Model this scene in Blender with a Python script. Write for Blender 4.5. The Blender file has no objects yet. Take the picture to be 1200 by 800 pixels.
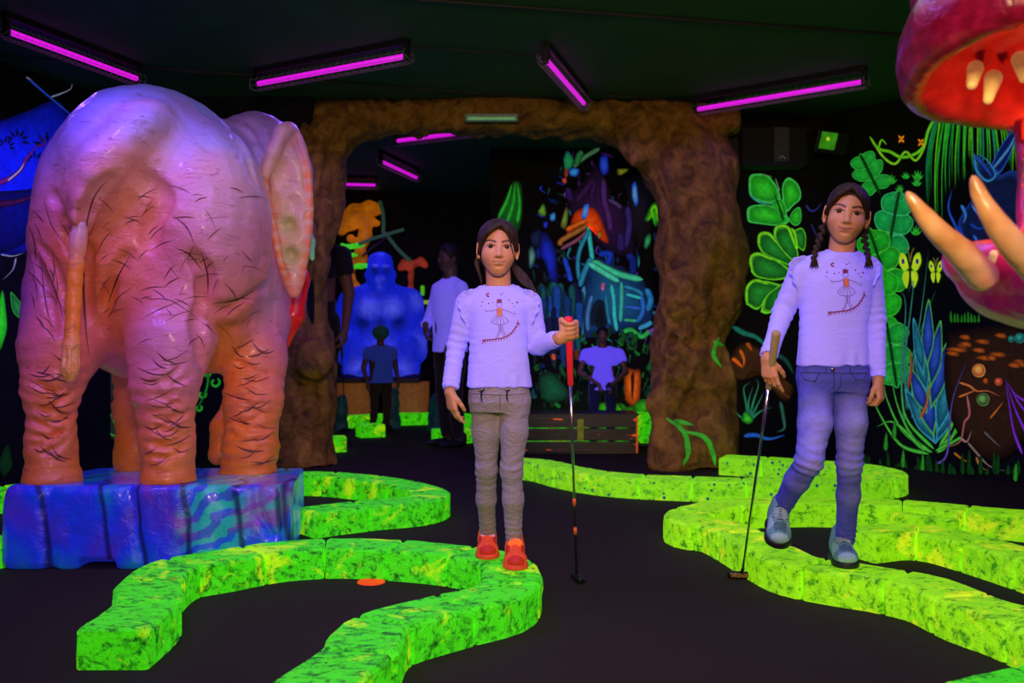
import bpy, bmesh, math, random
import numpy as np
from mathutils import Vector, Matrix
from mathutils.bvhtree import BVHTree

PI = math.pi
COL = bpy.context.scene.collection
F = 1167.0; CX = 600.0; CY = 390.0; CH = 0.98      # focal length in pixels, principal point, camera height

def P(px, py, d):
    return np.array([(px-CX)/F*d, d, CH-(py-CY)/F*d])
def G(px, py, z=0.0):
    d = (CH-z)*F/(py-CY)
    return np.array([(px-CX)/F*d, d, z])
def V(*a): return np.array(a, float)
def nrm(v):
    v = np.asarray(v, float); return v/(np.linalg.norm(v)+1e-12)
def lin(c):
    return tuple((x/12.92 if x <= .04045 else ((x+.055)/1.055)**2.4) for x in c)
def rgb(r, g, b): return lin((r/255., g/255., b/255.))

# ---------------------------------------------------------------- materials
class NT:
    def __init__(s, name):
        s.m = bpy.data.materials.new(name); s.m.use_nodes = True
        s.t = s.m.node_tree; s.t.nodes.clear()
        s.out = s.t.nodes.new('ShaderNodeOutputMaterial')
        s.b = s.t.nodes.new('ShaderNodeBsdfPrincipled')
        s.t.links.new(s.b.outputs[0], s.out.inputs[0])
        s.tc = s.t.nodes.new('ShaderNodeTexCoord')
    def n(s, kind, **kw):
        nd = s.t.nodes.new(kind)
        for k, v in kw.items():
            if k[0] == '_': setattr(nd, k[1:], v)
            else:
                key = k.replace('__', ' ')
                inp = nd.inputs[key] if key in nd.inputs else nd.inputs[int(k[1:])] if k[0]=='i' and k[1:].isdigit() else None
                s.set(inp, v)
        return nd
    def set(s, inp, v):
        if isinstance(v, bpy.types.NodeSocket): s.t.links.new(v, inp)
        elif isinstance(v, (tuple, list)) and len(v) == 3 and inp.type == 'RGBA': inp.default_value = (*v, 1)
        else: inp.default_value = v
    def noise(s, scale=5, detail=4, rough=.5, vec=None, dist=0, out='Fac'):
        nd = s.n('ShaderNodeTexNoise', Scale=scale, Detail=detail, Roughness=rough, Distortion=dist)
        s.t.links.new(vec if vec is not None else s.tc.outputs['Object'], nd.inputs['Vector'])
        return nd.outputs[out]
    def wave(s, scale=5, dist=3, detail=3, vec=None, axis='Z', dscale=1.0):
        nd = s.n('ShaderNodeTexWave', Scale=scale, Distortion=dist, Detail=detail)
        nd.bands_direction = axis
        nd.inputs['Detail Scale'].default_value = dscale
        s.t.links.new(vec if vec is not None else s.tc.outputs['Object'], nd.inputs['Vector'])
        return nd.outputs['Fac']
    def voro(s, scale=5, vec=None, feature='F1', out='Distance'):
        nd = s.n('ShaderNodeTexVoronoi', Scale=scale); nd.feature = feature
        s.t.links.new(vec if vec is not None else s.tc.outputs['Object'], nd.inputs['Vector'])
        return nd.outputs[out]
    def mapv(s, scale=(1,1,1), rot=(0,0,0), src='Object', loc=(0,0,0)):
        nd = s.t.nodes.new('ShaderNodeMapping')
        nd.inputs['Scale'].default_value = scale; nd.inputs['Rotation'].default_value = rot; nd.inputs['Location'].default_value = loc
        s.t.links.new(s.tc.outputs[src], nd.inputs['Vector']); return nd.outputs[0]
    def ramp(s, fac, stops, interp='LINEAR'):
        nd = s.t.nodes.new('ShaderNodeValToRGB'); s.t.links.new(fac, nd.inputs[0])
        cr = nd.color_ramp; cr.interpolation = interp
        while len(cr.elements) < len(stops): cr.elements.new(.5)
        for e, (p, c) in zip(cr.elements, stops):
            e.position = p; e.color = (*c, 1) if not isinstance(c, (int, float)) else (c, c, c, 1)
        return nd.outputs[0]
    def mix(s, fac, a, b, mode='MIX'):
        nd = s.t.nodes.new('ShaderNodeMix'); nd.data_type = 'RGBA'; nd.blend_type = mode
        s.set(nd.inputs[0], fac); s.set(nd.inputs[6], a); s.set(nd.inputs[7], b)
        return nd.outputs[2]
    def math(s, op, a, b=0.0, clamp=False):
        nd = s.t.nodes.new('ShaderNodeMath'); nd.operation = op; nd.use_clamp = clamp
        s.set(nd.inputs[0], a); s.set(nd.inputs[1], b); return nd.outputs[0]
    def attr(s, name='col', out='Color'):
        nd = s.t.nodes.new('ShaderNodeAttribute'); nd.attribute_name = name; return nd.outputs[out]
    def sep(s, vec=None):
        nd = s.t.nodes.new('ShaderNodeSeparateXYZ'); s.t.links.new(vec if vec is not None else s.tc.outputs['Object'], nd.inputs[0]); return nd.outputs
    def bump(s, h, strength=.3, dist=.01):
        nd = s.t.nodes.new('ShaderNodeBump'); nd.inputs['Strength'].default_value = strength; nd.inputs['Distance'].default_value = dist
        s.t.links.new(h, nd.inputs['Height']); s.t.links.new(nd.outputs[0], s.b.inputs['Normal'])
    def fin(s, base=None, rough=.6, metal=0, emis=None, es=0, spec=.5, coat=0, sheen=0, coat_rough=.1):
        b = s.b
        if base is not None: s.set(b.inputs['Base Color'], base)
        s.set(b.inputs['Roughness'], rough); b.inputs['Metallic'].default_value = metal
        b.inputs['Specular IOR Level'].default_value = spec
        if emis is not None: s.set(b.inputs['Emission Color'], emis); s.set(b.inputs['Emission Strength'], es)
        b.inputs['Coat Weight'].default_value = coat; b.inputs['Coat Roughness'].default_value = coat_rough
        b.inputs['Sheen Weight'].default_value = sheen
        return s.m
def plain(name, c, rough=.6, metal=0, spec=.5, es=0, coat=0, var=.15, vs=40, bump=0):
    t = NT(name)
    n = t.noise(vs, 4)
    base = t.mix(t.ramp(n, [(.3, 0.), (.7, 1.)]), tuple(x*(1-var) for x in c), tuple(min(1, x*(1+var)) for x in c))
    if bump: t.bump(n, bump, .004)
    return t.fin(base, rough, metal, base if es else None, es, spec, coat)

# ---------------------------------------------------------------- objects
def tag(o, label=None, cat=None, group=None, kind=None):
    if label: o['label'] = label
    if cat: o['category'] = cat
    if group: o['group'] = group
    if kind: o['kind'] = kind
    return o
def empty(name, loc=(0,0,0), rz=0, label=None, cat=None, group=None):
    o = bpy.data.objects.new(name, None); COL.objects.link(o); o.empty_display_size = .1
    o.location = tuple(loc); o.rotation_euler = (0, 0, rz)
    return tag(o, label, cat, group)
def link(name, me, m, parent=None, loc=None, smooth=True):
    """me is in the parent's own space (or in world space with its origin moved to loc)"""
    o = bpy.data.objects.new(name, me); COL.objects.link(o)
    if m is not None:
        for q in (m if isinstance(m, (list, tuple)) else [m]): me.materials.append(q)
    if parent is not None: o.parent = parent
    if loc is not None:
        me.transform(Matrix.Translation(-Vector(tuple(loc)))); o.location = tuple(loc)
    if smooth: me.polygons.foreach_set('use_smooth', [True]*len(me.polygons))
    me.update()
    return o
def bmesh_obj(name, bm, m, parent=None, loc=None, smooth=False):
    me = bpy.data.meshes.new(name); bmesh.ops.recalc_face_normals(bm, faces=bm.faces[:]); bm.to_mesh(me); bm.free()
    return link(name, me, m, parent, loc, smooth)
def world_to(parent, me):
    """shift a mesh given in world space into the space of an unrotated parent"""
    l = Vector((0,0,0)); q = parent
    while q is not None: l = l+q.location; q = q.parent
    me.transform(Matrix.Translation(-l)); return me

def box(bm, c, s, rot=None, bev=0):
    r = bmesh.ops.create_cube(bm, size=1)
    vs = r['verts']
    M = Matrix.Diagonal((*s, 1)).to_4x4()
    if rot is not None: M = rot.to_4x4() @ M
    M = Matrix.Translation(tuple(c)) @ M
    bmesh.ops.transform(bm, matrix=M, verts=vs)
    if bev:
        es = list({e for v in vs for e in v.link_edges})
        bmesh.ops.bevel(bm, geom=es, offset=bev, segments=2, affect='EDGES', profile=.5)
def tube(bm, pts, r, seg=10, caps=True):
    pts = [Vector(tuple(p)) for p in pts]
    rs = r if isinstance(r, (list, tuple)) else [r]*len(pts)
    rings = []; up = None
    for i, p in enumerate(pts):
        t = (pts[min(i+1, len(pts)-1)]-pts[max(i-1, 0)]).normalized()
        if up is None:
            up = Vector((0,0,1)) if abs(t.z) < .9 else Vector((1,0,0))
        a = t.cross(up).normalized(); b = t.cross(a).normalized(); up = -b if False else up
        rings.append([bm.verts.new(p+(a*math.cos(2*PI*k/seg)+b*math.sin(2*PI*k/seg))*rs[i]) for k in range(seg)])
    for A, B in zip(rings, rings[1:]):
        for k in range(seg): bm.faces.new((A[k], A[(k+1)%seg], B[(k+1)%seg], B[k]))
    if caps:
        bm.faces.new(rings[0]); bm.faces.new(rings[-1][::-1])
def curve_pts(pts, n=8):
    """Catmull-Rom through pts"""
    pts = [np.asarray(p, float) for p in pts]
    if len(pts) < 3:
        return [pts[0]+(pts[-1]-pts[0])*i/n for i in range(n+1)]
    Q = [2*pts[0]-pts[1]]+pts+[2*pts[-1]-pts[-2]]
    out = []
    for i in range(1, len(Q)-2):
        for k in range(n):
            t = k/n; a, b, c, d = Q[i-1], Q[i], Q[i+1], Q[i+2]
            out.append(.5*((2*b)+(-a+c)*t+(2*a-5*b+4*c-d)*t*t+(-a+3*b-3*c+d)*t**3))
    out.append(pts[-1]); return out

# ---------------------------------------------------------------- noise
_rs = np.random.RandomState(7)
_K = _rs.normal(size=(64, 3)); _K /= np.linalg.norm(_K, axis=1)[:, None]
_PH = _rs.rand(64)*6.28
def sn(p, f=1.0, seed=0, octv=3):
    """smooth pseudo-noise about -1..1 from warped sines"""
    p = np.asarray(p)
    out = np.zeros(p.shape[0]); amp = 1.; tot = 0
    for o in range(octv):
        w = np.zeros(p.shape[0])
        for i in range(5):
            k = _K[(seed*7+o*11+i) % 64]; q = _PH[(seed*5+o*3+i) % 64]
            k2 = _K[(seed*3+o*5+i+17) % 64]
            w += np.sin((p@k)*f*(1+.3*i)+q+1.3*np.sin((p@k2)*f*.7+q*2))
        out += amp*w/2.5; tot += amp; amp *= .5; f *= 2.03
    return out/tot

# ---------------------------------------------------------------- distance fields and surface nets
class Field:
    def __init__(s, lo, hi, vox):
        s.lo = np.array(lo, float); s.vox = vox
        s.n = np.maximum(4, np.ceil((np.array(hi)-s.lo)/vox).astype(int)+1)
        s.v = np.full(s.n, 9.0, np.float32)
    def sub(s, lo, hi):
        a = np.clip(np.floor((np.asarray(lo)-s.lo)/s.vox).astype(int), 0, s.n)
        b = np.clip(np.ceil((np.asarray(hi)-s.lo)/s.vox).astype(int)+1, 0, s.n)
        if np.any(b <= a): return None, None
        ax = [(s.lo[i]+s.vox*np.arange(a[i], b[i])).astype(np.float32) for i in range(3)]
        return tuple(slice(a[i], b[i]) for i in range(3)), np.meshgrid(*ax, indexing='ij', sparse=True)
    def op(s, lo, hi, k, fn, mode):
        m = k+2.5*s.vox
        if mode == 'add' or mode == 'sub': lo = np.asarray(lo)-m; hi = np.asarray(hi)+m
        sl, X = s.sub(lo, hi)
        if sl is None: return
        d = fn(*X).astype(np.float32); a = s.v[sl]
        if mode == 'add':
            if k > 0:
                h = np.clip(.5+.5*(a-d)/k, 0, 1); r = a*(1-h)+d*h-k*h*(1-h)
                # far away from both values keep the plain minimum
                r = np.where(np.abs(a-d) >= k, np.minimum(a, d), r)
            else: r = np.minimum(a, d)
        elif mode == 'sub':
            d = -d
            if k > 0:
                h = np.clip(.5-.5*(a-d)/k, 0, 1); r = a*(1-h)+d*h+k*h*(1-h)
                r = np.where(np.abs(a-d) >= k, np.maximum(a, d), r)
            else: r = np.maximum(a, d)
        s.v[sl] = r
    # primitives
    def cap(s, a, b, ra, rb=None, k=0., mode='add', flat=False, sq=None):
        """round cone a->b. sq=(axis, factor): thinner (factor>1) along that axis"""
        rb = ra if rb is None else rb
        a = np.asarray(a, float); b = np.asarray(b, float); R = max(ra, rb)
        ba = b-a; L2 = float(ba@ba)+1e-12; L = math.sqrt(L2)
        if sq is not None: ax = nrm(sq[0]); fac = sq[1]
        def fn(x, y, z):
            px, py, pz = x-a[0], y-a[1], z-a[2]
            t = (px*ba[0]+py*ba[1]+pz*ba[2])/L2
            h = np.clip(t, 0, 1)
            qx, qy, qz = px-h*ba[0], py-h*ba[1], pz-h*ba[2]
            if sq is not None:
                c = (qx*ax[0]+qy*ax[1]+qz*ax[2])*(fac-1)
                qx, qy, qz = qx+c*ax[0], qy+c*ax[1], qz+c*ax[2]
            d = np.sqrt(qx*qx+qy*qy+qz*qz)-(ra+(rb-ra)*h)
            if flat: d = np.maximum(d, np.maximum((t-1)*L, -t*L))
            return d
        s.op(np.minimum(a, b)-R, np.maximum(a, b)+R, k, fn, mode)
    def chain(s, pts, rs, k=.01, **kw):
        for i in range(len(pts)-1): s.cap(pts[i], pts[i+1], rs[i], rs[i+1], k=k, **kw)
    def ell(s, c, r, R=None, k=0., mode='add'):
        c = np.asarray(c, float); r = np.asarray(r, float) if np.ndim(r) else np.array([r]*3, float)
        R = np.eye(3) if R is None else np.asarray(R, float)     # columns = local axes
        ext = np.sqrt(((R*r)**2).sum(1)) if True else r
        def fn(x, y, z):
            p = (x-c[0], y-c[1], z-c[2])
            q = [(p[0]*R[0,i]+p[1]*R[1,i]+p[2]*R[2,i])/r[i] for i in range(3)]
            l = np.sqrt(q[0]**2+q[1]**2+q[2]**2)
            g = np.sqrt((q[0]/r[0])**2+(q[1]/r[1])**2+(q[2]/r[2])**2)+1e-9
            return l*(l-1)/g
        s.op(c-ext, c+ext, k, fn, mode)
    def rbox(s, c, h, r=.01, R=None, k=0., mode='add'):
        c = np.asarray(c, float); h = np.asarray(h, float)
        R = np.eye(3) if R is None else np.asarray(R, float)
        ext = (np.abs(R)*h).sum(1)
        def fn(x, y, z):
            p = (x-c[0], y-c[1], z-c[2])
            q = [np.abs(p[0]*R[0,i]+p[1]*R[1,i]+p[2]*R[2,i])-h[i]+r for i in range(3)]
            return np.sqrt(np.maximum(q[0],0)**2+np.maximum(q[1],0)**2+np.maximum(q[2],0)**2)+np.minimum(np.maximum(np.maximum(q[0],q[1]),q[2]),0)-r
        s.op(c-ext, c+ext, k, fn, mode)
    def loft(s, secs, k=0., mode='add', p=2.0):
        """secs: list of (z, cx, cy, rx, ry) bottom to top"""
        S = np.array(sorted(secs), float)
        lo = [(S[:,1]-S[:,3]).min(), (S[:,2]-S[:,4]).min(), S[0,0]]; hi = [(S[:,1]+S[:,3]).max(), (S[:,2]+S[:,4]).max(), S[-1,0]]
        zz = np.linspace(S[0,0], S[-1,0], 200)
        # smooth the profiles
        prof = []
        for i in range(1, 5):
            f = np.interp(zz, S[:,0], S[:,i]); 
            ker = np.hanning(17); ker /= ker.sum()
            prof.append(np.convolve(np.pad(f, 8, mode='edge'), ker, 'valid'))
        def fn(x, y, z):
            cx, cy, rx, ry = [np.interp(z.ravel(), zz, f).reshape(z.shape).astype(np.float32) for f in prof]
            qx = np.abs(x-cx)/rx; qy = np.abs(y-cy)/ry
            l = (qx**p+qy**p)**(1/p)
            g = np.sqrt((qx/rx)**2+(qy/ry)**2)/np.maximum(np.sqrt(qx**2+qy**2), 1e-6)
            d = (l-1)/g
            return np.maximum(d, np.maximum(z-S[-1,0], S[0,0]-z))
        s.op(lo, hi, k, fn, mode)
    def plane(s, pt, n, k=0.):
        """keep the side opposite to n"""
        n = nrm(n); pt = np.asarray(pt)
        X = np.meshgrid(*[(s.lo[i]+s.vox*np.arange(s.n[i])).astype(np.float32) for i in range(3)], indexing='ij', sparse=True)
        d = (X[0]-pt[0])*n[0]+(X[1]-pt[1])*n[1]+(X[2]-pt[2])*n[2]
        s.v = np.maximum(s.v, d).astype(np.float32)
    def mesh(s, disp=None, smooth=0):
        v = s.v.copy()
        v[0], v[-1] = 9, 9; v[:, 0], v[:, -1] = 9, 9; v[:, :, 0], v[:, :, -1] = 9, 9
        ins = v < 0
        c = np.zeros(tuple(s.n-1), np.int8)
        for i in (0, 1):
            for j in (0, 1):
                for k in (0, 1):
                    c += ins[i:s.n[0]-1+i, j:s.n[1]-1+j, k:s.n[2]-1+k]
        act = (c > 0) & (c < 8)
        I = np.argwhere(act)
        idx = np.full(act.shape, -1, np.int64); idx[act] = np.arange(len(I))
        acc = np.zeros((len(I), 3)); cnt = np.zeros(len(I))
        cor = [(i, j, k) for i in (0,1) for j in (0,1) for k in (0,1)]
        vals = {q: v[I[:,0]+q[0], I[:,1]+q[1], I[:,2]+q[2]].astype(float) for q in cor}
        for a in cor:
            for ax in range(3):
                if a[ax] == 0:
                    b = list(a); b[ax] = 1; b = tuple(b)
                    va, vb = vals[a], vals[b]; m = (va < 0) != (vb < 0)
                    t = np.where(m, va/np.where(m, va-vb, 1), 0)
                    pos = np.tile(np.array(a, float), (len(I), 1)); pos[:, ax] = t
                    acc += pos*m[:, None]; cnt += m
        vert = s.lo+s.vox*(I+acc/cnt[:, None])
        quads = []
        n = s.n
        for ax in range(3):
            o1, o2 = [(1, 2), (2, 0), (0, 1)][ax]
            sa = [slice(1, n[0]-1), slice(1, n[1]-1), slice(1, n[2]-1)]; sb = list(sa)
            sa[ax] = slice(0, n[ax]-1); sb[ax] = slice(1, n[ax])
            A = ins[tuple(sa)]; B = ins[tuple(sb)]
            E = np.argwhere(A != B)
            flip = A[tuple(E.T)]
            off = np.array([1, 1, 1]); off[ax] = 0
            E = E+off
            e1 = np.zeros(3, int); e1[o1] = 1; e2 = np.zeros(3, int); e2[o2] = 1
            q = [idx[tuple((E-e1-e2).T)], idx[tuple((E-e2).T)], idx[tuple(E.T)], idx[tuple((E-e1).T)]]
            Q = np.stack(q, 1); Q[~flip] = Q[~flip][:, ::-1]
            quads.append(Q)
        Q = np.concatenate(quads); Q = Q[(Q >= 0).all(1)]
        for _ in range(smooth):
            nb = np.zeros_like(vert); nc = np.zeros(len(vert))
            for a, b in ((0,1),(1,2),(2,3),(3,0)):
                np.add.at(nb, Q[:, a], vert[Q[:, b]]); np.add.at(nc, Q[:, a], 1)
                np.add.at(nb, Q[:, b], vert[Q[:, a]]); np.add.at(nc, Q[:, b], 1)
            vert = .5*vert+.5*nb/np.maximum(nc, 1)[:, None]
        if disp is not None:
            vert = vert+vnormals(vert, Q)*disp(vert)[:, None]
        return vert, Q
def vnormals(vert, Q):
    fn = np.cross(vert[Q[:,2]]-vert[Q[:,0]], vert[Q[:,3]]-vert[Q[:,1]])
    N = np.zeros_like(vert)
    for i in range(4): np.add.at(N, Q[:, i], fn)
    return N/(np.linalg.norm(N, axis=1)[:, None]+1e-12)
def merge(*ms):
    vs, qs, o = [], [], 0
    for v, q in ms: vs.append(v); qs.append(q+o); o += len(v)
    return np.concatenate(vs), np.concatenate(qs)
def to_mesh(name, vert, Q, col=None):
    me = bpy.data.meshes.new(name)
    me.vertices.add(len(vert)); me.vertices.foreach_set('co', vert.astype(np.float32).ravel())
    me.loops.add(Q.size); me.loops.foreach_set('vertex_index', Q.astype(np.int32).ravel())
    me.polygons.add(len(Q)); me.polygons.foreach_set('loop_start', np.arange(0, Q.size, Q.shape[1], dtype=np.int32))
    me.update(calc_edges=True)
    if col is not None:
        a = me.color_attributes.new('col', 'FLOAT_COLOR', 'POINT')
        c = np.ones((len(vert), 4), np.float32); c[:, :3] = col; a.data.foreach_set('color', c.ravel())
    return me
def frame(f, up=(0,0,1)):
    """columns: right, forward, up for forward vector f (right = forward x up)"""
    f = nrm(f); r = nrm(np.cross(f, up)); u = np.cross(r, f)
    return np.stack([r, f, u], 1)
# ================================================================ the room
M = {}
def mk_floor():
    t = NT('carpet')
    n = t.noise(260, 3, .7); n2 = t.noise(3, 3)
    sp = t.voro(55)
    base = t.mix(t.ramp(n, [(.3, 0.), (.75, 1.)]), (.012, .009, .004), (.050, .037, .017))
    base = t.mix(t.math('MULTIPLY', n2, .5), base, (.018, .013, .006))
    base = t.mix(t.ramp(sp, [(0, 1.), (.045, 0.)]), base, (.06, .05, .035))
    t.bump(n, .5, .004)
    return t.fin(base, .95, spec=.15)
M['carpet'] = mk_floor()
M['ceiling'] = plain('ceiling_paint', (.035, .10, .045), .75, spec=.25, var=.12, vs=3)
M['wall'] = plain('black_wall_paint', (.006, .007, .006), .8, spec=.2, var=.3, vs=6)
M['black_metal'] = plain('black_metal', (.012, .012, .013), .5, spec=.3)
M['trim'] = plain('dark_trim', (.015, .016, .015), .6)

def slab(name, x0, x1, y0, y1, z0, z1, m):
    bm = bmesh.new(); box(bm, ((x0+x1)/2, (y0+y1)/2, (z0+z1)/2), (x1-x0, y1-y0, z1-z0))
    return tag(bmesh_obj(name, bm, m, loc=((x0+x1)/2, (y0+y1)/2, z0)), kind='structure')
ROOM = [(-4.1, -2.2), (-3.62, 5.2), (-2.92, 7.25), (-3.2, 7.3), (-3.2, 11.45), (2.75, 11.45), (2.75, 7.95), (2.47, 7.9), (3.95, 5.53), (4.2, -2.2)]
slab('floor', -4.4, 4.4, -2.4, 12.3, -.1, 0, M['carpet'])
slab('ceiling', -4.4, 4.4, -2.4, 12.3, 2.7, 2.8, M['ceiling'])
def wall(name, p, q, z0=0, z1=2.7, t=.1, m=None):
    p = Vector((p[0], p[1], 0)); q = Vector((q[0], q[1], 0)); d = (q-p); L = d.length; d.normalize()
    n = Vector((d.y, -d.x, 0))                    # thickness grows away from the room (room lies to the left of p->q)
    bm = bmesh.new(); c = (p+q)/2+n*t/2
    R = Matrix((d, n, (0,0,1))).transposed()
    box(bm, (c.x, c.y, (z0+z1)/2), (L, t, z1-z0), R)
    return tag(bmesh_obj(name, bm, m or M['wall'], loc=(c.x, c.y, z0)), kind='structure')
# counter-clockwise so that the room is on the left
wall('wall_left', (-3.62, 5.2), (-4.1, -2.2)); wall('wall_left_far', (-2.92, 7.25), (-3.62, 5.2))
wall('wall_partition_left', (-1.45, 7.25), (-2.92, 7.25)); wall('wall_back_room_left', (-3.2, 12.1), (-3.2, 7.35))
wall('wall_back', (-.2, 12.1), (-3.2, 12.1)); wall('wall_back_room_right', (2.75, 8.0), (2.75, 9.3))
wall('wall_partition_right', (2.47, 7.9), (1.3, 7.9)); wall('wall_right', (3.95, 5.53), (2.47, 7.9))
wall('wall_right_near', (4.2, -2.2), (3.95, 5.53)); wall('wall_behind', (-4.1, -2.2), (4.2, -2.2))
# seams of the ceiling boards and a thin conduit
def seam(name, pts, r=.006):
    bm = bmesh.new(); tube(bm, [tuple(p) for p in pts], r, 6)
    return tag(bmesh_obj(name, bm, M['trim'], loc=tuple(pts[0]), smooth=True), kind='structure')
def C(px, py, z=2.7):
    d = (z-CH)*F/(CY-py); return V((px-CX)/F*d, d, z)
def bar(name, p, q, w=.03, h=.012, z=2.69):
    p = V(p[0], p[1], z); q = V(q[0], q[1], z); d = nrm(q-p); R = Matrix((d, np.cross((0,0,1), d), (0,0,1))).transposed()
    bm = bmesh.new(); box(bm, (p+q)/2, (np.linalg.norm(q-p), w, h), R)
    return tag(bmesh_obj(name, bm, M['trim'], loc=tuple(p)), kind='structure')
bar('trim_1', C(440, -6), C(1085, 42), .02); bar('trim_2', C(-100, 55), C(840, 130), .012, .008)
seam('trim_3', [C(160, 78, 2.68), C(300, 92, 2.68)], .007); seam('trim_4', [C(480, 55, 2.68), C(640, 66, 2.68)], .005)
seam('trim_5', [C(684, 110, 2.68), C(815, 118, 2.68)], .006)

# ---------------------------------------------------------------- ultraviolet tubes
t = NT('uv_tube_glass'); t.fin((.3, .02, .35), .3, emis=(.66, .006, .66), es=1.2); M['uv'] = t.m
M['wire'] = plain('wire', (.42, .38, .44), .4, .4)
UVCOL = (.22, .09, 1.0)
def uv_lamp(p, q, label, lamps=3, power=6.0, dim=False):
    p = np.asarray(p, float); q = np.asarray(q, float); c = (p+q)/2; d = nrm(q-p); L = np.linalg.norm(q-p)
    ang = math.atan2(d[1], d[0])
    r = empty('blacklight_fixture', (c[0], c[1], 2.7), ang, label, 'ceiling light', 'blacklight tubes in wire guards on the ceiling')
    dz = c[2]-2.7
    bm = bmesh.new(); tube(bm, [(-L/2, 0, dz), (L/2, 0, dz)], .016, 14); bmesh_obj('tube', bm, M['uv'], r, smooth=True)
    bm = bmesh.new(); box(bm, (0, 0, -.018), (L+.06, .05, .036), bev=.004); bmesh_obj('batten', bm, M['black_metal'], r)
    for s in (-1, 1):
        bm = bmesh.new(); box(bm, (s*(L/2+.015), 0, dz/2-.012), (.03, .036, abs(dz)+.03), bev=.004); bmesh_obj('end_cap', bm, M['black_metal'], r)
    bm = bmesh.new(); R = .052
    for i in range(23):
        x = -L/2-.03+(L+.06)*i/22
        tube(bm, [(x, R*math.sin(a), dz+R*.9*math.cos(a)*-1) for a in np.linspace(-2.4, 2.4, 13)], .0016, 4, False)
    for a in (-1.9, -1.1, -.35, .35, 1.1, 1.9):
        tube(bm, [(-L/2-.03, R*math.sin(a), dz-R*.9*math.cos(a)), (L/2+.03, R*math.sin(a), dz-R*.9*math.cos(a))], .0018, 4, False)
    for s in (-1, 1):
        x = s*(L/2+.03); tube(bm, [(x, -R*.8, dz), (x+s*.025, -R*.5, dz-.03), (x+s*.025, R*.5, dz-.03), (x, R*.8, dz)], .0018, 4, False)
    bmesh_obj('wire_guard', bm, M['wire'], r, smooth=True)
    for i in range(lamps):
        l = bpy.data.lights.new('uv_light', 'SPOT'); l.energy = power*2.6; l.color = UVCOL; l.shadow_soft_size = 0
        l.spot_size = 2.85; l.spot_blend = .5
        o = bpy.data.objects.new('uv_light', l); COL.objects.link(o)
        x = (i-(lamps-1)/2)*L/max(lamps, 1)*.95
        o.location = tuple(c+d*x-V(0, 0, .06))
def T(px, py, z=2.60): return C(px, py, z)
uv_lamp(T(10, 37), T(160, 92), 'purple blacklight tube in a wire guard above the blue painted wall at left', power=7)
uv_lamp(T(303, 98), T(474, 66), 'purple blacklight tube in a wire guard between the elephant and the rock arch', power=7)
uv_lamp(T(640, 70), T(684, 121), 'short-looking purple blacklight tube pointing away from the viewer near the ceiling centre', power=5)
uv_lamp(T(818, 128), T(1010, 96), 'purple blacklight tube in a wire guard above the dark speaker bar', lamps=1, power=3.0)
uv_lamp(T(466, 165), T(556, 154), 'far blacklight tube glimpsed just under the rock beam', power=2.5, lamps=2)
uv_lamp(T(447, 189), T(488, 208), 'far blacklight tube tilted down to the right beyond the arch', power=2.5, lamps=2)
uv_lamp(T(402, 216), T(440, 217), 'farthest blacklight tube low against the left trunk of the arch', power=3, lamps=2)
# the rest of the room behind the viewer carries the same tubes
for k, (x, y, a) in enumerate([(-1.9, 3.2, .4), (.2, 2.6, -.3), (2.3, 3.4, .4), (-1.2, .6, .2), (1.2, .2, .1)]):
    dx, dy = .6*math.cos(a), .6*math.sin(a)
    uv_lamp((x-dx, y-dy, 2.6), (x+dx, y+dy, 2.6), 'blacklight tube in a wire guard on the ceiling over the near part of the course', power=(16 if k == 0 else 9))

# ---------------------------------------------------------------- glowing kerbs
def kerb_mat(name, lo, mid, hi, spots=None, es=.60):
    t = NT(name)
    a = t.noise(17, 5, .65, t.mapv((1.0, 1.6, 1.3)), .6); b = t.noise(5.5, 4, .7, t.mapv((1, 1, 1), loc=(3, 1, 2)), .8); c = t.noise(90, 3, .7)
    base = t.ramp(t.math('ADD', t.math('MULTIPLY', a, .8), t.math('MULTIPLY', c, .2)), [(.36, lo), (.5, mid), (.64, mid), (.70, hi)])
    base = t.mix(t.ramp(b, [(.56, 0.), (.66, 1.)]), base, hi)
    f = t.voro(22, t.mapv((1, 1, 1)))
    base = t.mix(t.ramp(t.noise(30, 5, .8), [(.52, 0.), (.64, .85)]), base, tuple(x*.45 for x in lo))
    if spots:
        s = t.math('MULTIPLY', t.ramp(t.voro(26), [(.22, 1.), (.30, 0.)]), t.ramp(t.noise(7), [(.47, 0.), (.54, 1.)]))
        base = t.mix(s, base, spots)
    h = t.math('ADD', c, t.math('MULTIPLY', t.noise(35, 5, .7), 1.5))
    t.bump(h, .9, .012)
    return t.fin(base, .55, emis=base, es=es, spec=.35)
M['kerb_green'] = kerb_mat('fluorescent_green_stone', rgb(8, 95, 2), rgb(66, 225, 8), rgb(175, 245, 10))
M['kerb_yellow'] = kerb_mat('fluorescent_yellow_green_stone', rgb(50, 140, 3), rgb(150, 240, 8), rgb(215, 248, 25), es=.62)
M['kerb_teal'] = kerb_mat('fluorescent_green_stone_teal_specks', rgb(80, 180, 10), rgb(140, 238, 20), rgb(185, 245, 30), spots=rgb(10, 95, 80))
HB = .12
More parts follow.
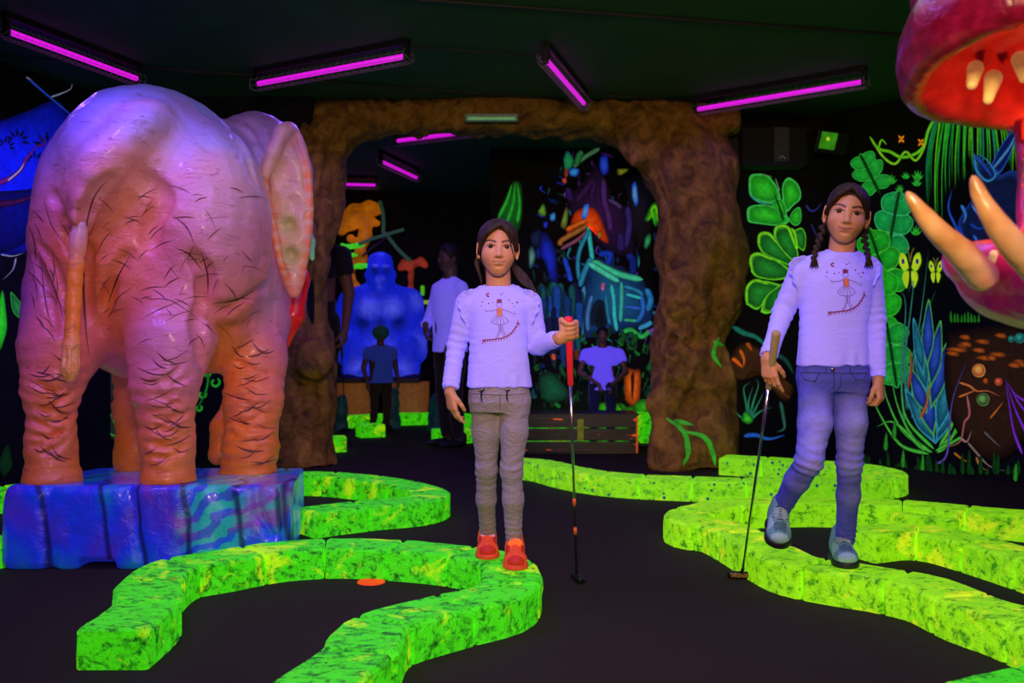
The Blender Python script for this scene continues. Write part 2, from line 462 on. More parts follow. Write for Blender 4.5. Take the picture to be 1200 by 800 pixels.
def kerb(px, m, label, w=.212, seed=0, z=HB, blk=.3, world=False):
    pts = [np.asarray(p, float) for p in px] if world else [G(x, y, z) for x, y in px]
    C_ = np.array(curve_pts(pts, 14)); C_[:, 2] = 0
    s = np.concatenate([[0], np.cumsum(np.linalg.norm(np.diff(C_, axis=0), axis=1))])
    L = s[-1]; n = max(1, round(L/blk)); M_ = 6
    at = lambda q: np.array([np.interp(q, s, C_[:, i]) for i in range(3)])
    def tan(q): return nrm(at(min(q+.05, L))-at(max(q-.05, 0)))
    base = C_[0].copy()
    r = empty('painted_kerb', tuple(base), 0, label, 'kerb', 'fluorescent kerbs edging the putting lanes')
    h = z; c = .012; W = w/2
    prof = [(-W, 0), (-W, h*.33), (-W, h*.66), (-W, h-c), (-W+c, h), (-W*.5, h), (0, h), (W*.5, h), (W-c, h), (W, h-c), (W, h*.66), (W, h*.33), (W, 0)]
    for i in range(n):
        a, b = L*i/n+.003, L*(i+1)/n-.003
        qs = [a, a+.012]+list(np.linspace(a, b, M_)[1:-1])+[b-.012, b]
        rows = []
        for j, q in enumerate(qs):
            o = at(q); t_ = tan(q); nn = V(-t_[1], t_[0], 0)
            e = .010 if j in (0, len(qs)-1) else 0
            row = []
            for (u, v) in prof:
                u2 = u*(1-e/W) ; v2 = v if v < h*.9 else v-e*.8
                row.append(o+nn*u2+V(0, 0, v2))
            rows.append(row)
        A = np.array(rows); K = len(prof); flat = A.reshape(-1, 3)
        d = sn(flat, 38, seed+3, 2)*.0045
        for jj in range(len(flat)):
            k = jj % K; row_i = jj//K; t_ = tan(qs[row_i]); nn = V(-t_[1], t_[0], 0)
            if prof[k][1] < h*.95 and prof[k][1] > 0: flat[jj] += nn*np.sign(prof[k][0])*d[jj]*1.3
            elif prof[k][1] >= h*.95: flat[jj][2] += min(d[jj], .002)*.5
        bm = bmesh.new(); vs = [bm.verts.new(tuple(p-base)) for p in flat]
        for a_ in range(len(qs)-1):
            for k in range(K-1): bm.faces.new((vs[a_*K+k], vs[a_*K+k+1], vs[(a_+1)*K+k+1], vs[(a_+1)*K+k]))
            bm.faces.new((vs[a_*K], vs[(a_+1)*K], vs[(a_+1)*K+K-1], vs[a_*K+K-1]))
        bm.faces.new(vs[:K]); bm.faces.new(vs[-K:][::-1])
        bmesh_obj('kerb_block', bm, m, r)
    return r
kerb([(130, 737), (171, 705), (174, 682), (205, 660), (262, 650), (325, 640), (395, 636), (460, 638), (533, 644), (585, 654), (600, 671), (585, 691), (523, 706), (445, 728), (418, 762), (365, 800), (280, 860)],
     M['kerb_green'], 'bright green kerb looping round the orange cup, walked on by the girl in grey leggings', seed=1)
kerb([(-120, 590), (10, 571), (110, 561), (230, 556), (322, 554), (397, 556), (462, 564), (503, 575), (490, 584), (437, 589), (390, 594), (356, 598)],
     M['kerb_green'], 'bright green kerb curving behind the elephant and ending in a rounded loop', seed=2)
kerb([(-200, 640), (-60, 634), (4, 626)], M['kerb_green'], 'short green kerb meeting the left side of the elephant plinth', seed=3)
kerb([(370, 489), (430, 486), (480, 484), (530, 484), (566, 488)], M['kerb_green'], 'distant green kerb running in front of the blue gorilla', seed=4)
kerb([(360, 512), (406, 511)], M['kerb_green'], 'low distant green kerb block under the idle putter beside the arch trunk', seed=5, blk=.4)
kerb([(419, 497), (449, 496)], M['kerb_green'], 'single green kerb block in front of the left gorilla stand', seed=6, blk=.5)
kerb([(507, 503), (552, 502)], M['kerb_green'], 'single green kerb block behind the hand of the girl in grey leggings', seed=7, blk=.45)
kerb([V(.12, 9.0, 0), V(.7, 8.98, 0), V(1.35, 8.95, 0)], M['kerb_green'], 'raised green kerb behind the plank bench at the foot of the ruin mural', seed=8, z=.265, world=True)
wall('wall_mural', (2.75, 9.3), (-.2, 9.3)); wall('wall_mural_end', (-.2, 9.3), (-.2, 12.1))
kerb([(600, 537), (637, 541), (672, 549), (722, 556), (800, 560), (880, 562), (960, 562), (1012, 560), (1043, 554), (1015, 546), (960, 541), (900, 537), (846, 534)],
     M['kerb_teal'], 'yellow green kerb with teal specks running past the foot of the right rock column', seed=9)
kerb([(1300, 612), (1200, 601), (1130, 595), (1060, 589), (980, 586), (900, 586), (845, 590), (806, 600), (812, 608), (842, 612), (868, 623), (905, 642), (935, 655), (985, 664), (1035, 671), (1092, 683), (1140, 703), (1200, 722), (1300, 765)],
     M['kerb_yellow'], 'large yellow green kerb loop that the girl in jeans steps along', seed=10)
kerb([(1004, 622), (1050, 618), (1100, 622), (1150, 634), (1200, 648), (1290, 675)], M['kerb_yellow'], 'yellow green kerb branch inside the large loop, right of the planted shoe', seed=11)
kerb([(1088, 602), (1079, 605)], M['kerb_yellow'], 'short yellow green kerb block joining the branch to the large loop', seed=12, w=.3, blk=.6)
kerb([(1050, 838), (1120, 820), (1200, 801), (1300, 782), (1420, 770)], M['kerb_green'], 'green kerb cutting the bottom right corner', seed=13)

# orange cup marker
p = G(435, 682)
bm = bmesh.new(); 
bmesh.ops.create_cone(bm, cap_ends=True, segments=40, radius1=.055, radius2=.053, depth=.004)
M['orange_glow'] = plain('fluorescent_orange', rgb(255, 70, 10), .6, es=.5)
o = bmesh_obj('putting_cup_disc', bm, M['orange_glow']); o.location = (p[0], p[1], .0025)
tag(o, 'flat orange disc marking the hole inside the near left green loop', 'golf hole')
# ================================================================ people
def skin_mat(name, c, lip, rough=.5):
    t = NT(name); a = t.attr()
    n = t.noise(60, 4)
    base = t.mix(t.ramp(n, [(.3, 0.), (.7, .25)]), a, (c[0]*.8, c[1]*.7, c[2]*.6))
    m = t.fin(base, rough, spec=.4); t.b.inputs['Subsurface Weight'].default_value = .12
    t.b.inputs['Subsurface Radius'].default_value = (.02, .008, .004); t.b.inputs['Subsurface Scale'].default_value = .3
    return m
SKIN = (.60, .29, .12)
M['skin'] = skin_mat('skin', SKIN, None)
def cloth_mat(name, c, es=0, wr=.35, rough=.85, weave=420, fold=16):
    t = NT(name); n = t.noise(weave, 2); f = t.noise(fold, 4, .6, t.mapv((1, 1, 1.7)), .8); w2 = t.noise(60, 3, .6, t.mapv((1, 1, 2.2)))
    base = t.mix(t.ramp(n, [(.3, 0.), (.7, 1.)]), tuple(x*.9 for x in c), tuple(min(1, x*1.06) for x in c))
    t.bump(t.math('ADD', t.math('MULTIPLY', f, 1.4), t.math('MULTIPLY', w2, .35)), wr, .03)
    return t.fin(base, rough, emis=base if es else None, es=es, spec=.2, sheen=.15)
M['shirt'] = cloth_mat('white_cotton', (.80, .76, .86), es=0)
def glow_cloth(name, c, e, es, wr=.5):
    m = cloth_mat(name, c, wr=wr)
    b = m.node_tree.nodes['Principled BSDF'] if 'Principled BSDF' in m.node_tree.nodes else [n for n in m.node_tree.nodes if n.type == 'BSDF_PRINCIPLED'][0]
    b.inputs['Emission Color'].default_value = (*e, 1); b.inputs['Emission Strength'].default_value = es
    return m
M['shirt'] = glow_cloth('white_cotton_fluorescing', (.44, .41, .74), (.10, .07, .95), .38, wr=.16)
M['grey_knit'] = cloth_mat('grey_melange_knit', (.30, .27, .30), wr=.4, weave=700)
M['hair'] = None
def hair_mat(name, c):
    t = NT(name); w = t.noise(60, 3, .6, t.mapv((1, 1, .12))); 
    base = t.ramp(w, [(.35, tuple(x*.45 for x in c)), (.55, c), (.75, tuple(x*1.7 for x in c))])
    t.bump(w, .5, .006)
    return t.fin(base, .6, spec=.25)
M['hair'] = hair_mat('brown_hair', (.030, .014, .007)); M['hair_black'] = hair_mat('black_hair', (.012, .009, .008))
M['eye_white'] = plain('eye_white', (.36, .30, .27), .15, var=.03)
M['iris'] = plain('dark_iris', (.02, .010, .006), .08, var=.2)
M['red_print'] = plain('magenta_print', rgb(130, 10, 75), .6)
M['orange_print'] = plain('orange_print', rgb(215, 120, 80), .6)
M['lavender_print'] = plain('violet_print', rgb(110, 60, 150), .6)

def head_frame(c, H, yaw=0, pitch=0, roll=0):
    """local axes right(image right)=x, forward (towards viewer)=y, up=z ; c = centre at eye level inside the skull"""
    R = (Matrix.Rotation(yaw, 3, 'Z') @ Matrix.Rotation(roll, 3, 'Y') @ Matrix.Rotation(pitch, 3, 'X')) @ Matrix(((1,0,0),(0,-1,0),(0,0,1)))
    return np.asarray(c, float), np.array(R), H/.21/100
def add_head(f, fr, neck_to, neck_r, simple=False):
    c, R, s = fr
    L = lambda x, y, z: c+R@(V(x, y, z)*s)
    e = lambda p, r, k=.6, mode='add', RR=None: f.ell(L(*p), V(*r)*s, R if RR is None else R@RR, k*s, mode)
    e((0, -1.4, 2.9), (6.7, 8.3, 7.2), 0)
    e((0, 2.3, -1.8), (5.45, 5.4, 7.2), 2.0)
    f.cap(L(0, 3.2, -5.0), L(0, 4.5, -8.0), 3.5*s, 1.9*s, k=2.5*s)     # jaw to chin
    for q in (-1, 1):
        f.cap(L(q*4.2, .2, -4.0), L(q*1.3, 4.0, -7.6), 1.2*s, 1.2*s, k=2.8*s)
        e((q*3.1, 4.3, -2.8), (2.6, 2.5, 2.4), 2.2)
    f.cap(L(0, -2.2, -3), neck_to, neck_r, neck_r*1.04, k=1.2*s)
    if simple:
        f.cap(L(0, 6.6, 0), L(0, 8.4, -3.2), .7*s, 1.0*s, k=.8*s)
        for q in (-1, 1): e((q*6.6, -.8, -.8), (.8, 1.7, 2.8), .4)
        return
    # eye sockets, brow, nose, lips, ears
    for q in (-1, 1):
        e((q*2.85, 8.2, -.05), (1.9, 1.45, 1.1), .9, 'sub')
        f.cap(L(q*1.7, 6.95, .55), L(q*2.9, 7.3, .88), .18*s, .2*s, k=.25*s); f.cap(L(q*2.9, 7.3, .88), L(q*4.15, 6.4, .42), .2*s, .16*s, k=.25*s)
        f.cap(L(q*1.8, 6.9, -.45), L(q*2.9, 7.0, -.78), .17*s, k=.25*s); f.cap(L(q*2.9, 7.0, -.78), L(q*4.0, 6.35, -.4), .17*s, k=.25*s)
    f.cap(L(0, 6.9, .6), L(0, 8.25, -2.6), .6*s, .8*s, k=1.0*s)
    e((0, 8.4, -3.0), (.95, .9, .75), .5)
    for q in (-1, 1):
        e((q*1.0, 7.75, -3.3), (.62, .8, .55), .4)
        e((q*.55, 8.4, -3.95), (.3, .4, .28), .2, 'sub')
    e((0, 6.1, -5.5), (2.6, 1.2, 1.6), 2.0)
    for q in (-1, 1): f.cap(L(q*.35, 7.45, -5.15), L(q*2.3, 6.5, -5.05), .33*s, .14*s, k=.45*s)
    f.cap(L(-1.4, 7.0, -6.1), L(1.4, 7.0, -6.1), .36*s, k=.35*s); e((0, 7.2, -6.12), (1.2, .42, .42), .3)
    [f.cap(L(q*0, 7.6, -5.68), L(q*2.2, 7.1, -5.15), .13*s, k=.12*s, mode='sub') for q in (-1, 1)]
    e((0, 7.45, -7.0), (1.4, .6, .35), .8, 'sub')
    for q in (-1, 1):
        RR = np.array(Matrix.Rotation(-q*.45, 3, 'Z') @ Matrix.Rotation(-.12, 3, 'X'))
        e((q*7.0, -.9, -.6), (.65, 1.75, 2.9), .3, 'add', RR)
        e((q*7.45, -.5, -.3), (.5, 1.0, 1.9), .3, 'sub', RR)
        e((q*6.9, -.3, -3.1), (.6, .8, .9), .4)
def face_color(vert, fr, skin=SKIN, lip=(.42, .13, .10), teeth=0.):
    c, R, s = fr
    q = (vert-c)@R/s
    col = np.tile(np.array(skin), (len(vert), 1))
    def m(cx, cz, rx, rz, soft=.4, ymin=3):
        d = np.sqrt(((q[:,0]-cx)/rx)**2+((q[:,2]-cz)/rz)**2)
        return np.clip((1-d)/soft+.5, 0, 1)*(q[:,1] > ymin)
    def put(w, cc): 
        nonlocal col
        w = np.clip(w, 0, 1)[:, None]; col = col*(1-w)+np.array(cc)*w
    for g in (-1, 1):
        put(m(g*3.6, -3, 2.4, 2.0, 1.2)*.28, (.55, .19, .11))
        for t in np.linspace(0, 1, 9):
            x = 1.3+3.3*t; z = 1.75+.55*math.sin(t*2.4)
            put(m(g*x, z, .46, .42-.14*t, .6)*.95, (.045, .02, .012))
        for t in np.linspace(0, 1, 9):
            x = 1.6+2.7*t; z = .42+.62*math.sin(t*PI)-.1*t
            put(m(g*x, z, .3, .16, .5)*.85, (.03, .015, .01))
        put(m(g*.55, -3.85, .38, .22, .5)*.8, (.10, .03, .02))
    mw = np.clip(1-np.abs(q[:,0])/2.3, 0, 1)
    put(m(0, -5.25, 2.0, .42, .5)*.7, lip); put(m(0, -6.08, 1.6, .45, .5)*.7, tuple(x*1.12 for x in lip))
    for t in np.linspace(-1, 1, 15):
        put(m(2.3*t, -5.70+.6*t*t, .28, .15, .5)*.9, (.05, .012, .012))
    for t in np.linspace(-1, 1, 9): put(m(1.1*t, -5.66+.08*t*t, .2, .10, .5)*teeth, (.75, .65, .55))
    return col
def add_hand(f, W, D, N, S, s=1.0, curl=(.5,.6,.7,.8), thumb=.5, wr=.017, spread=.10, side=1):
    """W wrist, D direction to the fingers, N back of the hand, S towards the thumb; s=1 : hand 0.145 long"""
    D, N, S = nrm(D), nrm(N), nrm(S)
    kn = []
    for i, o in enumerate((.024, .009, -.006, -.020)):
        k = W+D*(.066-.003*abs(i-1))*s+S*o*s+N*(.003-.0025*abs(i-1.3))*s
        kn.append(k)
        f.cap(W+S*o*.55*s+D*.004*s, k, .0125*s, .0098*s, k=.010*s)
    f.ell(W+D*.036*s-N*.005*s, V(.022, .030, .011)*s, np.stack([S, D, N], 1), .012*s)
    for i, k in enumerate(kn):
        Ls = np.array([.032, .021, .017])*s*(.92, 1.03, .97, .78)[i]
        a = 0; p = k; d0 = nrm(D+S*spread*(1.2-i*.8)); r = .0078*s*(1, 1, .96, .86)[i]
        for j, L in enumerate(Ls):
            a += curl[i]*(.8, 1.25, .8)[j]
            d = d0*math.cos(a)-N*math.sin(a)
            e = p+d*L; f.cap(p, e, r*(1.08, .95, .87)[j], r*(.98, .88, .72)[j], k=.003*s); p = e
    b = W+S*.014*s+D*.014*s-N*.004*s; d = nrm(S*.75+D*.75-N*.35)
    p1 = b+d*.030*s; f.cap(b, p1, .0125*s, .0105*s, k=.008*s)
    d = nrm(D*(1-.3*thumb)+S*.28-N*thumb); p2 = p1+d*.025*s; f.cap(p1, p2, .0095*s, .0088*s, k=.003*s)
    d = nrm(D*(1-.3*thumb)-S*.12*thumb-N*thumb*1.2); f.cap(p2, p2+d*.020*s, .0088*s, .0068*s, k=.003*s)
def add_grip(f, W, Cc, A, th0, sweep, s=1.0, thumb_sweep=-2.0, wr=.017, R=.0135):
    """fist around a shaft through Cc along A (up). angle 0 = +X, -pi/2 = towards the viewer"""
    A = nrm(A); ex = nrm(V(1,0,0)-A*A[0]); ey = nrm(np.cross(A, ex)); 
    pt = lambda a, r, h: Cc+ex*math.cos(a)*r+ey*math.sin(a)*r+A*h
    kn = []
    for i in range(4):
        h = (.027-.0175*i)*s; rf = (.0082, .0085, .0082, .0074)[i]*s; rr = R+rf*.85
        k = pt(th0, rr+.010*s, h-.002*abs(i-1.3)*s); kn.append(k)
        f.cap(W+A*h*.5, k, .0125*s, .0105*s, k=.012*s)
        aa = np.linspace(th0, th0+sweep*(1, 1, .97, .9)[i], 6)
        pts = [k]+[pt(a, rr, h*.95) for a in aa[1:]]
        for j in range(5): f.cap(pts[j], pts[j+1], rf*(1.12, 1.02, 1.0, .93, .9)[j], rf*(1.0, 1.04, .93, .9, .8)[j], k=.002*s)
    f.ell((W+sum(kn)/4)/2+0, V(.024, .024, .030)*s, frame(sum(kn)/4-W, A), .012*s)
    b = W+(Cc-W)*.35+A*.020*s
    aa = np.linspace(th0+1.9, th0+1.9+1.2, 4)
    pts = [b, pt(th0+2.3, R+.016*s, .034*s), pt(th0+3.0, R+.010*s, .036*s), pt(th0+4.0, R+.008*s, .030*s)]
    for j in range(3): f.cap(pts[j], pts[j+1], (.0125, .0105, .009)[j]*s, (.0105, .009, .0072)[j]*s, k=.005*s)

def rel(me, root):
    return world_to(root, me)
def add_part(name, vq, m, root, col=None):
    me = to_mesh(name, *vq, col=col); rel(me, root); return link(name, me, m, root)

def shoe_parts(root, heel, toe, up, W, mats, sole_t=.022, seed=0, laces=True):
    """heel and toe = points on the ground line of the sole"""
    heel, toe = np.asarray(heel, float), np.asarray(toe, float); L = np.linalg.norm(toe-heel)
    R = frame(toe-heel, up); r, d, u = R[:,0], R[:,1], R[:,2]
    lo = np.minimum(heel, toe)-.12; hi = np.maximum(heel, toe)+.16
    q = lambda x, y, z: heel+r*x*W+d*y*L+u*z
    f = Field(lo, hi, .003)
    w = .5*W
    f.ell(q(0, .76, sole_t+.012), (W*.47, L*.26, .031), R, 0)
    f.ell(q(0, .45, sole_t+.018), (W*.42, L*.36, .050), R, .02)
    f.ell(q(0, .17, sole_t+.030), (W*.40, L*.19, .050), R, .015)
    f.cap(q(0, .20, sole_t+.03), q(0, .17, sole_t+.078), W*.38, W*.33, k=.012)
    f.cap(q(0, .32, sole_t+.056), q(0, .60, sole_t+.030), W*.24, W*.22, k=.02)   # tongue
    f.plane(q(0, 0, sole_t*.55), -u)
    up_ = f.mesh(disp=lambda v: sn(v, 70, seed, 2)*.0007)
    vv = (up_[0]-heel)@R/np.array([W, L, 1.]); cA, cB, cC = mats[3] if len(mats) > 3 else ((.5, .5, .5),)*3
    cc = np.tile(np.array(cA, float), (len(vv), 1))
    def mk(w, k):
        nonlocal cc
        w = np.clip(w, 0, 1)[:, None]; cc = cc*(1-w)+np.array(k)*w
    st = (np.abs(vv[:,0]) > .24)*(vv[:,1] > .3)*(vv[:,1] < .78)*(vv[:,2] < .075)
    mk(st*(np.sin((vv[:,1]*9+vv[:,2]*40))*3+.2), cB)
    mk(((np.abs(vv[:,0]) < .24)*(vv[:,1] > .70)*(vv[:,1] < .88))*(np.sin(vv[:,0]*60)*np.sin(vv[:,1]*90)*2+.8), cC)
    mk((vv[:,1] > .93)*1., cB); mk((vv[:,1] < .10)*1., cB); mk((np.abs(vv[:,0]) < .17)*(vv[:,1] > .34)*(vv[:,1] < .66)*1., cC)
    s = add_part('shoe', up_, mats[0], root, cc); bvs = BVHTree.FromPolygons([tuple(a_) for a_ in up_[0]], [tuple(int(i_) for i_ in a_) for a_ in up_[1]])
    f = Field(lo, hi, .003)
    f.ell(q(0, .72, sole_t*.5), (W*.52, L*.30, .05), R, 0); f.ell(q(0, .24, sole_t*.5), (W*.45, L*.26, .05), R, .02); f.cap(q(0, .3, sole_t*.5), q(0, .6, sole_t*.5), W*.40, k=.02)
    f.plane(q(0, 0, sole_t), u); f.plane(q(0, 0, 0), -u)
    me = to_mesh('sole', *f.mesh()); rel(me, root); link('sole', me, mats[1], s)
    # toe cap and heel cap in the accent colour
    if laces:
        bm = bmesh.new()
        for i in range(5):
            y = .38+.055*i; z = sole_t+.084-.0085*i; hw = .20-.005*i
            for sg in (-1, 1):
                W_ = []
                for t_ in np.linspace(-1, 1, 9):
                    h = bvs.ray_cast(Vector(tuple(q(sg*hw*t_*1.15, y+.045*(t_+1)/2, .3))), Vector(tuple(-u)))
                    if h[0]: W_.append(V(*h[0])+u*.0016)
                if len(W_) > 2: tube(bm, W_, .0026, 6)
        for sx in (-1, 1):
            W_ = []
            for x_, y_ in ((0, .40), (sx*.10, .43), (sx*.20, .46), (sx*.27, .50), (sx*.30, .55), (sx*.24, .58), (sx*.12, .53), (sx*.02, .45)):
                h = bvs.ray_cast(Vector(tuple(q(x_, y_, .3))), Vector(tuple(-u)))
                if h[0]: W_.append(V(*h[0])+u*.004)
            if len(W_) > 2: tube(bm, W_, .0024, 6)
        me = bpy.data.meshes.new('laces'); bm.to_mesh(me); bm.free(); rel(me, root); link('laces', me, mats[2], s)
    return s, q, R

def shirt_print(root, shirt, bvh, ox, oz, s, y0):
    """the printed tightrope ballerina, pressed on the shirt front; ox, oz in world; s = metres per print pixel"""
    def hit(x, z):
        h = bvh.ray_cast(Vector((x, y0-1, z)), Vector((0, 1, 0)))
        return h[0]
    def strokes(name, lines, r, m):
        bm = bmesh.new()
        for ln in lines:
            pts = []
            for a, b in zip(ln[:-1], ln[1:]):
                nseg = max(1, int(math.hypot(b[0]-a[0], b[1]-a[1])/2))
                for i in range(nseg): pts.append((a[0]+(b[0]-a[0])*i/nseg, a[1]+(b[1]-a[1])*i/nseg))
            pts.append(ln[-1]); W = []
            for x, y in pts:
                h = hit(ox+x*s, oz-y*s)
                if h: W.append(V(*h)-V(0, .0006, 0))
            if len(W) < 2: continue
            vs = []
            for i, p in enumerate(W):
                t_ = W[min(i+1, len(W)-1)]-W[max(i-1, 0)]; n_ = nrm(V(-t_[2], 0, t_[0]))*r
                vs.append((bm.verts.new(tuple(p-n_)), bm.verts.new(tuple(p+n_))))
            for A, B in zip(vs, vs[1:]): bm.faces.new((A[0], A[1], B[1], B[0]))
        me = bpy.data.meshes.new(name); bm.to_mesh(me); bm.free(); rel(me, root)
        o = link(name, me, m, shirt); return o
    arc = lambda cx, cy, r, a0, a1, n=10, e=1: [(cx+r*math.cos(a0+(a1-a0)*i/n), cy+r*e*math.sin(a0+(a1-a0)*i/n)) for i in range(n+1)]
    # coordinates: pixels of an 727x800 enlargement of the first girl, origin (310, 500)
    rope = [(-72, 78), (-50, 75), (-20, 72), (10, 68), (35, 58), (55, 42), (70, 20), (80, 2)]
    ticks = [[(x, y-2), (x+2, y+11)] for x, y in [(-60, 76), (-50, 75), (-40, 74), (-28, 73), (-16, 72), (-4, 70), (8, 68), (20, 64), (32, 59), (42, 52), (52, 44), (60, 35), (68, 24), (74, 13)]]
    cross = [[(-74, 72), (-58, 86)], [(-60, 70), (-72, 92)], [(72, 2), (88, 8)], [(78, -10), (84, 14)]]
    strokes('tightrope_print', [rope], .0022, M['red_print'])
    strokes('tick_print', ticks+cross, .0014, M['red_print'])
    star = lambda x, y, r: [[(x-r, y), (x+r, y)], [(x, y-r), (x, y+r)]]
    moon = [arc(-46, -116, 7, 1.0, 5.3, 12), arc(-48, -116, 6, .8, 5.5, 12)]
    st = []
    for x, y, r in [(-72, -86, 3), (-44, -80, 3), (-26, -84, 2.5), (8, -118, 3), (18, -124, 2), (42, -94, 3), (56, -80, 2.5), (76, -84, 4), (64, -66, 2.5), (-76, -68, 2)]: st += star(x, y, r)
    strokes('moon_print', moon, .0022, M['red_print']); [strokes('star_print', st[2*i:2*i+2], .0018, M['red_print']) for i in range(len(st)//2)]
    body = [arc(1, -76, 11, 0, 2*PI, 16, 1.15), [(-6, -88), (-12, -96), (2, -94), (14, -96), (8, -88)], [(-11, -80), (12, -84)],
            [(-10, -60), (-8, -30)], [(12, -60), (12, -30)], [(-10, -55), (-30, -48), (-56, -48), (-60, -54)], [(12, -55), (34, -48), (62, -36), (70, -40)], [(-56, -48), (-54, -40)], [(64, -38), (66, -28)],
            [(-8, -30), (-24, -18), (-34, -2), (-20, 8), (0, 10), (22, 10), (40, -4), (28, -18), (12, -30)], [(0, -28), (-12, 6)], [(4, -28), (6, 8)], [(8, -28), (22, 6)], [(-4, -28), (-24, 0)],
            [(-2, 10), (0, 36), (-14, 70)], [(4, 10), (6, 36), (-8, 70)], [(8, 10), (8, 34), (20, 60), (26, 62)], [(14, 10), (16, 34), (28, 56)]]
    strokes('dancer_print', body, .0010, M['lavender_print'])
    fill = [[(-8, -56+3*i), (12, -56+3*i)] for i in range(9)]
    strokes('bodice_print', fill, .0042, M['orange_print'])
    strokes('hair_print', [[(-9, -90), (11, -90)], [(-10, -85), (12, -85)], [(-4, -95), (6, -95)]], .0036, M['red_print'])

def ruffle(root, shirt, pts, out, m, h=.035, waves=7):
    """gathered frill along a shoulder seam"""
    Q = curve_pts(pts, 10); rows = []
    n = len(Q); vs = []; seg = []
    for i, p in enumerate(Q):
        t_ = i/(n-1); o = nrm(out(t_)); env = math.sin(PI*min(1, max(0, t_*.94+.06)))**.6
        wv = math.sin(t_*waves*2*PI)*.006*env
        tt = nrm(Q[min(i+1, n-1)]-Q[max(i-1, 0)]); b = nrm(np.cross(tt, o))
        row = []
        for j in range(5):
            u = j/4; row.append(p+o*(h*u*env)+b*wv*u+nrm(o+V(0,0,.6))*0.012*math.sin(u*PI)*env)
        rows.append(row)
    A = np.array(rows)
    verts = np.concatenate([A.reshape(-1, 3), (A-V(0, 0, .003)).reshape(-1, 3)]); K = 5; N0 = n*K; Qs = []
    for i in range(n-1):
        for j in range(K-1):
            a = i*K+j; Qs.append((a, a+1, a+K+1, a+K)); Qs.append((N0+a, N0+a+K, N0+a+K+1, N0+a+1))
        a = i*K+K-1; Qs.append((a, N0+a, N0+a+K, a+K))
    me = to_mesh('shoulder_frill', verts, np.array(Qs)); rel(me, root); return link('shoulder_frill', me, m, shirt)

def eyes(root, fr, gaze=(0, 1, 0)):
    c, R, s = fr
    for q in (-1, 1):
        e = c+R@(V(q*2.85, 5.85, 0.0)*s); g = nrm(R@V(*gaze))
        bm = bmesh.new(); bmesh.ops.create_uvsphere(bm, u_segments=20, v_segments=14, radius=1.22*s)
        bmesh.ops.translate(bm, verts=bm.verts, vec=tuple(e))
        me = bpy.data.meshes.new('eye'); bm.to_mesh(me); bm.free(); rel(me, root); eo = link('eye', me, M['eye_white'], root)
        bm = bmesh.new(); bmesh.ops.create_uvsphere(bm, u_segments=16, v_segments=10, radius=.82*s)
        ey = e+g*.72*s+R@(V(0, 0, 0)*s)
        for v in bm.verts: v.co = Vector(tuple(ey+np.array(v.co)))
        me = bpy.data.meshes.new('iris'); bm.to_mesh(me); bm.free(); rel(me, root); link('iris', me, M['iris'], eo)
def strand(f, pts, r0, r1, n=6, k=.002):
    Q = curve_pts(pts, n); m = len(Q)
    for i in range(m-1): f.cap(Q[i], Q[i+1], r0+(r1-r0)*i/(m-1), r0+(r1-r0)*(i+1)/(m-1), k=k)
def braid(f, pts, r, n, r1=None):
    Q = curve_pts(pts, 10); m = len(Q)-1; r1 = r1 or r*.7
    for i in range(n):
        t_ = i/(n-1); p = Q[int(t_*m)]; tt = nrm(Q[min(int(t_*m)+1, m)]-Q[max(int(t_*m)-1, 0)])
        side = nrm(np.cross(tt, (0, 1, 0)))*(1 if i % 2 else -1)
        rr = r+(r1-r)*t_
        f.ell(p+side*rr*.40, (rr*.85, rr*.85, rr*1.05), frame((0,-1,0), nrm(tt+side*.8)), .003)


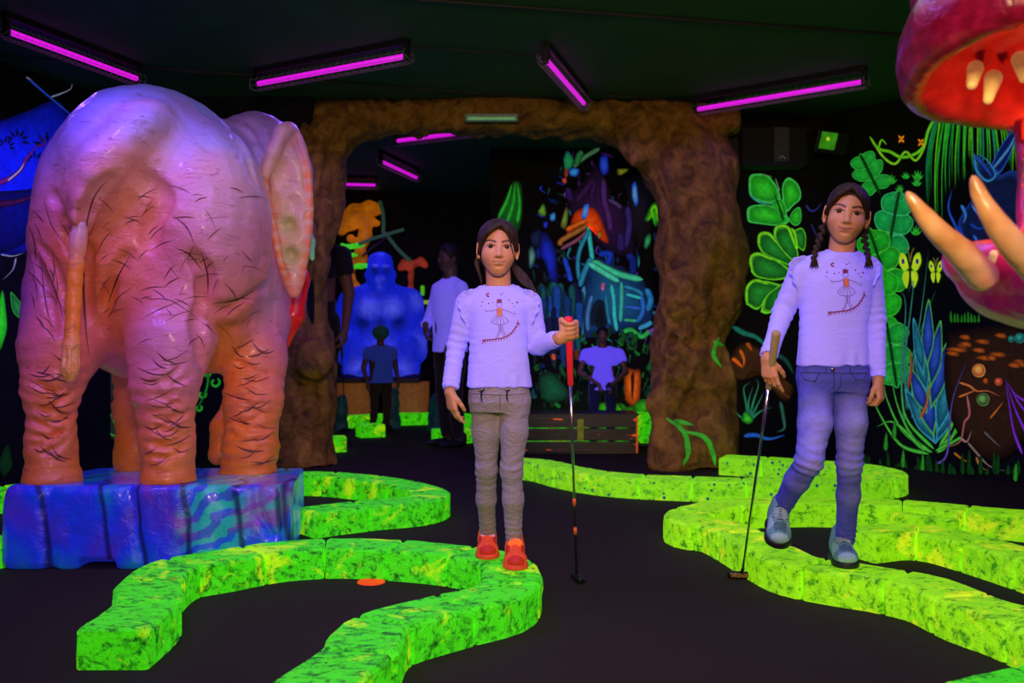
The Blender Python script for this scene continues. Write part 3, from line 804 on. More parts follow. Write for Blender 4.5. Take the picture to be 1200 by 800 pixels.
def make_person(sp):
    """sp: dictionary of joints in world space"""
    vox = sp.get('vox', .004); simple = sp.get('simple', False)
    root = None
    base = np.asarray(sp['base'], float)
    # ---- body: one mesh (face and hands at finer steps)
    parts, cols = [], []
    fr = head_frame(*sp['head']); nb, nr = sp['neck']
    allp = [np.asarray(q) for a in sp['arms'] for q in a['pts']]+[np.asarray(q) for l in sp['legs'] for q in l['pts']]+[fr[0]]
    lo = np.min(allp, 0)-.16; hi = np.max(allp, 0)+.16
    hv = sp.get('hvox', .0019)
    c, R, s = fr
    f = Field(np.minimum(c-.15, nb-.09), np.maximum(c+.15, nb+.09), hv if not simple else .005)
    add_head(f, fr, nb, nr, simple)
    v, q = f.mesh(smooth=1); parts.append((v, q)); cols.append(face_color(v, fr, sp.get('skin', SKIN), teeth=sp.get('teeth', 0)) if not simple else np.tile(np.array(sp.get('skin', SKIN)), (len(v), 1)))
    bv = max(.007, vox)
    f = Field(lo, hi, bv)
    f.loft([(z, cx, cy, max(.02, rx-.016), max(.02, ry-.016)) for z, cx, cy, rx, ry in sp['torso']], k=0)
    if sp.get('pelvis'): f.loft([(z, cx, cy, max(.02, rx-.016), max(.02, ry-.016)) for z, cx, cy, rx, ry in sp['pelvis']], k=.02)
    f.cap(nb-V(0, 0, .04), nb, nr, nr, k=.02)
    for a in sp['arms']:
        w = a.get('wr', .019); P_ = a['pts']; bare = a.get('bare', 0)
        f.chain(P_, [r-(.0 if bare else .010) for r in a['r'][:-1]]+[w], k=.015)
    for l in sp['legs']:
        P_ = l['pts']; f.chain(P_, [r-.009 for r in l['r'][:-1]]+[max(.018, l['r'][-1]-.006)], k=.02)
    v, q = f.mesh(); parts.append((v, q)); cols.append(np.tile(np.array(sp.get('skin', SKIN)), (len(v), 1)))
    for a in sp['arms']:
        if 'hand' not in a: continue
        W = np.asarray(a['pts'][-1]); el = np.asarray(a['pts'][-2]); w = a.get('wr', .019)
        f = Field(W-.17, W+.17, .0021 if not simple else .005)
        f.cap(W+nrm(el-W)*.06, W, w*1.1, w*.95, k=.004)
        a['hand'](f, W)
        v, q = f.mesh(smooth=1); parts.append((v, q)); cc = np.tile(np.array(sp.get('skin', SKIN)), (len(v), 1)); cols.append(cc)
    vq = merge(*parts)
    me = to_mesh('person', *vq, col=np.concatenate(cols))
    root = link('person', me, sp.get('skin_mat', M['skin']), loc=base)
    tag(root, sp['label'], 'person')
    # ---- shirt
    tv = vox
    f = Field(lo-.05, hi+.05, tv)
    f.loft(sp['torso'], k=0, p=2.3)
    for a, b, ra, rb in sp.get('yoke', []): f.cap(a, b, ra, rb, k=.02)
    for a in sp['arms']:
        P_ = a['pts'] if not a.get('short') else a['sleeve']; r = a['r'] if not a.get('short') else a['sr']
        f.chain(P_[:-1], r[:-1], k=.016)
        e = P_[-1]-nrm(P_[-1]-P_[-2])*a.get('back', .012)
        f.cap(P_[-2], e, r[-2], r[-1], k=.012, flat=False); 
        d = nrm(P_[-1]-P_[-2]); f.cap(e, e+d*.2, r[-1]*3, k=0, flat=True, mode='sub')
        f.cap(e-d*.012, e+d*.02, r[-1]-.0055, k=0, flat=True, mode='sub')
    hz = min(t_[0] for t_ in sp['torso'])
    f.cap(nb-V(0, 0, sp.get('collar', .018)), c, nr*1.09, nr*1.35, k=.004, mode='sub', flat=True)
    fold = sp.get('fold', .0026)
    zs = [a['pts'] for a in sp['arms']]
    def disp(v):
        d = sn(v*np.array([1, 1, .45]), 17, 3, 2)*fold*1.3*np.clip((nb[2]-.02-v[:,2])/.08, 0, 1)
        for P_ in zs:
            el = np.asarray(P_[1]); dd = np.linalg.norm(v-el, axis=1); ax = nrm(np.asarray(P_[-1])-np.asarray(P_[0]))
            u = (v-el)@ax+.006*sn(v, 30, 5, 2)
            d += np.exp(-(dd/.085)**2)*np.sin(u*2*PI/.030+3*sn(v, 14, 8, 2))*.0024
            wr = np.asarray(P_[-1]); dd = np.linalg.norm(v-wr, axis=1)
            d += np.exp(-(dd/.07)**2)*np.sin(u*2*PI/.021+2*sn(v, 16, 8, 2))*.0015
        hem = np.exp(-((v[:,2]-hz)/.05)**2); d += hem*np.sin(v[:,0]*90+2*np.sin(v[:,0]*31))*.0032
        return d
    shirt = add_part('shirt', f.mesh(disp=disp), sp['shirt_mat'], root)
    # ---- trousers
    f = Field(lo-.05, hi+.05, tv)
    f.loft(sp['pelvis'], k=0, p=2.3)
    for l in sp['legs']:
        P_ = l['pts']; r = l['r']
        f.chain(P_[:-1], r[:-1], k=l.get('k', .02))
        e = P_[-1]; f.cap(P_[-2], e, r[-2], r[-1], k=.02); d = nrm(P_[-1]-P_[-2]); f.cap(e, e+d*.2, r[-1]*3, flat=True, mode='sub')
    wtop = max(t_[0] for t_ in sp['pelvis'])
    def disp2(v):
        d = sn(v*np.array([1, 1, .8]), 22, 9, 3)*fold*.8
        for l in sp['legs']:
            P_ = l['pts']; kn = np.asarray(l.get('knee', P_[len(P_)//2])); an = np.asarray(P_[-1])
            ax = nrm(an-np.asarray(P_[0])); u = (v-kn)@ax
            dd = np.linalg.norm((v-kn), axis=1); g = np.exp(-(dd/.075)**2)
            d += g*np.sin((u+.010*sn(v, 25, 4, 2))*2*PI/.034+2.5*sn(v, 12, 8, 2))*sp.get('wr', .0026)
            dd = np.linalg.norm((v-an-V(0, 0, .03)), axis=1); g = np.exp(-(dd/.06)**2)
            d += g*np.sin((u+.006*sn(v, 25, 6, 2))*2*PI/.024+2.5*sn(v, 14, 8, 2))*sp.get('wr', .0026)*.9
        return d
    lv, lq = f.mesh(disp=disp2)
    tcol = sp['leg_col'](lv) if 'leg_col' in sp else None
    trousers = add_part('trousers', (lv, lq), sp['leg_mat'], root, tcol)
    # ---- hair
    if 'hair' in sp:
        f = Field(c-.26, c+.22, sp.get('hairvox', .0028)); sp['hair'](f, fr)
        def dh(v):
            q_ = (v-c)@R; an = np.arctan2(q_[:,0], q_[:,2]+.02)
            return np.sin(an*88+3*sn(v, 14, 2, 2))*.0005+sn(v, 22, 1, 2)*.0016
        hair = add_part('hair', f.mesh(disp=dh if not simple else None), sp.get('hair_mat', M['hair']), root)
    else: hair = None
    if not simple: eyes(root, fr, sp.get('gaze', (0, 1, 0)))
    return root, shirt, trousers, hair, fr

def secs(rows, d, dy=0):
    """rows of (pixel y, x left, x right, half depth)"""
    out = []
    for r in rows:
        y, a, b, h = r[:4]; dd = d+(r[4] if len(r) > 4 else 0)
        p, q = P(a, y, dd), P(b, y, dd)
        out.append((p[2], (p[0]+q[0])/2, dd, (q[0]-p[0])/2, h))
    return out
# ================================================================ girl in grey leggings
def shoe_mat(name, es):
    t = NT(name); a = t.attr(); n = t.noise(260, 2, .7); b = t.mix(t.ramp(n, [(.35, 0.), (.7, .5)]), a, (.01, .01, .01)); t.bump(n, .5, .003)
    return t.fin(b, .7, emis=b, es=es)
M['shoe_orange'] = shoe_mat('neon_orange_mesh', .3); M['shoe_teal'] = shoe_mat('grey_teal_mesh', .05)
OC = (rgb(245, 85, 18), rgb(205, 35, 15), rgb(235, 72, 18)); TCO = (rgb(105, 165, 158), rgb(165, 215, 205), rgb(45, 75, 90))
M['sole_orange'] = plain('coral_rubber', rgb(225, 70, 40), .6, es=.12)
M['lace_orange'] = plain('bright_orange_lace', rgb(255, 110, 25), .6, es=.45)
M['sole_black'] = plain('black_rubber', rgb(22, 24, 26), .5)
M['sole_teal'] = plain('pale_teal_foam', rgb(90, 165, 155), .6)
M['lace_grey'] = plain('pale_grey_lace', rgb(150, 180, 175), .7)
M['sock'] = glow_cloth('white_sock', (.8, .75, .9), (.20, .13, .95), .4)
M['cord'] = plain('black_cord', (.012, .012, .014), .6)

D = 3.70
Hand = {}
CT, CB = P(666, 371, 3.60), G(676, 681)
gc = CT+(CB-CT)*.045
def hand_grip(f, W):
    add_grip(f, W, gc, CT-CB, .35, -2.75, s=.98, R=.0125)
def hand_relax(f, W):
    add_hand(f, W, V(.16, -.10, -1), V(-.80, -.60, .05), V(.55, -.83, 0), .95, curl=(.28, .42, .55, .62), thumb=.45, spread=.06)
def hair1(f, fr):
    c, R, s = fr; L = lambda x, y, z: c+R@(V(x, y, z)*s)
    f.ell(L(0, -1.6, 3.1), V(7.5, 8.9, 7.9)*s, R); f.ell(L(0, -4.6, -1.5), V(6.9, 5.5, 7.0)*s, R, .02)
    f.ell(L(-.6, 9.6, -2.0), V(5.9, 8.2, 9.0)*s, R, .004, 'sub'); f.ell(L(0, 4.0, -9.5), V(8.0, 8.0, 8.4)*s, R, .006, 'sub')
    for q in (-1, 1): f.ell(L(q*7.6, .3, -1.5), V(1.9, 2.6, 3.0)*s, R, .003, 'sub')
    f.ell(L(0, -6.0, -7.5), V(4.6, 3.0, 5.0)*s, R, .012)
    # swept sides from the parting and the loose strand across the brow
    strand(f, [L(.8, 6.2, 8.3), L(-3.2, 6.9, 5.6), L(-5.9, 4.4, 2.0), L(-6.8, 1.6, -2.0)], .010, .006, k=.006)
    strand(f, [L(.8, 6.3, 8.2), L(3.6, 6.6, 5.8), L(6.0, 4.2, 2.4), L(7.0, 1.2, -.8)], .010, .006, k=.006)
    strand(f, [L(1.0, 7.2, 7.6), L(3.2, 7.6, 4.0), L(4.6, 7.0, -.4), L(5.7, 5.6, -4.6), L(6.2, 4.0, -7.5)], .0028, .0018)
    strand(f, [L(1.2, 7.0, 7.8), L(4.2, 6.9, 3.6), L(5.6, 5.8, -1), L(6.3, 4.2, -5)], .0024, .0014)
    # untied wisps at the left and the tail over her left shoulder
    for i in range(5): strand(f, [L(-6.6, -1-i*.4, -2+i), L(-8.0+.3*i, -1.5, -5-.4*i), L(-7.0+.35*i, -1.5, -8.6-i*.7), L(-5.6, -2.5, -12-.6*i)], .0035, .0018)
    for i in range(7): strand(f, [L(5.2, -4, -3-i*.5), L(6.4+.5*i*.5, -2.5, -8.5+.3*i), L(9.0+.45*i, -.6-.2*i, -12.2+.25*i), L(12.6+.3*i, .6, -14.6-.25*i)], .0070, .0028, k=.003)
torso = secs([(453, 546, 623, .080), (440, 548, 621, .078), (410, 550, 618, .074), (380, 550, 618, .077), (362, 549, 620, .076), (350, 549, 620, .066), (342, 556, 613, .064), (336, 563, 606, .062)], D)
G1 = dict(
    label='girl in violet-white shirt and grey leggings standing on the green kerb holding a red-gripped putter',
    base=V(P(588, 660, D)[0], D, HB), head=(P(583.5, 291, D-.02), .215, .06, .0, .02), neck=(P(584.5, 341, D+.01), .045),
    torso=torso, yoke=[(P(574, 343, D), P(548, 352, D), .030, .034), (P(596, 343, D), P(621, 352, D), .030, .034)],
    pelvis=secs([(482, 552, 620, .070), (470, 549, 622, .084), (458, 549, 621, .082), (446, 552, 619, .074)], D+.01),
    arms=[dict(pts=[P(546, 357, D), P(535, 405, D+.02), P(527, 459, D-.04)], r=[.040, .036, .0285], hand=hand_relax, wr=.0205),
          dict(pts=[P(623, 357, D), P(630, 404, D+.03), P(656, 396, D-.09)], r=[.040, .038, .0285], hand=hand_grip, wr=.0195)],
    legs=[dict(pts=[P(569, 470, D+.02), P(570, 505, D+.03), P(570, 550, D+.05), P(569.5, 585, D+.10), P(571.5, 625, D+.17)], r=[.056, .051, .0385, .0365, .0285]),
          dict(pts=[P(603, 470, D), P(602.5, 505, D-.01), P(599.5, 550, D-.01), P(601.5, 585, D+.0), P(602.5, 634, D+.03)], r=[.056, .051, .0395, .038, .0295])],
    shirt_mat=M['shirt'], leg_mat=M['grey_knit'], hair=hair1, wr=.0022, gaze=(-.02, 1, .02), teeth=.8)
girl1, shirt1, leg1, hair_1, fr1 = make_person(G1)
def collar(root, shirt, nb, nr, bv):
    pts = []
    for a in np.linspace(0, 2*PI, 41):
        x, y = nb[0]+math.cos(a)*nr*1.20, nb[1]+math.sin(a)*nr*1.20; h = bv.ray_cast(Vector((x, y, nb[2]+.05)), Vector((0, 0, -1)))
        pts.append(V(x, y, h[0].z if h[0] else nb[2]-.02))
    z_ = np.array([p[2] for p in pts[:-1]]); z_ = np.array([np.median(np.roll(z_, -i+3)[:7]) for i in range(len(z_))]); ker = np.ones(7)/7; z_ = np.convolve(np.concatenate([z_[-3:], z_, z_[:3]]), ker, 'valid')
    Q = [V(p[0], p[1], z) for p, z in zip(pts[:-1], z_)]; Q.append(Q[0])
    bm = bmesh.new()
    rings = []
    for i, p in enumerate(Q[:-1]):
        t_ = nrm(Q[i+1]-Q[i-1 if i else -2]); o = nrm(V(p[0]-nb[0], p[1]-nb[1], 0)); u = V(0, 0, 1)
        rings.append([bm.verts.new(tuple(p+o*(.0045*math.cos(b))+u*(.0085*math.sin(b)))) for b in np.linspace(0, 2*PI, 9)[:-1]])
    n = len(rings)
    for i in range(n):
        for k_ in range(8): bm.faces.new((rings[i][k_], rings[(i+1) % n][k_], rings[(i+1) % n][(k_+1) % 8], rings[i][(k_+1) % 8]))
    bmesh.ops.recalc_face_normals(bm, faces=bm.faces[:]); me = bpy.data.meshes.new('collar'); bm.to_mesh(me); bm.free(); rel(me, root); return link('collar', me, M['shirt'], shirt)
bvh = BVHTree.FromPolygons([v.co+girl1.location for v in shirt1.data.vertices], [tuple(p.vertices) for p in shirt1.data.polygons])
collar(girl1, shirt1, G1['neck'][0], G1['neck'][1], bvh)
k = D*.985/F/3.635
o = P(585, 377.5, D*.985); shirt_print(girl1, shirt1, bvh, o[0], o[2], k, D)
ruffle(girl1, shirt1, [P(556, 340, D-.045), P(545.5, 349, D-.040), P(543, 362, D-.052), P(546, 378, D-.070)], lambda t: V(-.8+.5*t, -.35, .55-.5*t), M['shirt'], .024, 5)
ruffle(girl1, shirt1, [P(613, 340, D-.045), P(624, 349, D-.040), P(626.5, 362, D-.052), P(623, 378, D-.070)], lambda t: V(.8-.5*t, -.35, .55-.5*t), M['shirt'], .022, 5)
toe = G(604.5, 669, HB); heel = toe+V(-.004, .185, 0)
shoe_parts(girl1, heel, toe, (0, 0, 1), .090, (M['shoe_orange'], M['sole_orange'], M['lace_orange'], OC), .020, 1)
toe = G(572, 656, HB)+V(-.002, 0, 0); heel = toe+V(-.006, .185, 0)
shoe_parts(girl1, heel, toe, (0, 0, 1), .090, (M['shoe_orange'], M['sole_orange'], M['lace_orange'], OC), .020, 2)
for a, b in ((P(571.5, 612, D+.16), P(571.5, 630, D+.165)), (P(602.5, 628, D+.03), P(602.5, 641, D+.03))):
    bm = bmesh.new(); tube(bm, [a, b], .028, 20); me = bpy.data.meshes.new('sock'); bm.to_mesh(me); bm.free(); rel(me, girl1); link('sock', me, M['sock'], girl1)
for x in (564, 594):
    bm = bmesh.new(); p = P(x, 460, D-.085)
    tube(bm, [p+V(.010, 0, .012), p+V(.002, -.006, .006), p+V(-.008, -.002, .012), p+V(.001, -.006, .004), p+V(0, -.008, -.016), p+V(.003, -.007, -.026)], .0032, 6)
    me = bpy.data.meshes.new('drawstring'); bm.to_mesh(me); bm.free(); rel(me, girl1); link('drawstring', me, M['cord'], leg1)
bm = bmesh.new(); e = fr1[0]+fr1[1]@(V(7.0, .2, -3.5)*fr1[2]); bmesh.ops.create_icosphere(bm, subdivisions=2, radius=.0032); bmesh.ops.translate(bm, verts=bm.verts, vec=tuple(e))
me = bpy.data.meshes.new('earring'); bm.to_mesh(me); bm.free(); rel(me, girl1); M['pearl'] = plain('pearl', (.8, .75, .7), .2); link('earring', me, M['pearl'], girl1)

# ================================================================ putters
def putter(top, foot, grip_len, grip_mat, label, head_dir, bands=(), head_mat=None, shaft_mat=None, face=None, gr=.0135, head_len=.11):
    top = np.asarray(top, float); foot = np.asarray(foot, float); ax = nrm(top-foot)
    r = empty('putter', tuple(foot), 0, label, 'golf club')
    T_ = top-foot; L = np.linalg.norm(T_); q = lambda t: ax*t
    bm = bmesh.new(); tube(bm, [q(.025), q(L*.45), q(L-grip_len+.02)], [.0045, .0052, .0065], 12); bmesh_obj('shaft', bm, shaft_mat or M['steel'], r, smooth=True)
    bm = bmesh.new(); g0 = L-grip_len
    tube(bm, [q(g0), q(g0+.004), q(g0+grip_len*.5), q(L-.012), q(L-.004), q(L)], [gr*.6, gr*.80, gr*.92, gr*1.12, gr*1.1, gr*.7], 18); bmesh_obj('grip', bm, grip_mat, r, smooth=True)
    for t_, m in bands:
        bm = bmesh.new(); tube(bm, [q(t_), q(t_+.028)], .0068, 12); bmesh_obj('shaft_band', bm, m, r, smooth=True)
    hd = nrm(V(head_dir[0], head_dir[1], 0)); n = V(-hd[1], hd[0], 0)
    f = Field(V(-.1, -.1, -.01), V(.1, .1, .08), .0022)
    Rm = np.stack([hd, n, V(0, 0, 1)], 1)
    f.rbox(V(0, 0, .016)+hd*.0, (head_len/2, .012, .014), .010, Rm); f.rbox(n*.012+V(0, 0, .010), (head_len*.36, .014, .008), .006, Rm, .006)
    f.cap(V(0, 0, .02), ax*.055, .008, .0062, k=.008)
    h = add_local('head', f.mesh(), head_mat or M['dark_head'], r)
    if face:
        bm = bmesh.new(); box(bm, -n*.0125+V(0, 0, .016), (head_len*.78, .003, .017), Matrix([list(a) for a in Rm]), .001); bmesh_obj('face_insert', bm, face, h)
    return r
def add_local(name, vq, m, parent, col=None):
    me = to_mesh(name, *vq, col=col); return link(name, me, m, parent)
M['steel'] = plain('chromed_steel', (.55, .56, .55), .18, 1.0, var=.05)
M['dark_head'] = plain('dark_cast_metal', (.03, .03, .032), .35, .8)
M['grip_red'] = plain('red_rubber_grip', rgb(225, 25, 45), .55, es=.12, vs=200)
M['grip_tan'] = plain('tan_rubber_grip', rgb(165, 150, 95), .6, vs=200)
t = NT('speckled_gold_insert'); n_ = t.voro(260); M['gold'] = t.fin(t.ramp(n_, [(.25, rgb(225, 190, 90)), (.5, rgb(90, 70, 30))]), .4, .5)
M['tape'] = plain('orange_tape', rgb(210, 90, 40), .5, es=.15)
putter(CT, CB, .265, M['grip_red'], 'putter with long red grip held upright by the girl in grey leggings', (.25, -1), [(.21, M['tape']), (.335, M['tape'])])

# ================================================================ girl in jeans
D2 = 3.60
def denim():
    t = NT('faded_blue_denim'); a = t.attr(); n = t.noise(500, 2, .7); w = t.noise(40, 4, .7, t.mapv((1, 1, .5))); f2 = t.noise(18, 4, .6, t.mapv((1, 1, 1.7)), .8)
    base = t.mix(t.ramp(n, [(.3, .0), (.7, .2)]), a, (.30, .32, .80))
    base = t.mix(t.math('MULTIPLY', w, .35), base, (.05, .06, .16))
    t.bump(t.math('ADD', t.math('MULTIPLY', f2, 1.4), t.math('MULTIPLY', w, .3)), .25, .03)
    return t.fin(base, .85, spec=.2, emis=(.05, .05, .9), es=.06)
M['denim'] = denim()
C2T, C2B = P(910, 388, 3.42), G(869, 678)
def hand_club(f, W):
    add_hand(f, W, V(.10, -.12, -1), V(-.62, -.78, .10), V(.80, -.60, .03), .97, curl=(.30, .62, .78, .90), thumb=.75, spread=.10)
def hand_rel2(f, W):
    add_hand(f, W, V(.10, -.25, -1), V(.75, -.62, 0), V(-.62, -.78, 0), .95, curl=(.75, .95, 1.0, 1.0), thumb=.35, spread=.03)
def hair2(f, fr):
    c, R, s = fr; L = lambda x, y, z: c+R@(V(x, y, z)*s)
    f.ell(L(0, -1.6, 3.1), V(7.3, 8.8, 7.7)*s, R); f.ell(L(0, -4.6, -1.5), V(6.8, 5.3, 6.6)*s, R, .02)
    f.ell(L(0, 9.4, -2.3), V(6.0, 8.4, 8.8)*s, R, .004, 'sub'); f.ell(L(0, 4.0, -9.5), V(8.0, 8.0, 8.4)*s, R, .006, 'sub')
    for q in (-1, 1): f.ell(L(q*7.6, .3, -1.2), V(1.9, 2.6, 3.2)*s, R, .003, 'sub')
    for q in (-1, 1):
        strand(f, [L(.2, 6.4, 8.6), L(q*3.4, 7.0, 5.9), L(q*5.9, 4.6, 2.4), L(q*6.9, 1.2, -.6)], .009, .006, k=.005)
    strand(f, [L(.2, 7.0, 7.9), L(3.2, 7.9, 5.0), L(5.0, 7.0, 2.2), L(5.8, 5.8, .2)], .0022, .0012)
    f.ell(L(0, -6.0, -6.5), V(4.6, 2.6, 4.0)*s, R, .012)
def braids2(f, pts_r):
    pass
torso2 = secs([(428, 933, 1018, .082), (415, 935, 1017, .080), (385, 937, 1015, .076), (350, 938, 1019, .080), (328, 936, 1022, .078), (312, 938, 1019, .066), (303, 950, 1010, .064), (297, 962, 1003, .062)], D2)
torso2[0] = torso2[0]
kneeL = P(948, 541, D2-.10)
G2 = dict(
    label='girl with two braids in violet-white shirt and blue jeans stepping along the yellow green kerb',
    base=V(P(975, 660, D2)[0], D2, HB), head=(P(992.5, 251, D2-.02), .222, -.27, .02, .17), neck=(P(985, 303, D2+.01), .045),
    torso=torso2, yoke=[(P(972, 303, D2), P(938, 314, D2), .030, .036), (P(1000, 302, D2), P(1021, 314, D2), .030, .034)],
    pelvis=secs([(458, 938, 1016, .075), (444, 934, 1019, .088), (434, 934, 1017, .086), (422, 937, 1014, .078)], D2+.01),
    arms=[dict(pts=[P(937, 320, D2), P(918, 365, D2+.03), P(899, 420, D2-.10)], r=[.042, .039, .029], hand=hand_club, wr=.021),
          dict(pts=[P(1020, 318, D2), P(1025, 375, D2+.03), P(1029, 447, D2-.02)], r=[.040, .036, .029], hand=hand_rel2, wr=.021)],
    legs=[dict(pts=[P(957, 448, D2+.01), P(955, 495, D2-.05), kneeL, P(934, 562, D2-.02), P(914, 597, D2+.11)], r=[.063, .058, .046, .044, .034], knee=kneeL, k=.018),
          dict(pts=[P(995, 448, D2+.01), P(997, 495, D2), P(995, 542, D2+.02), P(994, 580, D2+.08), P(990, 636, D2+.16)], r=[.062, .056, .044, .041, .034])],
    shirt_mat=M['shirt'], leg_mat=M['denim'], hair=hair2, wr=.0034, gaze=(-.03, 1, 0))
def dcol(v):
    dark = np.array([.05, .06, .40]); fade = np.array([.36, .36, .86])
    w = np.zeros(len(v))
    for l in G2['legs']:
        a, b, kk = [np.asarray(x) for x in l['pts'][:3]]
        for p, r in ((b+V(0, -.05, 0), .085), (kk+V(0, -.04, 0), .06), ((b+kk)/2+V(0, -.05, 0), .07), (np.asarray(l['pts'][3])+V(0, -.04, 0), .05)):
            w = np.maximum(w, np.exp(-((v-p)**2).sum(1)/r**2)*(.95 if r > .055 else .5))
    w = np.clip(w+.12*sn(v, 40, 3, 3), 0, 1)[:, None]
    return dark*(1-w)+fade*w
G2['leg_col'] = dcol
girl2, shirt2, leg2, hair_2, fr2 = make_person(G2)
bvh = BVHTree.FromPolygons([v.co+girl2.location for v in shirt2.data.vertices], [tuple(p.vertices) for p in shirt2.data.polygons])
collar(girl2, shirt2, G2['neck'][0], G2['neck'][1], bvh)
k = D2*.985/F/3.45
o = P(988.5, 344, D2*.985); shirt_print(girl2, shirt2, bvh, o[0], o[2], k, D2)
ruffle(girl2, shirt2, [P(945, 301, D2-.045), P(932.5, 309, D2-.040), P(930, 322, D2-.052), P(936, 338, D2-.075)], lambda t: V(-.8+.5*t, -.35, .55-.5*t), M['shirt'], .022, 5)
ruffle(girl2, shirt2, [P(1013, 300, D2-.045), P(1023, 309, D2-.040), P(1026, 320, D2-.052), P(1023, 334, D2-.075)], lambda t: V(.8-.5*t, -.35, .55-.5*t), M['shirt'], .020, 5)
c, R, s_ = fr2; L = lambda x, y, z: c+R@(V(x, y, z)*s_)
for q, end in ((-1, [P(962, 276, D2), P(957, 290, D2-.05), P(954, 302, D2-.065)]), (1, [P(1013, 275, D2), P(1015, 290, D2-.05), P(1018, 302, D2-.075)])):
    p0 = L(q*6.6, -1.8, -2.5)
    lo_ = np.min([p0]+end, 0)-.05; f = Field(lo_, np.max([p0]+end, 0)+.05, .0022)
    braid(f, [p0]+end, .0125, 13, .009)
    e = end[-1]
    for i in range(5): strand(f, [e, e+V((i-2)*.004, -.002, -.014), e+V((i-2)*.0075, 0, -.036-.003*(i % 2))], .005, .0016)
    me = to_mesh('braid', *f.mesh()); rel(me, girl2); link('braid', me, M['hair'], hair_2)
# shoes: planted right in the picture, the lifted one pointing down towards the viewer
toe = G(994, 667, HB); heel = toe+V(.030, .205, 0)
shoe_parts(girl2, heel, toe, (0, 0, 1), .096, (M['shoe_teal'], M['sole_black'], M['lace_grey'], TCO), .024, 3)
toe2 = P(912, 643, D2-.02); heel2 = P(909, 611, D2+.15)
shoe_parts(girl2, heel2, toe2, (0, -.55, .83), .094, (M['shoe_teal'], M['sole_black'], M['lace_grey'], TCO), .024, 4)
for a, b in ():
    bm = bmesh.new(); tube(bm, [a, b], .033, 20); me = bpy.data.meshes.new('sock'); bm.to_mesh(me); bm.free(); rel(me, girl2); link('sock', me, M['denim_dark'] if 'denim_dark' in M else M['cord'], girl2)
# seams, pockets and fly
def seam_on(root, tr, lines, name, m, r=.0014, y0=D2):
    b = BVHTree.FromPolygons([v.co+root.location for v in tr.data.vertices], [tuple(p.vertices) for p in tr.data.polygons]); bm = bmesh.new()
    for ln in lines:
        W = []
        for i in range(len(ln)-1):
            for t_ in np.linspace(0, 1, 9):
                x = ln[i][0]+(ln[i+1][0]-ln[i][0])*t_; y = ln[i][1]+(ln[i+1][1]-ln[i][1])*t_
                o_ = V(0, 0, CH); d_ = P(x, y, 1)-o_; h = b.ray_cast(Vector(tuple(o_+d_*2.5)), Vector(tuple(nrm(d_))))
                if h[0]: W.append(V(*h[0])-nrm(d_)*.0006)
        if len(W) > 1: tube(bm, W, r, 5)
    me = bpy.data.meshes.new(name); bm.to_mesh(me); bm.free(); rel(me, root); return link(name, me, m, tr)
M['denim_dark'] = plain('dark_denim_seam', (.03, .04, .16), .8)
M['brass'] = plain('brass', (.5, .35, .15), .3, 1)
seam_on(girl2, leg2, [[(934, 436), (976, 437), (1017, 437)], [(938, 437), (943, 445), (955, 447), (960, 437)], [(998, 437), (1003, 445), (1012, 444), (1015, 437)], [(977, 430), (977, 461)], [(985, 437), (985, 452), (978, 460)], [(968, 428), (968, 438)], [(996, 428), (996, 438)]], 'seams', M['denim_dark'], .0017)
seam_on(girl1, leg1, [[(550, 461), (586, 463), (620, 461)], [(586, 464), (586, 480)]], 'seams', M['grey_seam'] if 'grey_seam' in M else M['cord'], .0010, D)
p = P(976, 433, D2-.088); bm = bmesh.new(); bmesh.ops.create_cone(bm, cap_ends=True, segments=16, radius1=.007, radius2=.006, depth=.004, matrix=Matrix.Rotation(PI/2, 4, 'X'))
bmesh.ops.translate(bm, verts=bm.verts, vec=tuple(p)); me = bpy.data.meshes.new('button'); bm.to_mesh(me); bm.free(); rel(me, girl2); link('button', me, M['brass'], leg2)
putter(C2T, C2B, .235, M['grip_tan'], 'slanting putter with tan grip and gold-speckled head held by the girl in jeans', (1, -.15), face=M['gold'])
# ================================================================ elephant statue and its plinth
def slope(d): return .347-.062*(d-4.15)
def surf(f, px, py, d0=3.5, d1=6.0):
    """depth where the ray through a pixel first meets the field"""
    ds = np.arange(d0, d1, .006); pts = np.array([P(px, py, d) for d in ds])
    I = np.round((pts-f.lo)/f.vox).astype(int)
    ok = ((I >= 0) & (I < f.n)).all(1); v = np.full(len(ds), 9.); v[ok] = f.v[tuple(I[ok].T)]
    w = np.where(v < 0)[0]
    return ds[w[0]] if len(w) else None
def on(f, pts, off=0., n=7):
    out = []; last = None
    for x, y in curve_pts([V(a, b, 0) for a, b in pts], n) and [(q[0], q[1]) for q in curve_pts([V(a, b, 0) for a, b in pts], n)]:
        d = surf(f, x, y)
        if d is None: d = last
        if d is None: continue
        if last is not None and abs(d-last) > .25: continue
        last = d; out.append(P(x, y, d-off))
    return out
EV = .0105
f = Field(V(-2.35, 3.95, .25), V(-.72, 5.75, 2.15), EV)
E = lambda px, py, d, rx, ry, rz, k=.08: f.ell(P(px, py, d), (rx, ry, rz), None, k)
E(180, 290, 4.78, .50, .58, .64, 0)
E(188, 200, 4.82, .38, .72, .375, .15)
E(108, 275, 4.62, .230, .34, .46, .12)
E(246, 268, 4.56, .275, .36, .48, .10)
E(262, 350, 5.05, .26, .50, .36, .12)
E(288, 320, 5.10, .23, .32, .46, .12)
E(300, 195, 5.25, .245, .30, .285, .08)
E(333, 215, 5.32, .15, .22, .22, .08)
E(248, 385, 4.85, .20, .34, .20, .08)
E(116, 400, 4.55, .11, .14, .105, .05)
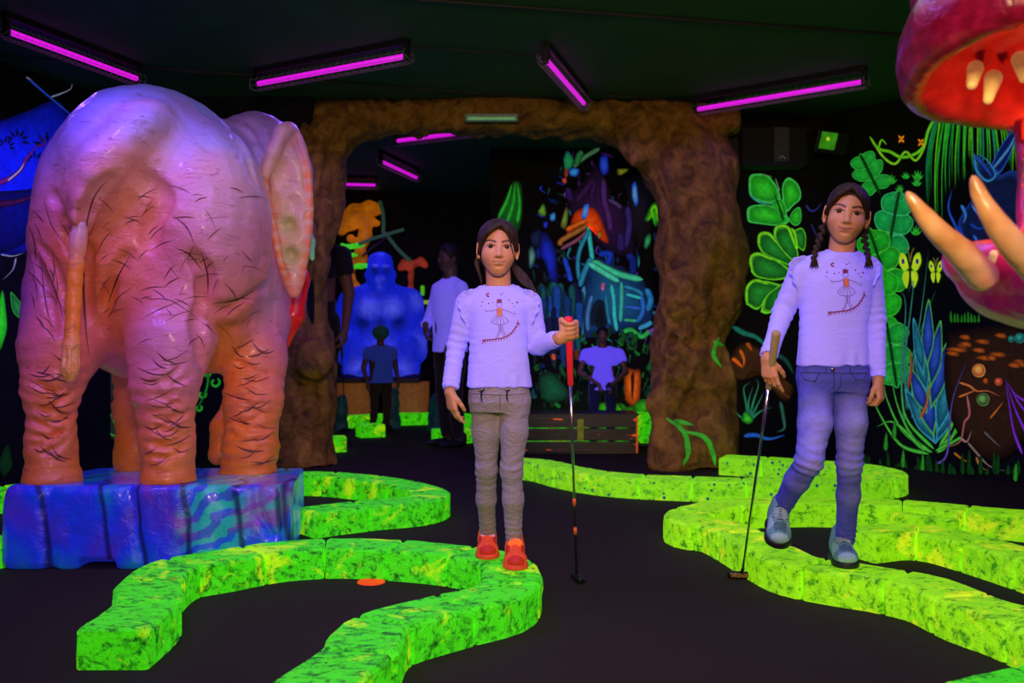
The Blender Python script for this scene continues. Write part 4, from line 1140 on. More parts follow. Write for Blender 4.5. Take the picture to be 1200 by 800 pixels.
# legs
def eleg(pts, rs, k=.06): f.chain([P(*p) for p in pts], rs, k=k)
eleg([(88, 350, 4.50), (70, 410, 4.36), (60, 455, 4.31), (60, 520, 4.29), (61, 552, 4.285)], [.225, .165, .112, .094, .108])
f.ell(P(61, 562, 4.28), (.114, .120, .06), None, .03)
eleg([(215, 340, 4.46), (200, 400, 4.33), (193, 450, 4.27), (196, 520, 4.27), (197, 552, 4.27)], [.245, .175, .134, .104, .116])
f.ell(P(197, 562, 4.27), (.122, .125, .06), None, .03)
eleg([(300, 380, 5.02), (300, 420, 4.90), (297, 470, 4.82), (293, 525, 4.80), (290, 548, 4.80)], [.165, .138, .128, .122, .126])
f.ell(P(290, 556, 4.80), (.140, .140, .05), None, .03)
eleg([(170, 380, 5.15), (165, 430, 5.1), (162, 480, 5.0), (160, 530, 4.95), (160, 545, 4.95)], [.16, .13, .11, .10, .105])
eleg([(335, 300, 5.45), (320, 380, 5.42), (288, 450, 5.35), (262, 500, 5.28), (256, 532, 5.26)], [.12, .10, .075, .06, .05])
f.v = f.v  # cut the feet by the plinth's sloping top
X = np.meshgrid(*[(f.lo[i]+f.vox*np.arange(f.n[i])).astype(np.float32) for i in range(3)], indexing='ij', sparse=True)
f.v = np.maximum(f.v, (slope(X[1])-.004-X[2])).astype(np.float32)
# tail root ridge
rp = on(f, [(178, 128), (150, 152), (126, 182), (108, 212), (97, 245)], 0.)
rp = [p+V(0, .045*max(0, 1-i/18), -.01*max(0, 1-i/18)) for i, p in enumerate(rp)]
for a, b, i in zip(rp, rp[1:], range(99)): f.cap(a, b, .010+.020*min(1, i/20), k=.11)
tp = [P(112, 206, (surf(f, 112, 206) or 4.2)+.03)]
for x, y, dd in ((101, 235, .0), (94, 262, .01), (92, 280, .02), (88, 320, .03), (86, 360, .04), (84, 400, .05), (82, 428, .05)):
    s0 = surf(f, x, y) or 4.2; tp.append(P(x, y, min(s0, tp[-1][1]+.02)-dd*.6))
for i in range(3): f.cap(tp[i], tp[i+1], .034, .036, k=.06)
# carved folds
def carve(pts, r=.012, k=.03, off=.004):
    Q = on(f, pts, off)
    for i in range(len(Q)-1):
        t_ = i/max(1, len(Q)-2); rr = r*(.35+.65*math.sin(PI*min(1, max(0, t_*.9+.05)))); f.cap(Q[i], Q[i+1], rr, k=k, mode='sub')
carve([(128, 210), (110, 232), (102, 262), (100, 320), (104, 380)], .016, .045)
carve([(226, 300), (240, 318), (244, 345), (250, 362), (272, 362), (300, 345), (312, 335)], .018, .05)
carve([(165, 205), (190, 232), (178, 262), (176, 285)], .012, .06)
carve([(248, 372), (262, 385), (295, 380)], .014, .05)
carve([(60, 225), (75, 255), (84, 300)], .012, .04); carve([(40, 300), (55, 340), (66, 390)], .010, .035)
carve([(45, 285), (62, 310), (78, 350)], .009, .03); carve([(72, 270), (84, 285)], .010, .03)
carve([(148, 300), (128, 340), (118, 385)], .012, .05); carve([(135, 330), (122, 360)], .01, .04)
carve([(236, 330), (233, 380), (238, 425)], .014, .05)
carve([(282, 150), (296, 165), (306, 195)], .012, .03); carve([(276, 160), (290, 180), (300, 212)], .012, .03); carve([(290, 140), (303, 152), (312, 175)], .010, .03)
rs_ = random.Random(3)
for (cx, w, ys, kk) in ((60, 27, range(452, 548, 9), .014), (197, 32, range(440, 548, 9), .014), (293, 30, range(430, 545, 10), .014)):
    for y in ys:
        a = rs_.uniform(-9, 9); x0 = cx-w*rs_.uniform(.3, .95); x1 = cx+w*rs_.uniform(.3, .95)
        if y < 525 or rs_.random() < .5: carve([(x0, y+a), ((x0+x1)/2, y+rs_.uniform(2, 7)), (x1, y-a)], .006+rs_.random()*.004, kk, .001)
def edisp(v):
    d = sn(v, 9, 1, 3)*.008+sn(v, 40, 2, 2)*.0022
    lz = np.clip((.95-v[:,2])/.25, 0, 1)
    d += lz*np.sin((v[:,2]+.03*sn(v, 6, 6, 2))*2*PI/.06+4*sn(v, 7, 4, 2))*.0020*(1+sn(v, 5, 9, 1))
    return d
ev, eq = f.mesh(disp=edisp)
ef = f
def ecol(v):
    """airbrushed skin: salmon, orange, rose and pale patches of the paint job, with blue light from above painted into the back"""
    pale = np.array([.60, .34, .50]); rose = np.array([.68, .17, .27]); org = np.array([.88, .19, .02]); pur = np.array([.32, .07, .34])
    n1 = sn(v, 4.5, 11, 3); n2 = sn(v, 6, 17, 3)
    x, y, z = v.T
    c = np.tile(rose*np.array([1.1, .85, .9]), (len(v), 1))
    def mix(w, k):
        nonlocal c
        w = np.clip(w, 0, 1)[:, None]; c = c*(1-w)+k*w
    mix((z-1.40)/.40+n1*.25, np.array([.60, .38, .56])); mix((z-1.58)/.26+n2*.18, np.array([.22, .24, .74]))  # blue that the tubes bring out on the back, put into the colour
    g = lambda px, py, d, r: np.exp(-((v-P(px, py, d))**2).sum(1)/r**2)
    mix(g(215, 250, 4.2, .45)*.8+n2*.1, pale)
    mix(g(120, 330, 4.3, .36)*1.5+n1*.2, org*np.array([.9, .8, 1])); mix(g(150, 250, 4.25, .22)*.7+n2*.1, org)
    mix(np.clip((1.0-z)/.5, 0, 1)*.85+n2*.45-.1, org)
    mix((.62-z)/.22+n1*.35, org*np.array([.85, .9, .9]))
    mix(g(265, 410, 4.6, .28)*1.3, org)
    mix(g(205, 400, 4.1, .20)*1.1-n2*.2, rose*np.array([1, 1.15, 1.25])); mix(g(190, 300, 4.2, .22)*.5, rose)
    mix(g(35, 370, 4.5, .28)*1.3+n1*.2, pur); mix(g(60, 220, 4.6, .30)*1.1, pur); mix(g(300, 160, 5.2, .3)*.7, pur*1.3)
    mix(g(310, 330, 4.9, .25)*.8, pale*np.array([.85, .75, 1.0]))
    c *= (1+.10*n2)[:, None]
    return np.clip(c, 0, 1)
def eleph_mat(name):
    t = NT(name); a = t.attr()
    cr = t.voro(5.5, t.mapv((1, 1, .55), (.5, .2, .3)), 'DISTANCE_TO_EDGE'); cr2 = t.noise(14, 5, .7, t.mapv((.6, .6, 2.6)), 1.2)
    fine = t.noise(70, 5, .75); med = t.noise(22, 5, .65, t.mapv((1, 1, 1.8)), .7)
    base = t.mix(t.ramp(cr2, [(.30, .55), (.42, 0.)]), a, (.25, .045, .03))
    base = t.mix(t.ramp(fine, [(.6, 0.), (.8, .25)]), base, (.9, .6, .5))
    t.bump(t.math('ADD', t.math('ADD', t.math('MULTIPLY', fine, .35), t.math('MULTIPLY', med, .8)), t.ramp(cr2, [(.30, 0.), (.42, .5)])), .45, .02)
    return t.fin(base, .33, spec=.5, coat=.25, coat_rough=.18, emis=base, es=.085)
M['elephant'] = eleph_mat('painted_elephant_skin')
ebase = V(-1.6, 4.75, .31)
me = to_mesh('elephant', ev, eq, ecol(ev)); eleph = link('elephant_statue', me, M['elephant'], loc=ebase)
tag(eleph, 'life-size pink and orange elephant statue seen from behind, standing on the blue rock', 'statue')
# tail
f = Field(np.min(tp[2:], 0)-.12, np.max(tp[2:], 0)+.12, .006)
Q = curve_pts(tp[2:], 6)
for i in range(len(Q)-1):
    t_ = i/len(Q); f.cap(Q[i], Q[i+1], min(.033-.007*t_, .020+.08*t_), k=.01)
f.cap(Q[-6], Q[-1]-V(0, 0, .02), .030, .034, k=.02); f.cap(Q[-1]-V(0, 0, .02), Q[-1]-V(.002, 0, .055), .030, .018, k=.02)
for a in range(7):
    o_ = V(math.cos(a*.9)*.034, -abs(math.sin(a*.9))*.034, 0); f.cap(Q[-5]+o_, Q[-1]+o_*.8-V(0, 0, .06), .006, .003, k=.006, mode='sub')
tv, tq = f.mesh(disp=lambda v: sn(v, 50, 2, 2)*.002)
def tcol(v):
    z = v[:,2]; w = np.clip((1.0-z)/.1, 0, 1)[:, None]; c = np.array([.92, .22, .02])*(1-w)+np.array([.85, .32, .10])*w
    w = np.clip((z-1.25)/.2, 0, 1)[:, None]; return c*(1-w)+np.array([.60, .30, .42])*w
add_part('tail', (tv, tq), M['elephant'], eleph, tcol(tv))
# ear: a dished flap with a rolled rim
ear_o = [(320, 168), (332, 150), (343, 150), (354, 172), (361, 205), (363, 245), (360, 285), (354, 320), (347, 342), (341, 338), (331, 312), (322, 275), (315, 240), (309, 210), (312, 190)]
ED = 4.93
pc = P(337, 245, ED)
f = Field(V(pc[0]-.22, ED-.3, pc[2]-.5), V(pc[0]+.24, ED+.3, pc[2]+.5), .006)
ctr = [(332, 175), (337, 205), (339, 240), (342, 280), (344, 315)]
wid = [.055, .085, .10, .085, .045]
for (a, b), w in zip(ctr, wid): f.ell(P(a, b, ED+.02), (w, .030, .13), None, .03)
f.ell(P(333, 190, ED+.10), (.09, .12, .12), None, .05); f.cap(P(330, 200, ED+.05), P(320, 220, ED+.25), .07, .09, k=.05)
for a, b, rx, rz in ((334, 205, .050, .075), (338, 265, .060, .060), (342, 300, .036, .05), (342, 240, .04, .05)): f.ell(P(a, b, ED-.035), (rx, .045, rz), None, .03, 'sub')
rim = curve_pts([P(x, y, ED+(.03 if x > 340 else -.03)) for x, y in ear_o+ear_o[:1]], 5)
for a, b in zip(rim, rim[1:]): f.cap(a, b, .017, k=.014)
f.chain([P(312, 205, ED-.05), P(320, 178, ED-.055), P(332, 155, ED-.04), P(342, 152, ED)], [.016, .030, .032, .02], k=.03)
for a, b in ((338, 263), (340, 298)): f.ell(P(a, b, ED-.02), (.030, .05, .034), None, .012, 'sub')
rv, rq = f.mesh(disp=lambda v: sn(v, 22, 2, 2)*.003)
def rcol(v):
    dm = np.min([np.linalg.norm(v-q, axis=1) for q in rim[::2]], 0)
    w = np.clip(1-(dm-.016)/.026, 0, 1)[:, None]
    c = np.array([.72, .36, .34])*(1-w)+np.array([.86, .15, .05])*w
    g = np.exp(-((v-P(340, 298, ED))**2).sum(1)/.05**2)+np.exp(-((v-P(338, 262, ED))**2).sum(1)/.045**2); g = np.clip(g, 0, .8)[:, None]
    c = c*(1-g)+np.array([.45, .40, .16])*g
    u = np.clip((v[:,2]-P(0, 195, ED)[2])/.12, 0, .8)[:, None]; return c*(1-u)+np.array([.55, .22, .45])*u
add_part('ear', (rv, rq), M['elephant'], eleph, rcol(rv))
# red lower jaw and tusk beyond the ear
f = Field(P(345, 350, 5.3)-V(.25, .2, .35), P(345, 350, 5.3)+V(.25, .2, .35), .008)
f.chain([P(346, 285, 5.32), P(348, 330, 5.26), P(343, 370, 5.22), P(334, 402, 5.20)], [.05, .062, .055, .03], k=.03)
M['mouth_red'] = plain('glossy_red_paint', rgb(225, 25, 40), .3, coat=.4, vs=12, es=.1)
add_part('mouth', f.mesh(disp=lambda v: sn(v, 20, 2, 2)*.004), M['mouth_red'], eleph)
M['tusk'] = plain('painted_tusk', rgb(120, 200, 150), .35, vs=10, es=.08)
f = Field(P(362, 285, 5.2)-.16, P(362, 285, 5.2)+.16, .005); f.chain([P(352, 262, 5.2), P(362, 284, 5.15), P(366, 303, 5.1)], [.045, .032, .012], k=.01)
add_part('tusk', f.mesh(), M['tusk'], eleph)
# dark brushed creases, thin lines lying on the hide
bvhE = BVHTree.FromPolygons([tuple(x) for x in ev], [tuple(int(i) for i in x) for x in eq])
M['crease'] = plain('dark_crease_paint', (.13, .025, .03), .5)
def crease(pts, r):
    W = []
    for q in curve_pts([V(a, b, 0) for a, b in pts], 8):
        d_ = P(q[0], q[1], 1)-V(0, 0, CH); h = bvhE.ray_cast(Vector(tuple(V(0, 0, CH)+d_*3)), Vector(tuple(nrm(d_))))
        if h[0]: W.append((V(*h[0]), V(*h[1])))
    if len(W) < 4 or max(np.linalg.norm(a[0]-b[0]) for a, b in zip(W, W[1:])) > .12: return
    vs = []
    for i, (p, n_) in enumerate(W):
        t_ = W[min(i+1, len(W)-1)][0]-W[max(i-1, 0)][0]; s0 = nrm(np.cross(t_, n_)); rr = r*math.sin(PI*(i+.3)/(len(W)-.4))
        vs.append((bmc.verts.new(tuple(p+n_*.0012+s0*rr)), bmc.verts.new(tuple(p+n_*.0030)), bmc.verts.new(tuple(p+n_*.0012-s0*rr))))
    for A, B in zip(vs, vs[1:]):
        bmc.faces.new((A[0], A[1], B[1], B[0])); bmc.faces.new((A[1], A[2], B[2], B[1]))
bmc = bmesh.new(); rs_ = random.Random(11)
for ln, r in [([(127, 210), (112, 228), (103, 255), (99, 290)], .006), ([(100, 285), (98, 330), (100, 380), (104, 415)], .008), ([(64, 222), (76, 240), (84, 262)], .007), ([(52, 232), (60, 262), (78, 290)], .005), ([(40, 282), (56, 318), (70, 355), (76, 380)], .006), ([(48, 300), (52, 345), (60, 385)], .005),
              ([(152, 300), (138, 325), (126, 358)], .006), ([(140, 345), (128, 372)], .005), ([(236, 295), (243, 320), (244, 345)], .007), ([(250, 355), (275, 352), (302, 338)], .005),
              ([(205, 290), (222, 298), (238, 318)], .006), ([(168, 372), (188, 362), (212, 352)], .004), ([(170, 350), (200, 352), (230, 372)], .004)]: crease(ln, r*.55)
for i in range(70):
    x = rs_.uniform(120, 300); y = rs_.uniform(215, 400); a = rs_.choice([-.5, -.2, .35, .9, -1.0])+rs_.uniform(-.25, .25); L_ = rs_.uniform(10, 34)
    dx, dy = math.cos(a)*L_/2, math.sin(a)*L_/2; crease([(x-dx, y-dy), (x+dy*.12, y-dx*.12), (x+dx, y+dy)], rs_.uniform(.0012, .0028))
for i in range(26):
    x = rs_.uniform(35, 85); y = rs_.uniform(240, 430); a = 1.15+rs_.uniform(-.4, .4); L_ = rs_.uniform(18, 50)
    dx, dy = math.cos(a)*L_/2, math.sin(a)*L_/2; crease([(x-dx, y-dy), (x+dy*.12, y-dx*.12), (x+dx, y+dy)], rs_.uniform(.0015, .0035))
for (cx, w, y0, y1) in ((60, 26, 430, 540), (195, 34, 405, 540), (296, 30, 400, 540)):
    for i in range(26):
        y = rs_.uniform(y0, y1); x = cx+rs_.uniform(-.6, .6)*w; L_ = rs_.uniform(14, 34); s0 = rs_.uniform(-8, 8)
        crease([(x-L_/2, y-s0), (x, y+rs_.uniform(1, 5)), (x+L_/2, y+s0)], rs_.uniform(.002, .0045))
me = bpy.data.meshes.new('painted_creases'); bmc.to_mesh(me); bmc.free(); rel(me, eleph); tag(link('painted_creases', me, M['crease'], eleph), kind='stuff')

# plinth
f = Field(V(-2.35, 3.95, -.03), V(-.75, 5.4, .45), .0095)
f.rbox(V(-1.53, 4.62, .165), (.590, .500, .185), .05)
f.rbox(V(-1.05, 4.66, .16), (.13, .40, .180), .05, k=.03)
X = np.meshgrid(*[(f.lo[i]+f.vox*np.arange(f.n[i])).astype(np.float32) for i in range(3)], indexing='ij', sparse=True)
f.v = np.maximum(f.v, (X[2]-slope(X[1]))).astype(np.float32)
f.v = np.maximum(f.v, -X[2]).astype(np.float32)
f.plane(V(-.935, 4.25, 0), (1, .16, 0))
def pl(pts, r=.016, k=.035):
    Q = [P(x, y, d) for x, y, d in pts]
    for a, b in zip(Q, Q[1:]): f.cap(a, b, r, k=k, mode='sub')
pl([(62, 566, 4.13), (52, 600, 4.11), (53, 640, 4.11), (58, 670, 4.12)]); pl([(149, 566, 4.13), (158, 610, 4.11), (165, 650, 4.11), (168, 668, 4.12)])
pl([(225, 568, 4.13), (222, 600, 4.10), (212, 640, 4.10), (208, 668, 4.1)], .020, .05); pl([(247, 566, 4.13), (262, 590, 4.11), (252, 630, 4.10), (240, 660, 4.1)], .018, .05)
pl([(300, 568, 4.14), (303, 600, 4.13), (318, 625, 4.14)], .014); pl([(331, 575, 4.16), (333, 640, 4.16)], .015)
pl([(80, 625, 4.11), (110, 632, 4.10), (140, 645, 4.10)], .008, .02)
f.rbox(P(117, 664, 4.15)+V(0, 0, -.02), (.075, .10, .055), .02, k=.02, mode='sub')
pv = f.mesh(disp=lambda v: (sn(v, 7, 3, 3)*.012+0)*np.clip((slope(v[:,1])-v[:,2])/.04, 0, 1)*np.clip(v[:,2]/.03, 0, 1))
def rock_blue():
    t = NT('airbrushed_blue_violet_rock')
    m = t.mapv((1, 1, 1.2)); w = t.wave(2.6, 9, 4, m, 'X', .9); n = t.noise(2.1, 3, .45, t.mapv((1, 1, .8)), 1.2); w2 = t.wave(3.2, 14, 4, t.mapv((1, 1, 1.4), (.3, .6, .2)), 'Z', 1.1)
    base = t.ramp(n, [(.30, rgb(20, 130, 160)), (.42, rgb(20, 75, 190)), (.50, rgb(25, 50, 205)), (.60, rgb(60, 40, 175)), (.67, rgb(115, 50, 150)), (.75, rgb(35, 150, 150))])
    x = t.sep()
    tm = t.math('MULTIPLY', t.ramp(t.math('ADD', x[0], .5), [(.62, 0.), (.74, 1.), (.86, 1.), (.95, .2)]), t.ramp(w2, [(.35, .2), (.6, 1.)]))
    base = t.mix(tm, base, rgb(40, 165, 150))
    base = t.mix(t.ramp(t.wave(1.6, 7, 3, t.mapv((1, 1, .35), (0, .25, 0)), 'X', 1.2), [(.0, .85), (.07, 0.)]), base, (.006, .006, .05))
    t.bump(t.noise(14, 5, .7, m, .8), .5, .02)
    return t.fin(base, .28, emis=base, es=.32, spec=.5, coat=.5, coat_rough=.12)
M['rock_blue'] = rock_blue()
me = to_mesh('rock_plinth', *pv); o = link('rock_plinth', me, M['rock_blue'], loc=V(-1.53, 4.72, 0))
tag(o, 'low blue, violet and teal painted rock plinth under the elephant statue', 'plinth')
# ================================================================ rock arch
AD = 7.45
def rock_mat():
    t = NT('brown_sculpted_rock'); n = t.noise(2.2, 5, .6); n2 = t.noise(9, 6, .7, None, .6); x = t.sep()
    base = t.ramp(n2, [(.3, (.05, .022, .003)), (.5, (.28, .13, .014)), (.7, (.55, .29, .04))])
    base = t.mix(t.math('MULTIPLY', t.ramp(n, [(.46, 0.), (.6, 1.)]), t.ramp(x[2], [(1.0, .12), (1.9, .9)])), base, (.26, .26, .008))
    base = t.mix(t.ramp(t.noise(3.1, 4, .6, t.mapv((1, 1, .5), loc=(5, 2, 1))), [(.60, 0.), (.72, .8)]), base, (.50, .24, .02))
    t.bump(t.math('ADD', n2, t.math('MULTIPLY', t.noise(28, 5, .7), .4)), .9, .05)
    return t.fin(base, .6, spec=.35)
M['rock'] = rock_mat()
f = Field(V(-2.15, 6.7, -.02), V(2.1, 8.0, 2.72), .022)
r_ = lambda px: px/F*AD
R_ = [(814, 548, 46), (812, 500, 42), (810, 450, 44), (808, 405, 42), (818, 360, 47), (822, 305, 48), (820, 250, 46), (812, 205, 48), (798, 170, 42), (790, 145, 30)]
f.chain([P(x, y, AD) for x, y, h in R_], [r_(h) for x, y, h in R_], k=.08)
L_ = [(355, 548, 42), (354, 480, 38), (352, 400, 34), (352, 320, 32), (356, 260, 34), (366, 205, 36), (380, 165, 36)]
f.chain([P(x, y, AD) for x, y, h in L_], [r_(h) for x, y, h in L_], k=.08)
f.rbox((P(600, 139, AD)+V(0, 0, .0)), (r_(265), .16, .105), .05, k=.10)
f.chain([P(395, 150, AD), P(430, 145, AD), P(480, 132, AD)], [.20, .13, .10], k=.10)
f.chain([P(790, 180, AD), P(750, 152, AD), P(715, 140, AD), P(680, 135, AD)], [.26, .20, .12, .10], k=.10)
for x, y, d, r in ((842, 300, 7.15, .14), (850, 345, 7.2, .12), (800, 350, 7.1, .14), (835, 250, 7.15, .15), (795, 420, 7.1, .13), (838, 425, 7.2, .12), (775, 470, 7.15, .10), (812, 200, 7.15, .15), (830, 520, 7.2, .15), (785, 530, 7.15, .15), (750, 165, 7.3, .12), (350, 280, 7.1, .12), (372, 420, 7.15, .10)):
    f.ell(P(x, y, d), (r*1.1, r*.7, r*1.5), None, .16)
for x, y, d in ((822, 375, 7.02), (815, 455, 7.05), (790, 395, 7.08)):
    f.cap(P(x-28, y, d), P(x+26, y+8, d), .03, .02, k=.06, mode='sub')
vq = f.mesh(disp=lambda v: sn(v, 4.0, 2, 4)*.045+np.abs(sn(v*np.array([1.8, 1.8, .45]), 9, 4, 3))*.035-.015)
me = to_mesh('rock_arch', *vq); arch = link('rock_arch', me, M['rock'], loc=V(0, AD, 0))
tag(arch, 'brown mossy rock arch with two trunk-like columns spanning the passage to the back room', 'arch')
# fluorescent paint streaks on the right column
M['green_glow'] = plain('fluorescent_green_paint', rgb(60, 200, 40), .6, es=.16, var=.4, vs=12)
bva = BVHTree.FromPolygons([tuple(x) for x in vq[0]], [tuple(int(i) for i in x) for x in vq[1]])
def streaks(lines, name, m, parent, bv, off=.004):
    for pts, r in lines:
        bm = bmesh.new(); W = []
        for q in curve_pts([V(a, b, 0) for a, b in pts], 8):
            d_ = P(q[0], q[1], 1)-V(0, 0, CH); h = bv.ray_cast(Vector(tuple(V(0, 0, CH)+d_*3)), Vector(tuple(nrm(d_))))
            if h[0]: W.append((V(*h[0]), V(*h[1])))
        if len(W) < 3: bm.free(); continue
        vs = []
        for i, (p, n_) in enumerate(W):
            t_ = W[min(i+1, len(W)-1)][0]-W[max(i-1, 0)][0]; s0 = nrm(np.cross(t_, n_)); rr = r*(.3+math.sin(PI*(i+.3)/(len(W)-.4)))
            vs.append((bm.verts.new(tuple(p+n_*off+s0*rr)), bm.verts.new(tuple(p+n_*(off+.004))), bm.verts.new(tuple(p+n_*off-s0*rr))))
        for A, B in zip(vs, vs[1:]):
            bm.faces.new((A[0], A[1], B[1], B[0])); bm.faces.new((A[1], A[2], B[2], B[1]))
        me = bpy.data.meshes.new(name); bm.to_mesh(me); bm.free(); rel(me, parent); link(name, me, m, parent)
streaks([([(781, 490), (800, 505), (806, 530), (800, 545)], .018), ([(800, 505), (825, 512), (835, 530), (838, 545)], .015), ([(790, 492), (812, 498)], .012), ([(842, 395), (836, 415), (845, 430)], .014), ([(836, 400), (848, 405)], .012)], 'painted_streak', M['green_glow'], arch, bva)
# slim ceiling light fixed to the beam
r = empty('emergency_light', tuple(P(576, 138, 7.12)), 0, 'slim pale green batten light fixed across the front of the rock beam', 'light')
bm = bmesh.new(); box(bm, (0, 0, 0), (.38, .06, .05), bev=.008); bmesh_obj('housing', bm, plain('grey_green_plastic', (.12, .17, .12), .5, es=.15), r)
bm = bmesh.new(); box(bm, (0, -.025, -.012), (.34, .03, .022), bev=.005); bmesh_obj('diffuser', bm, plain('pale_green_diffuser', rgb(110, 170, 110), .5, es=.4), r)
bm = bmesh.new(); box(bm, (0, .045, 0), (.2, .07, .03)); bmesh_obj('bracket', bm, M['black_metal'], r)
# ================================================================ red beast with open mouth, mostly beyond the right edge
f = Field(V(.55, .9, -.01), V(3.7, 2.9, 2.35), .019)
BX = lambda x, y, z, rx, ry, rz, k=.06, mode='add', R=None: f.ell(V(x, y, z), (rx, ry, rz), R, k, mode)
# body, legs and neck
BX(2.75, 1.85, 1.15, .75, .48, .52, 0); BX(2.05, 1.9, 1.35, .5, .38, .42, .15)
for x, y in ((2.25, 1.58), (2.3, 2.15), (3.2, 1.6), (3.22, 2.12)):
    f.chain([V(x, y, .85), V(x-.03, y, .45), V(x, y, .12)], [.20, .14, .15], k=.08); f.ell(V(x-.03, y, .07), (.18, .17, .08), None, .04)
f.v[:, :, :] = f.v
X = np.meshgrid(*[(f.lo[i]+f.vox*np.arange(f.n[i])).astype(np.float32) for i in range(3)], indexing='ij', sparse=True)
f.v = np.maximum(f.v, -X[2]+.0).astype(np.float32)
bv_ = f.mesh(disp=lambda v: sn(v, 6, 2, 3)*.012)
# head at finer steps
f = Field(V(.60, 1.35, .85), V(2.0, 2.65, 2.2), .0085)
BX(1.62, 1.95, 1.45, .36, .33, .40, 0)
BX(1.30, 1.95, 1.73, .46, .27, .24, .08); BX(1.02, 1.95, 1.66, .22, .25, .17, .06)
BX(1.50, 1.95, 1.12, .42, .25, .16, .08); BX(1.12, 1.93, 1.085, .245, .20, .115, .05)
BX(1.12, 1.95, 1.325, .42, .20, .175, .03, 'sub')             # the open mouth
BX(1.16, 1.95, 1.50, .33, .205, .135, .03, 'sub')            # hollow palate
f.cap(P(1209, 135, 2.15), P(1213, 300, 2.05), .035, .03, k=.05); f.cap(P(1200, 380, 1.85)+V(.1,0,0), P(1230, 330, 1.8), .05, k=.05)
# thick lip round the upper jaw
lip = curve_pts([V(1.60, 1.70, 1.57), V(1.30, 1.705, 1.555), V(1.02, 1.72, 1.575), V(.87, 1.78, 1.55), V(.815, 1.93, 1.52), V(.86, 2.10, 1.475), V(1.02, 2.17, 1.455), V(1.30, 2.19, 1.44), V(1.55, 2.2, 1.43)], 6)
for a, b in zip(lip, lip[1:]): f.cap(a, b, .020, k=.03)
lip2 = curve_pts([V(1.4, 1.76, 1.16), V(1.08, 1.77, 1.13), V(.92, 1.83, 1.12), V(.885, 1.93, 1.12), V(.93, 2.04, 1.13), V(1.1, 2.1, 1.14), V(1.4, 2.1, 1.16)], 6)
for a, b in zip(lip2, lip2[1:]): f.cap(a, b, .024, k=.03)
lip3 = [p+V(.012 if p[0] < .9 else 0, (1.95-p[1])*.08, .045) for p in lip]
for a, b in zip(lip3, lip3[1:]): f.cap(a, b, .040, k=.03)
BX(1.14, 1.95, 1.64, .31, .25, .085, .05)
for a, b in zip(lip3, lip3[1:]): f.cap(a+V(0, (1.95-a[1])*.12, .03), b+V(0, (1.95-b[1])*.12, .03), .035, k=.03)
# palate ridges and gum bumps
for i in range(9): f.cap(V(.98+.055*i, 1.85, 1.615), V(1.0+.055*i, 2.06, 1.60), .022, .018, k=.012)
for i in range(7): f.ell(V(.90+.055*i, 1.80-.008*i, 1.555), (.026, .026, .030), None, .012); f.ell(V(.92+.06*i, 2.06+.010*i, 1.545), (.026, .026, .028), None, .012)
hv_ = f.mesh(disp=lambda v: sn(v, 14, 2, 3)*.005)
vq = merge(bv_, hv_)
def bcol(v, N):
    x, y, z = v.T; nz = N[:, 2]
    c = np.tile(np.array([.12, .001, .012]), (len(v), 1))
    def mix(w, k):
        nonlocal c
        w = np.clip(w, 0, 1)[:, None]; c = c*(1-w)+np.array(k)*w
    mix((z-1.60)/.12, (.07, .001, .012))
    mix((1.30-z)/.15, (.55, .008, .12)); mix((1.06-z)/.06, (.40, .01, .20))
    inside = (x > .80) & (x < 1.62) & (y > 1.72) & (y < 2.19) & (z > 1.10) & (z < 1.66) & (((V(1.18, 1.95, 1.40)-v)*N).sum(1) > 0)
    q = ((x-1.16)/.36)**2+((y-1.95)/.225)**2
    mix(inside*np.clip((1.05-q)*6, 0, 1), (.90, .035, .012))
    g = (np.sin(x*2*PI/.055)*.5+.5)*inside*(z > 1.56); mix(g*.5, (.95, .16, .08))
    for L_ in (lip, lip2):
        Ld = [a_+(b_-a_)*t_ for a_, b_ in zip(L_, L_[1:]) for t_ in (0, .33, .66)]; dm = np.min([np.linalg.norm(v-q_, axis=1) for q_ in Ld], 0); mix(np.clip(1-(dm-.020)/.006, 0, 1)*.75, (.80, .06, .14))
    mix(np.exp(-((v-V(1.2, 1.95, 1.12))**2).sum(1)/.1**2)*.7, (.95, .03, .015))
    mix(np.clip(np.exp(-(((v-P(1150, 330, 1.75))/V(.06, .2, .05))**2).sum(1))*1.2, 0, 1), (.9, .03, .02))
    return c
t = NT('glossy_red_painted_hide'); a = t.attr(); n = t.noise(30, 5, .6); base = t.mix(t.ramp(n, [(.4, 0.), (.75, .3)]), a, (.6, .02, .12)); t.bump(t.noise(18, 5, .6), .4, .02)
M['beast'] = t.fin(base, .3, emis=a, es=.12, coat=.25, coat_rough=.15)
cB = bcol(vq[0], vnormals(*vq)); me = to_mesh('beast', *vq, col=cB); beast = link('beast_statue', me, M['beast'], loc=V(2.3, 1.9, 0))
tag(beast, 'red and crimson gaping beast statue with cream tusks at the right edge of the view', 'statue')
def tuskm():
    t = NT('ivory_tusk'); a = t.attr(); n = t.noise(25, 4, .6, t.mapv((1, 1, 3))); b = t.mix(t.ramp(n, [(.35, 0.), (.7, .35)]), a, (.75, .45, .12)); return t.fin(b, .3, coat=.3, emis=b, es=.06)
M['ivory'] = tuskm()
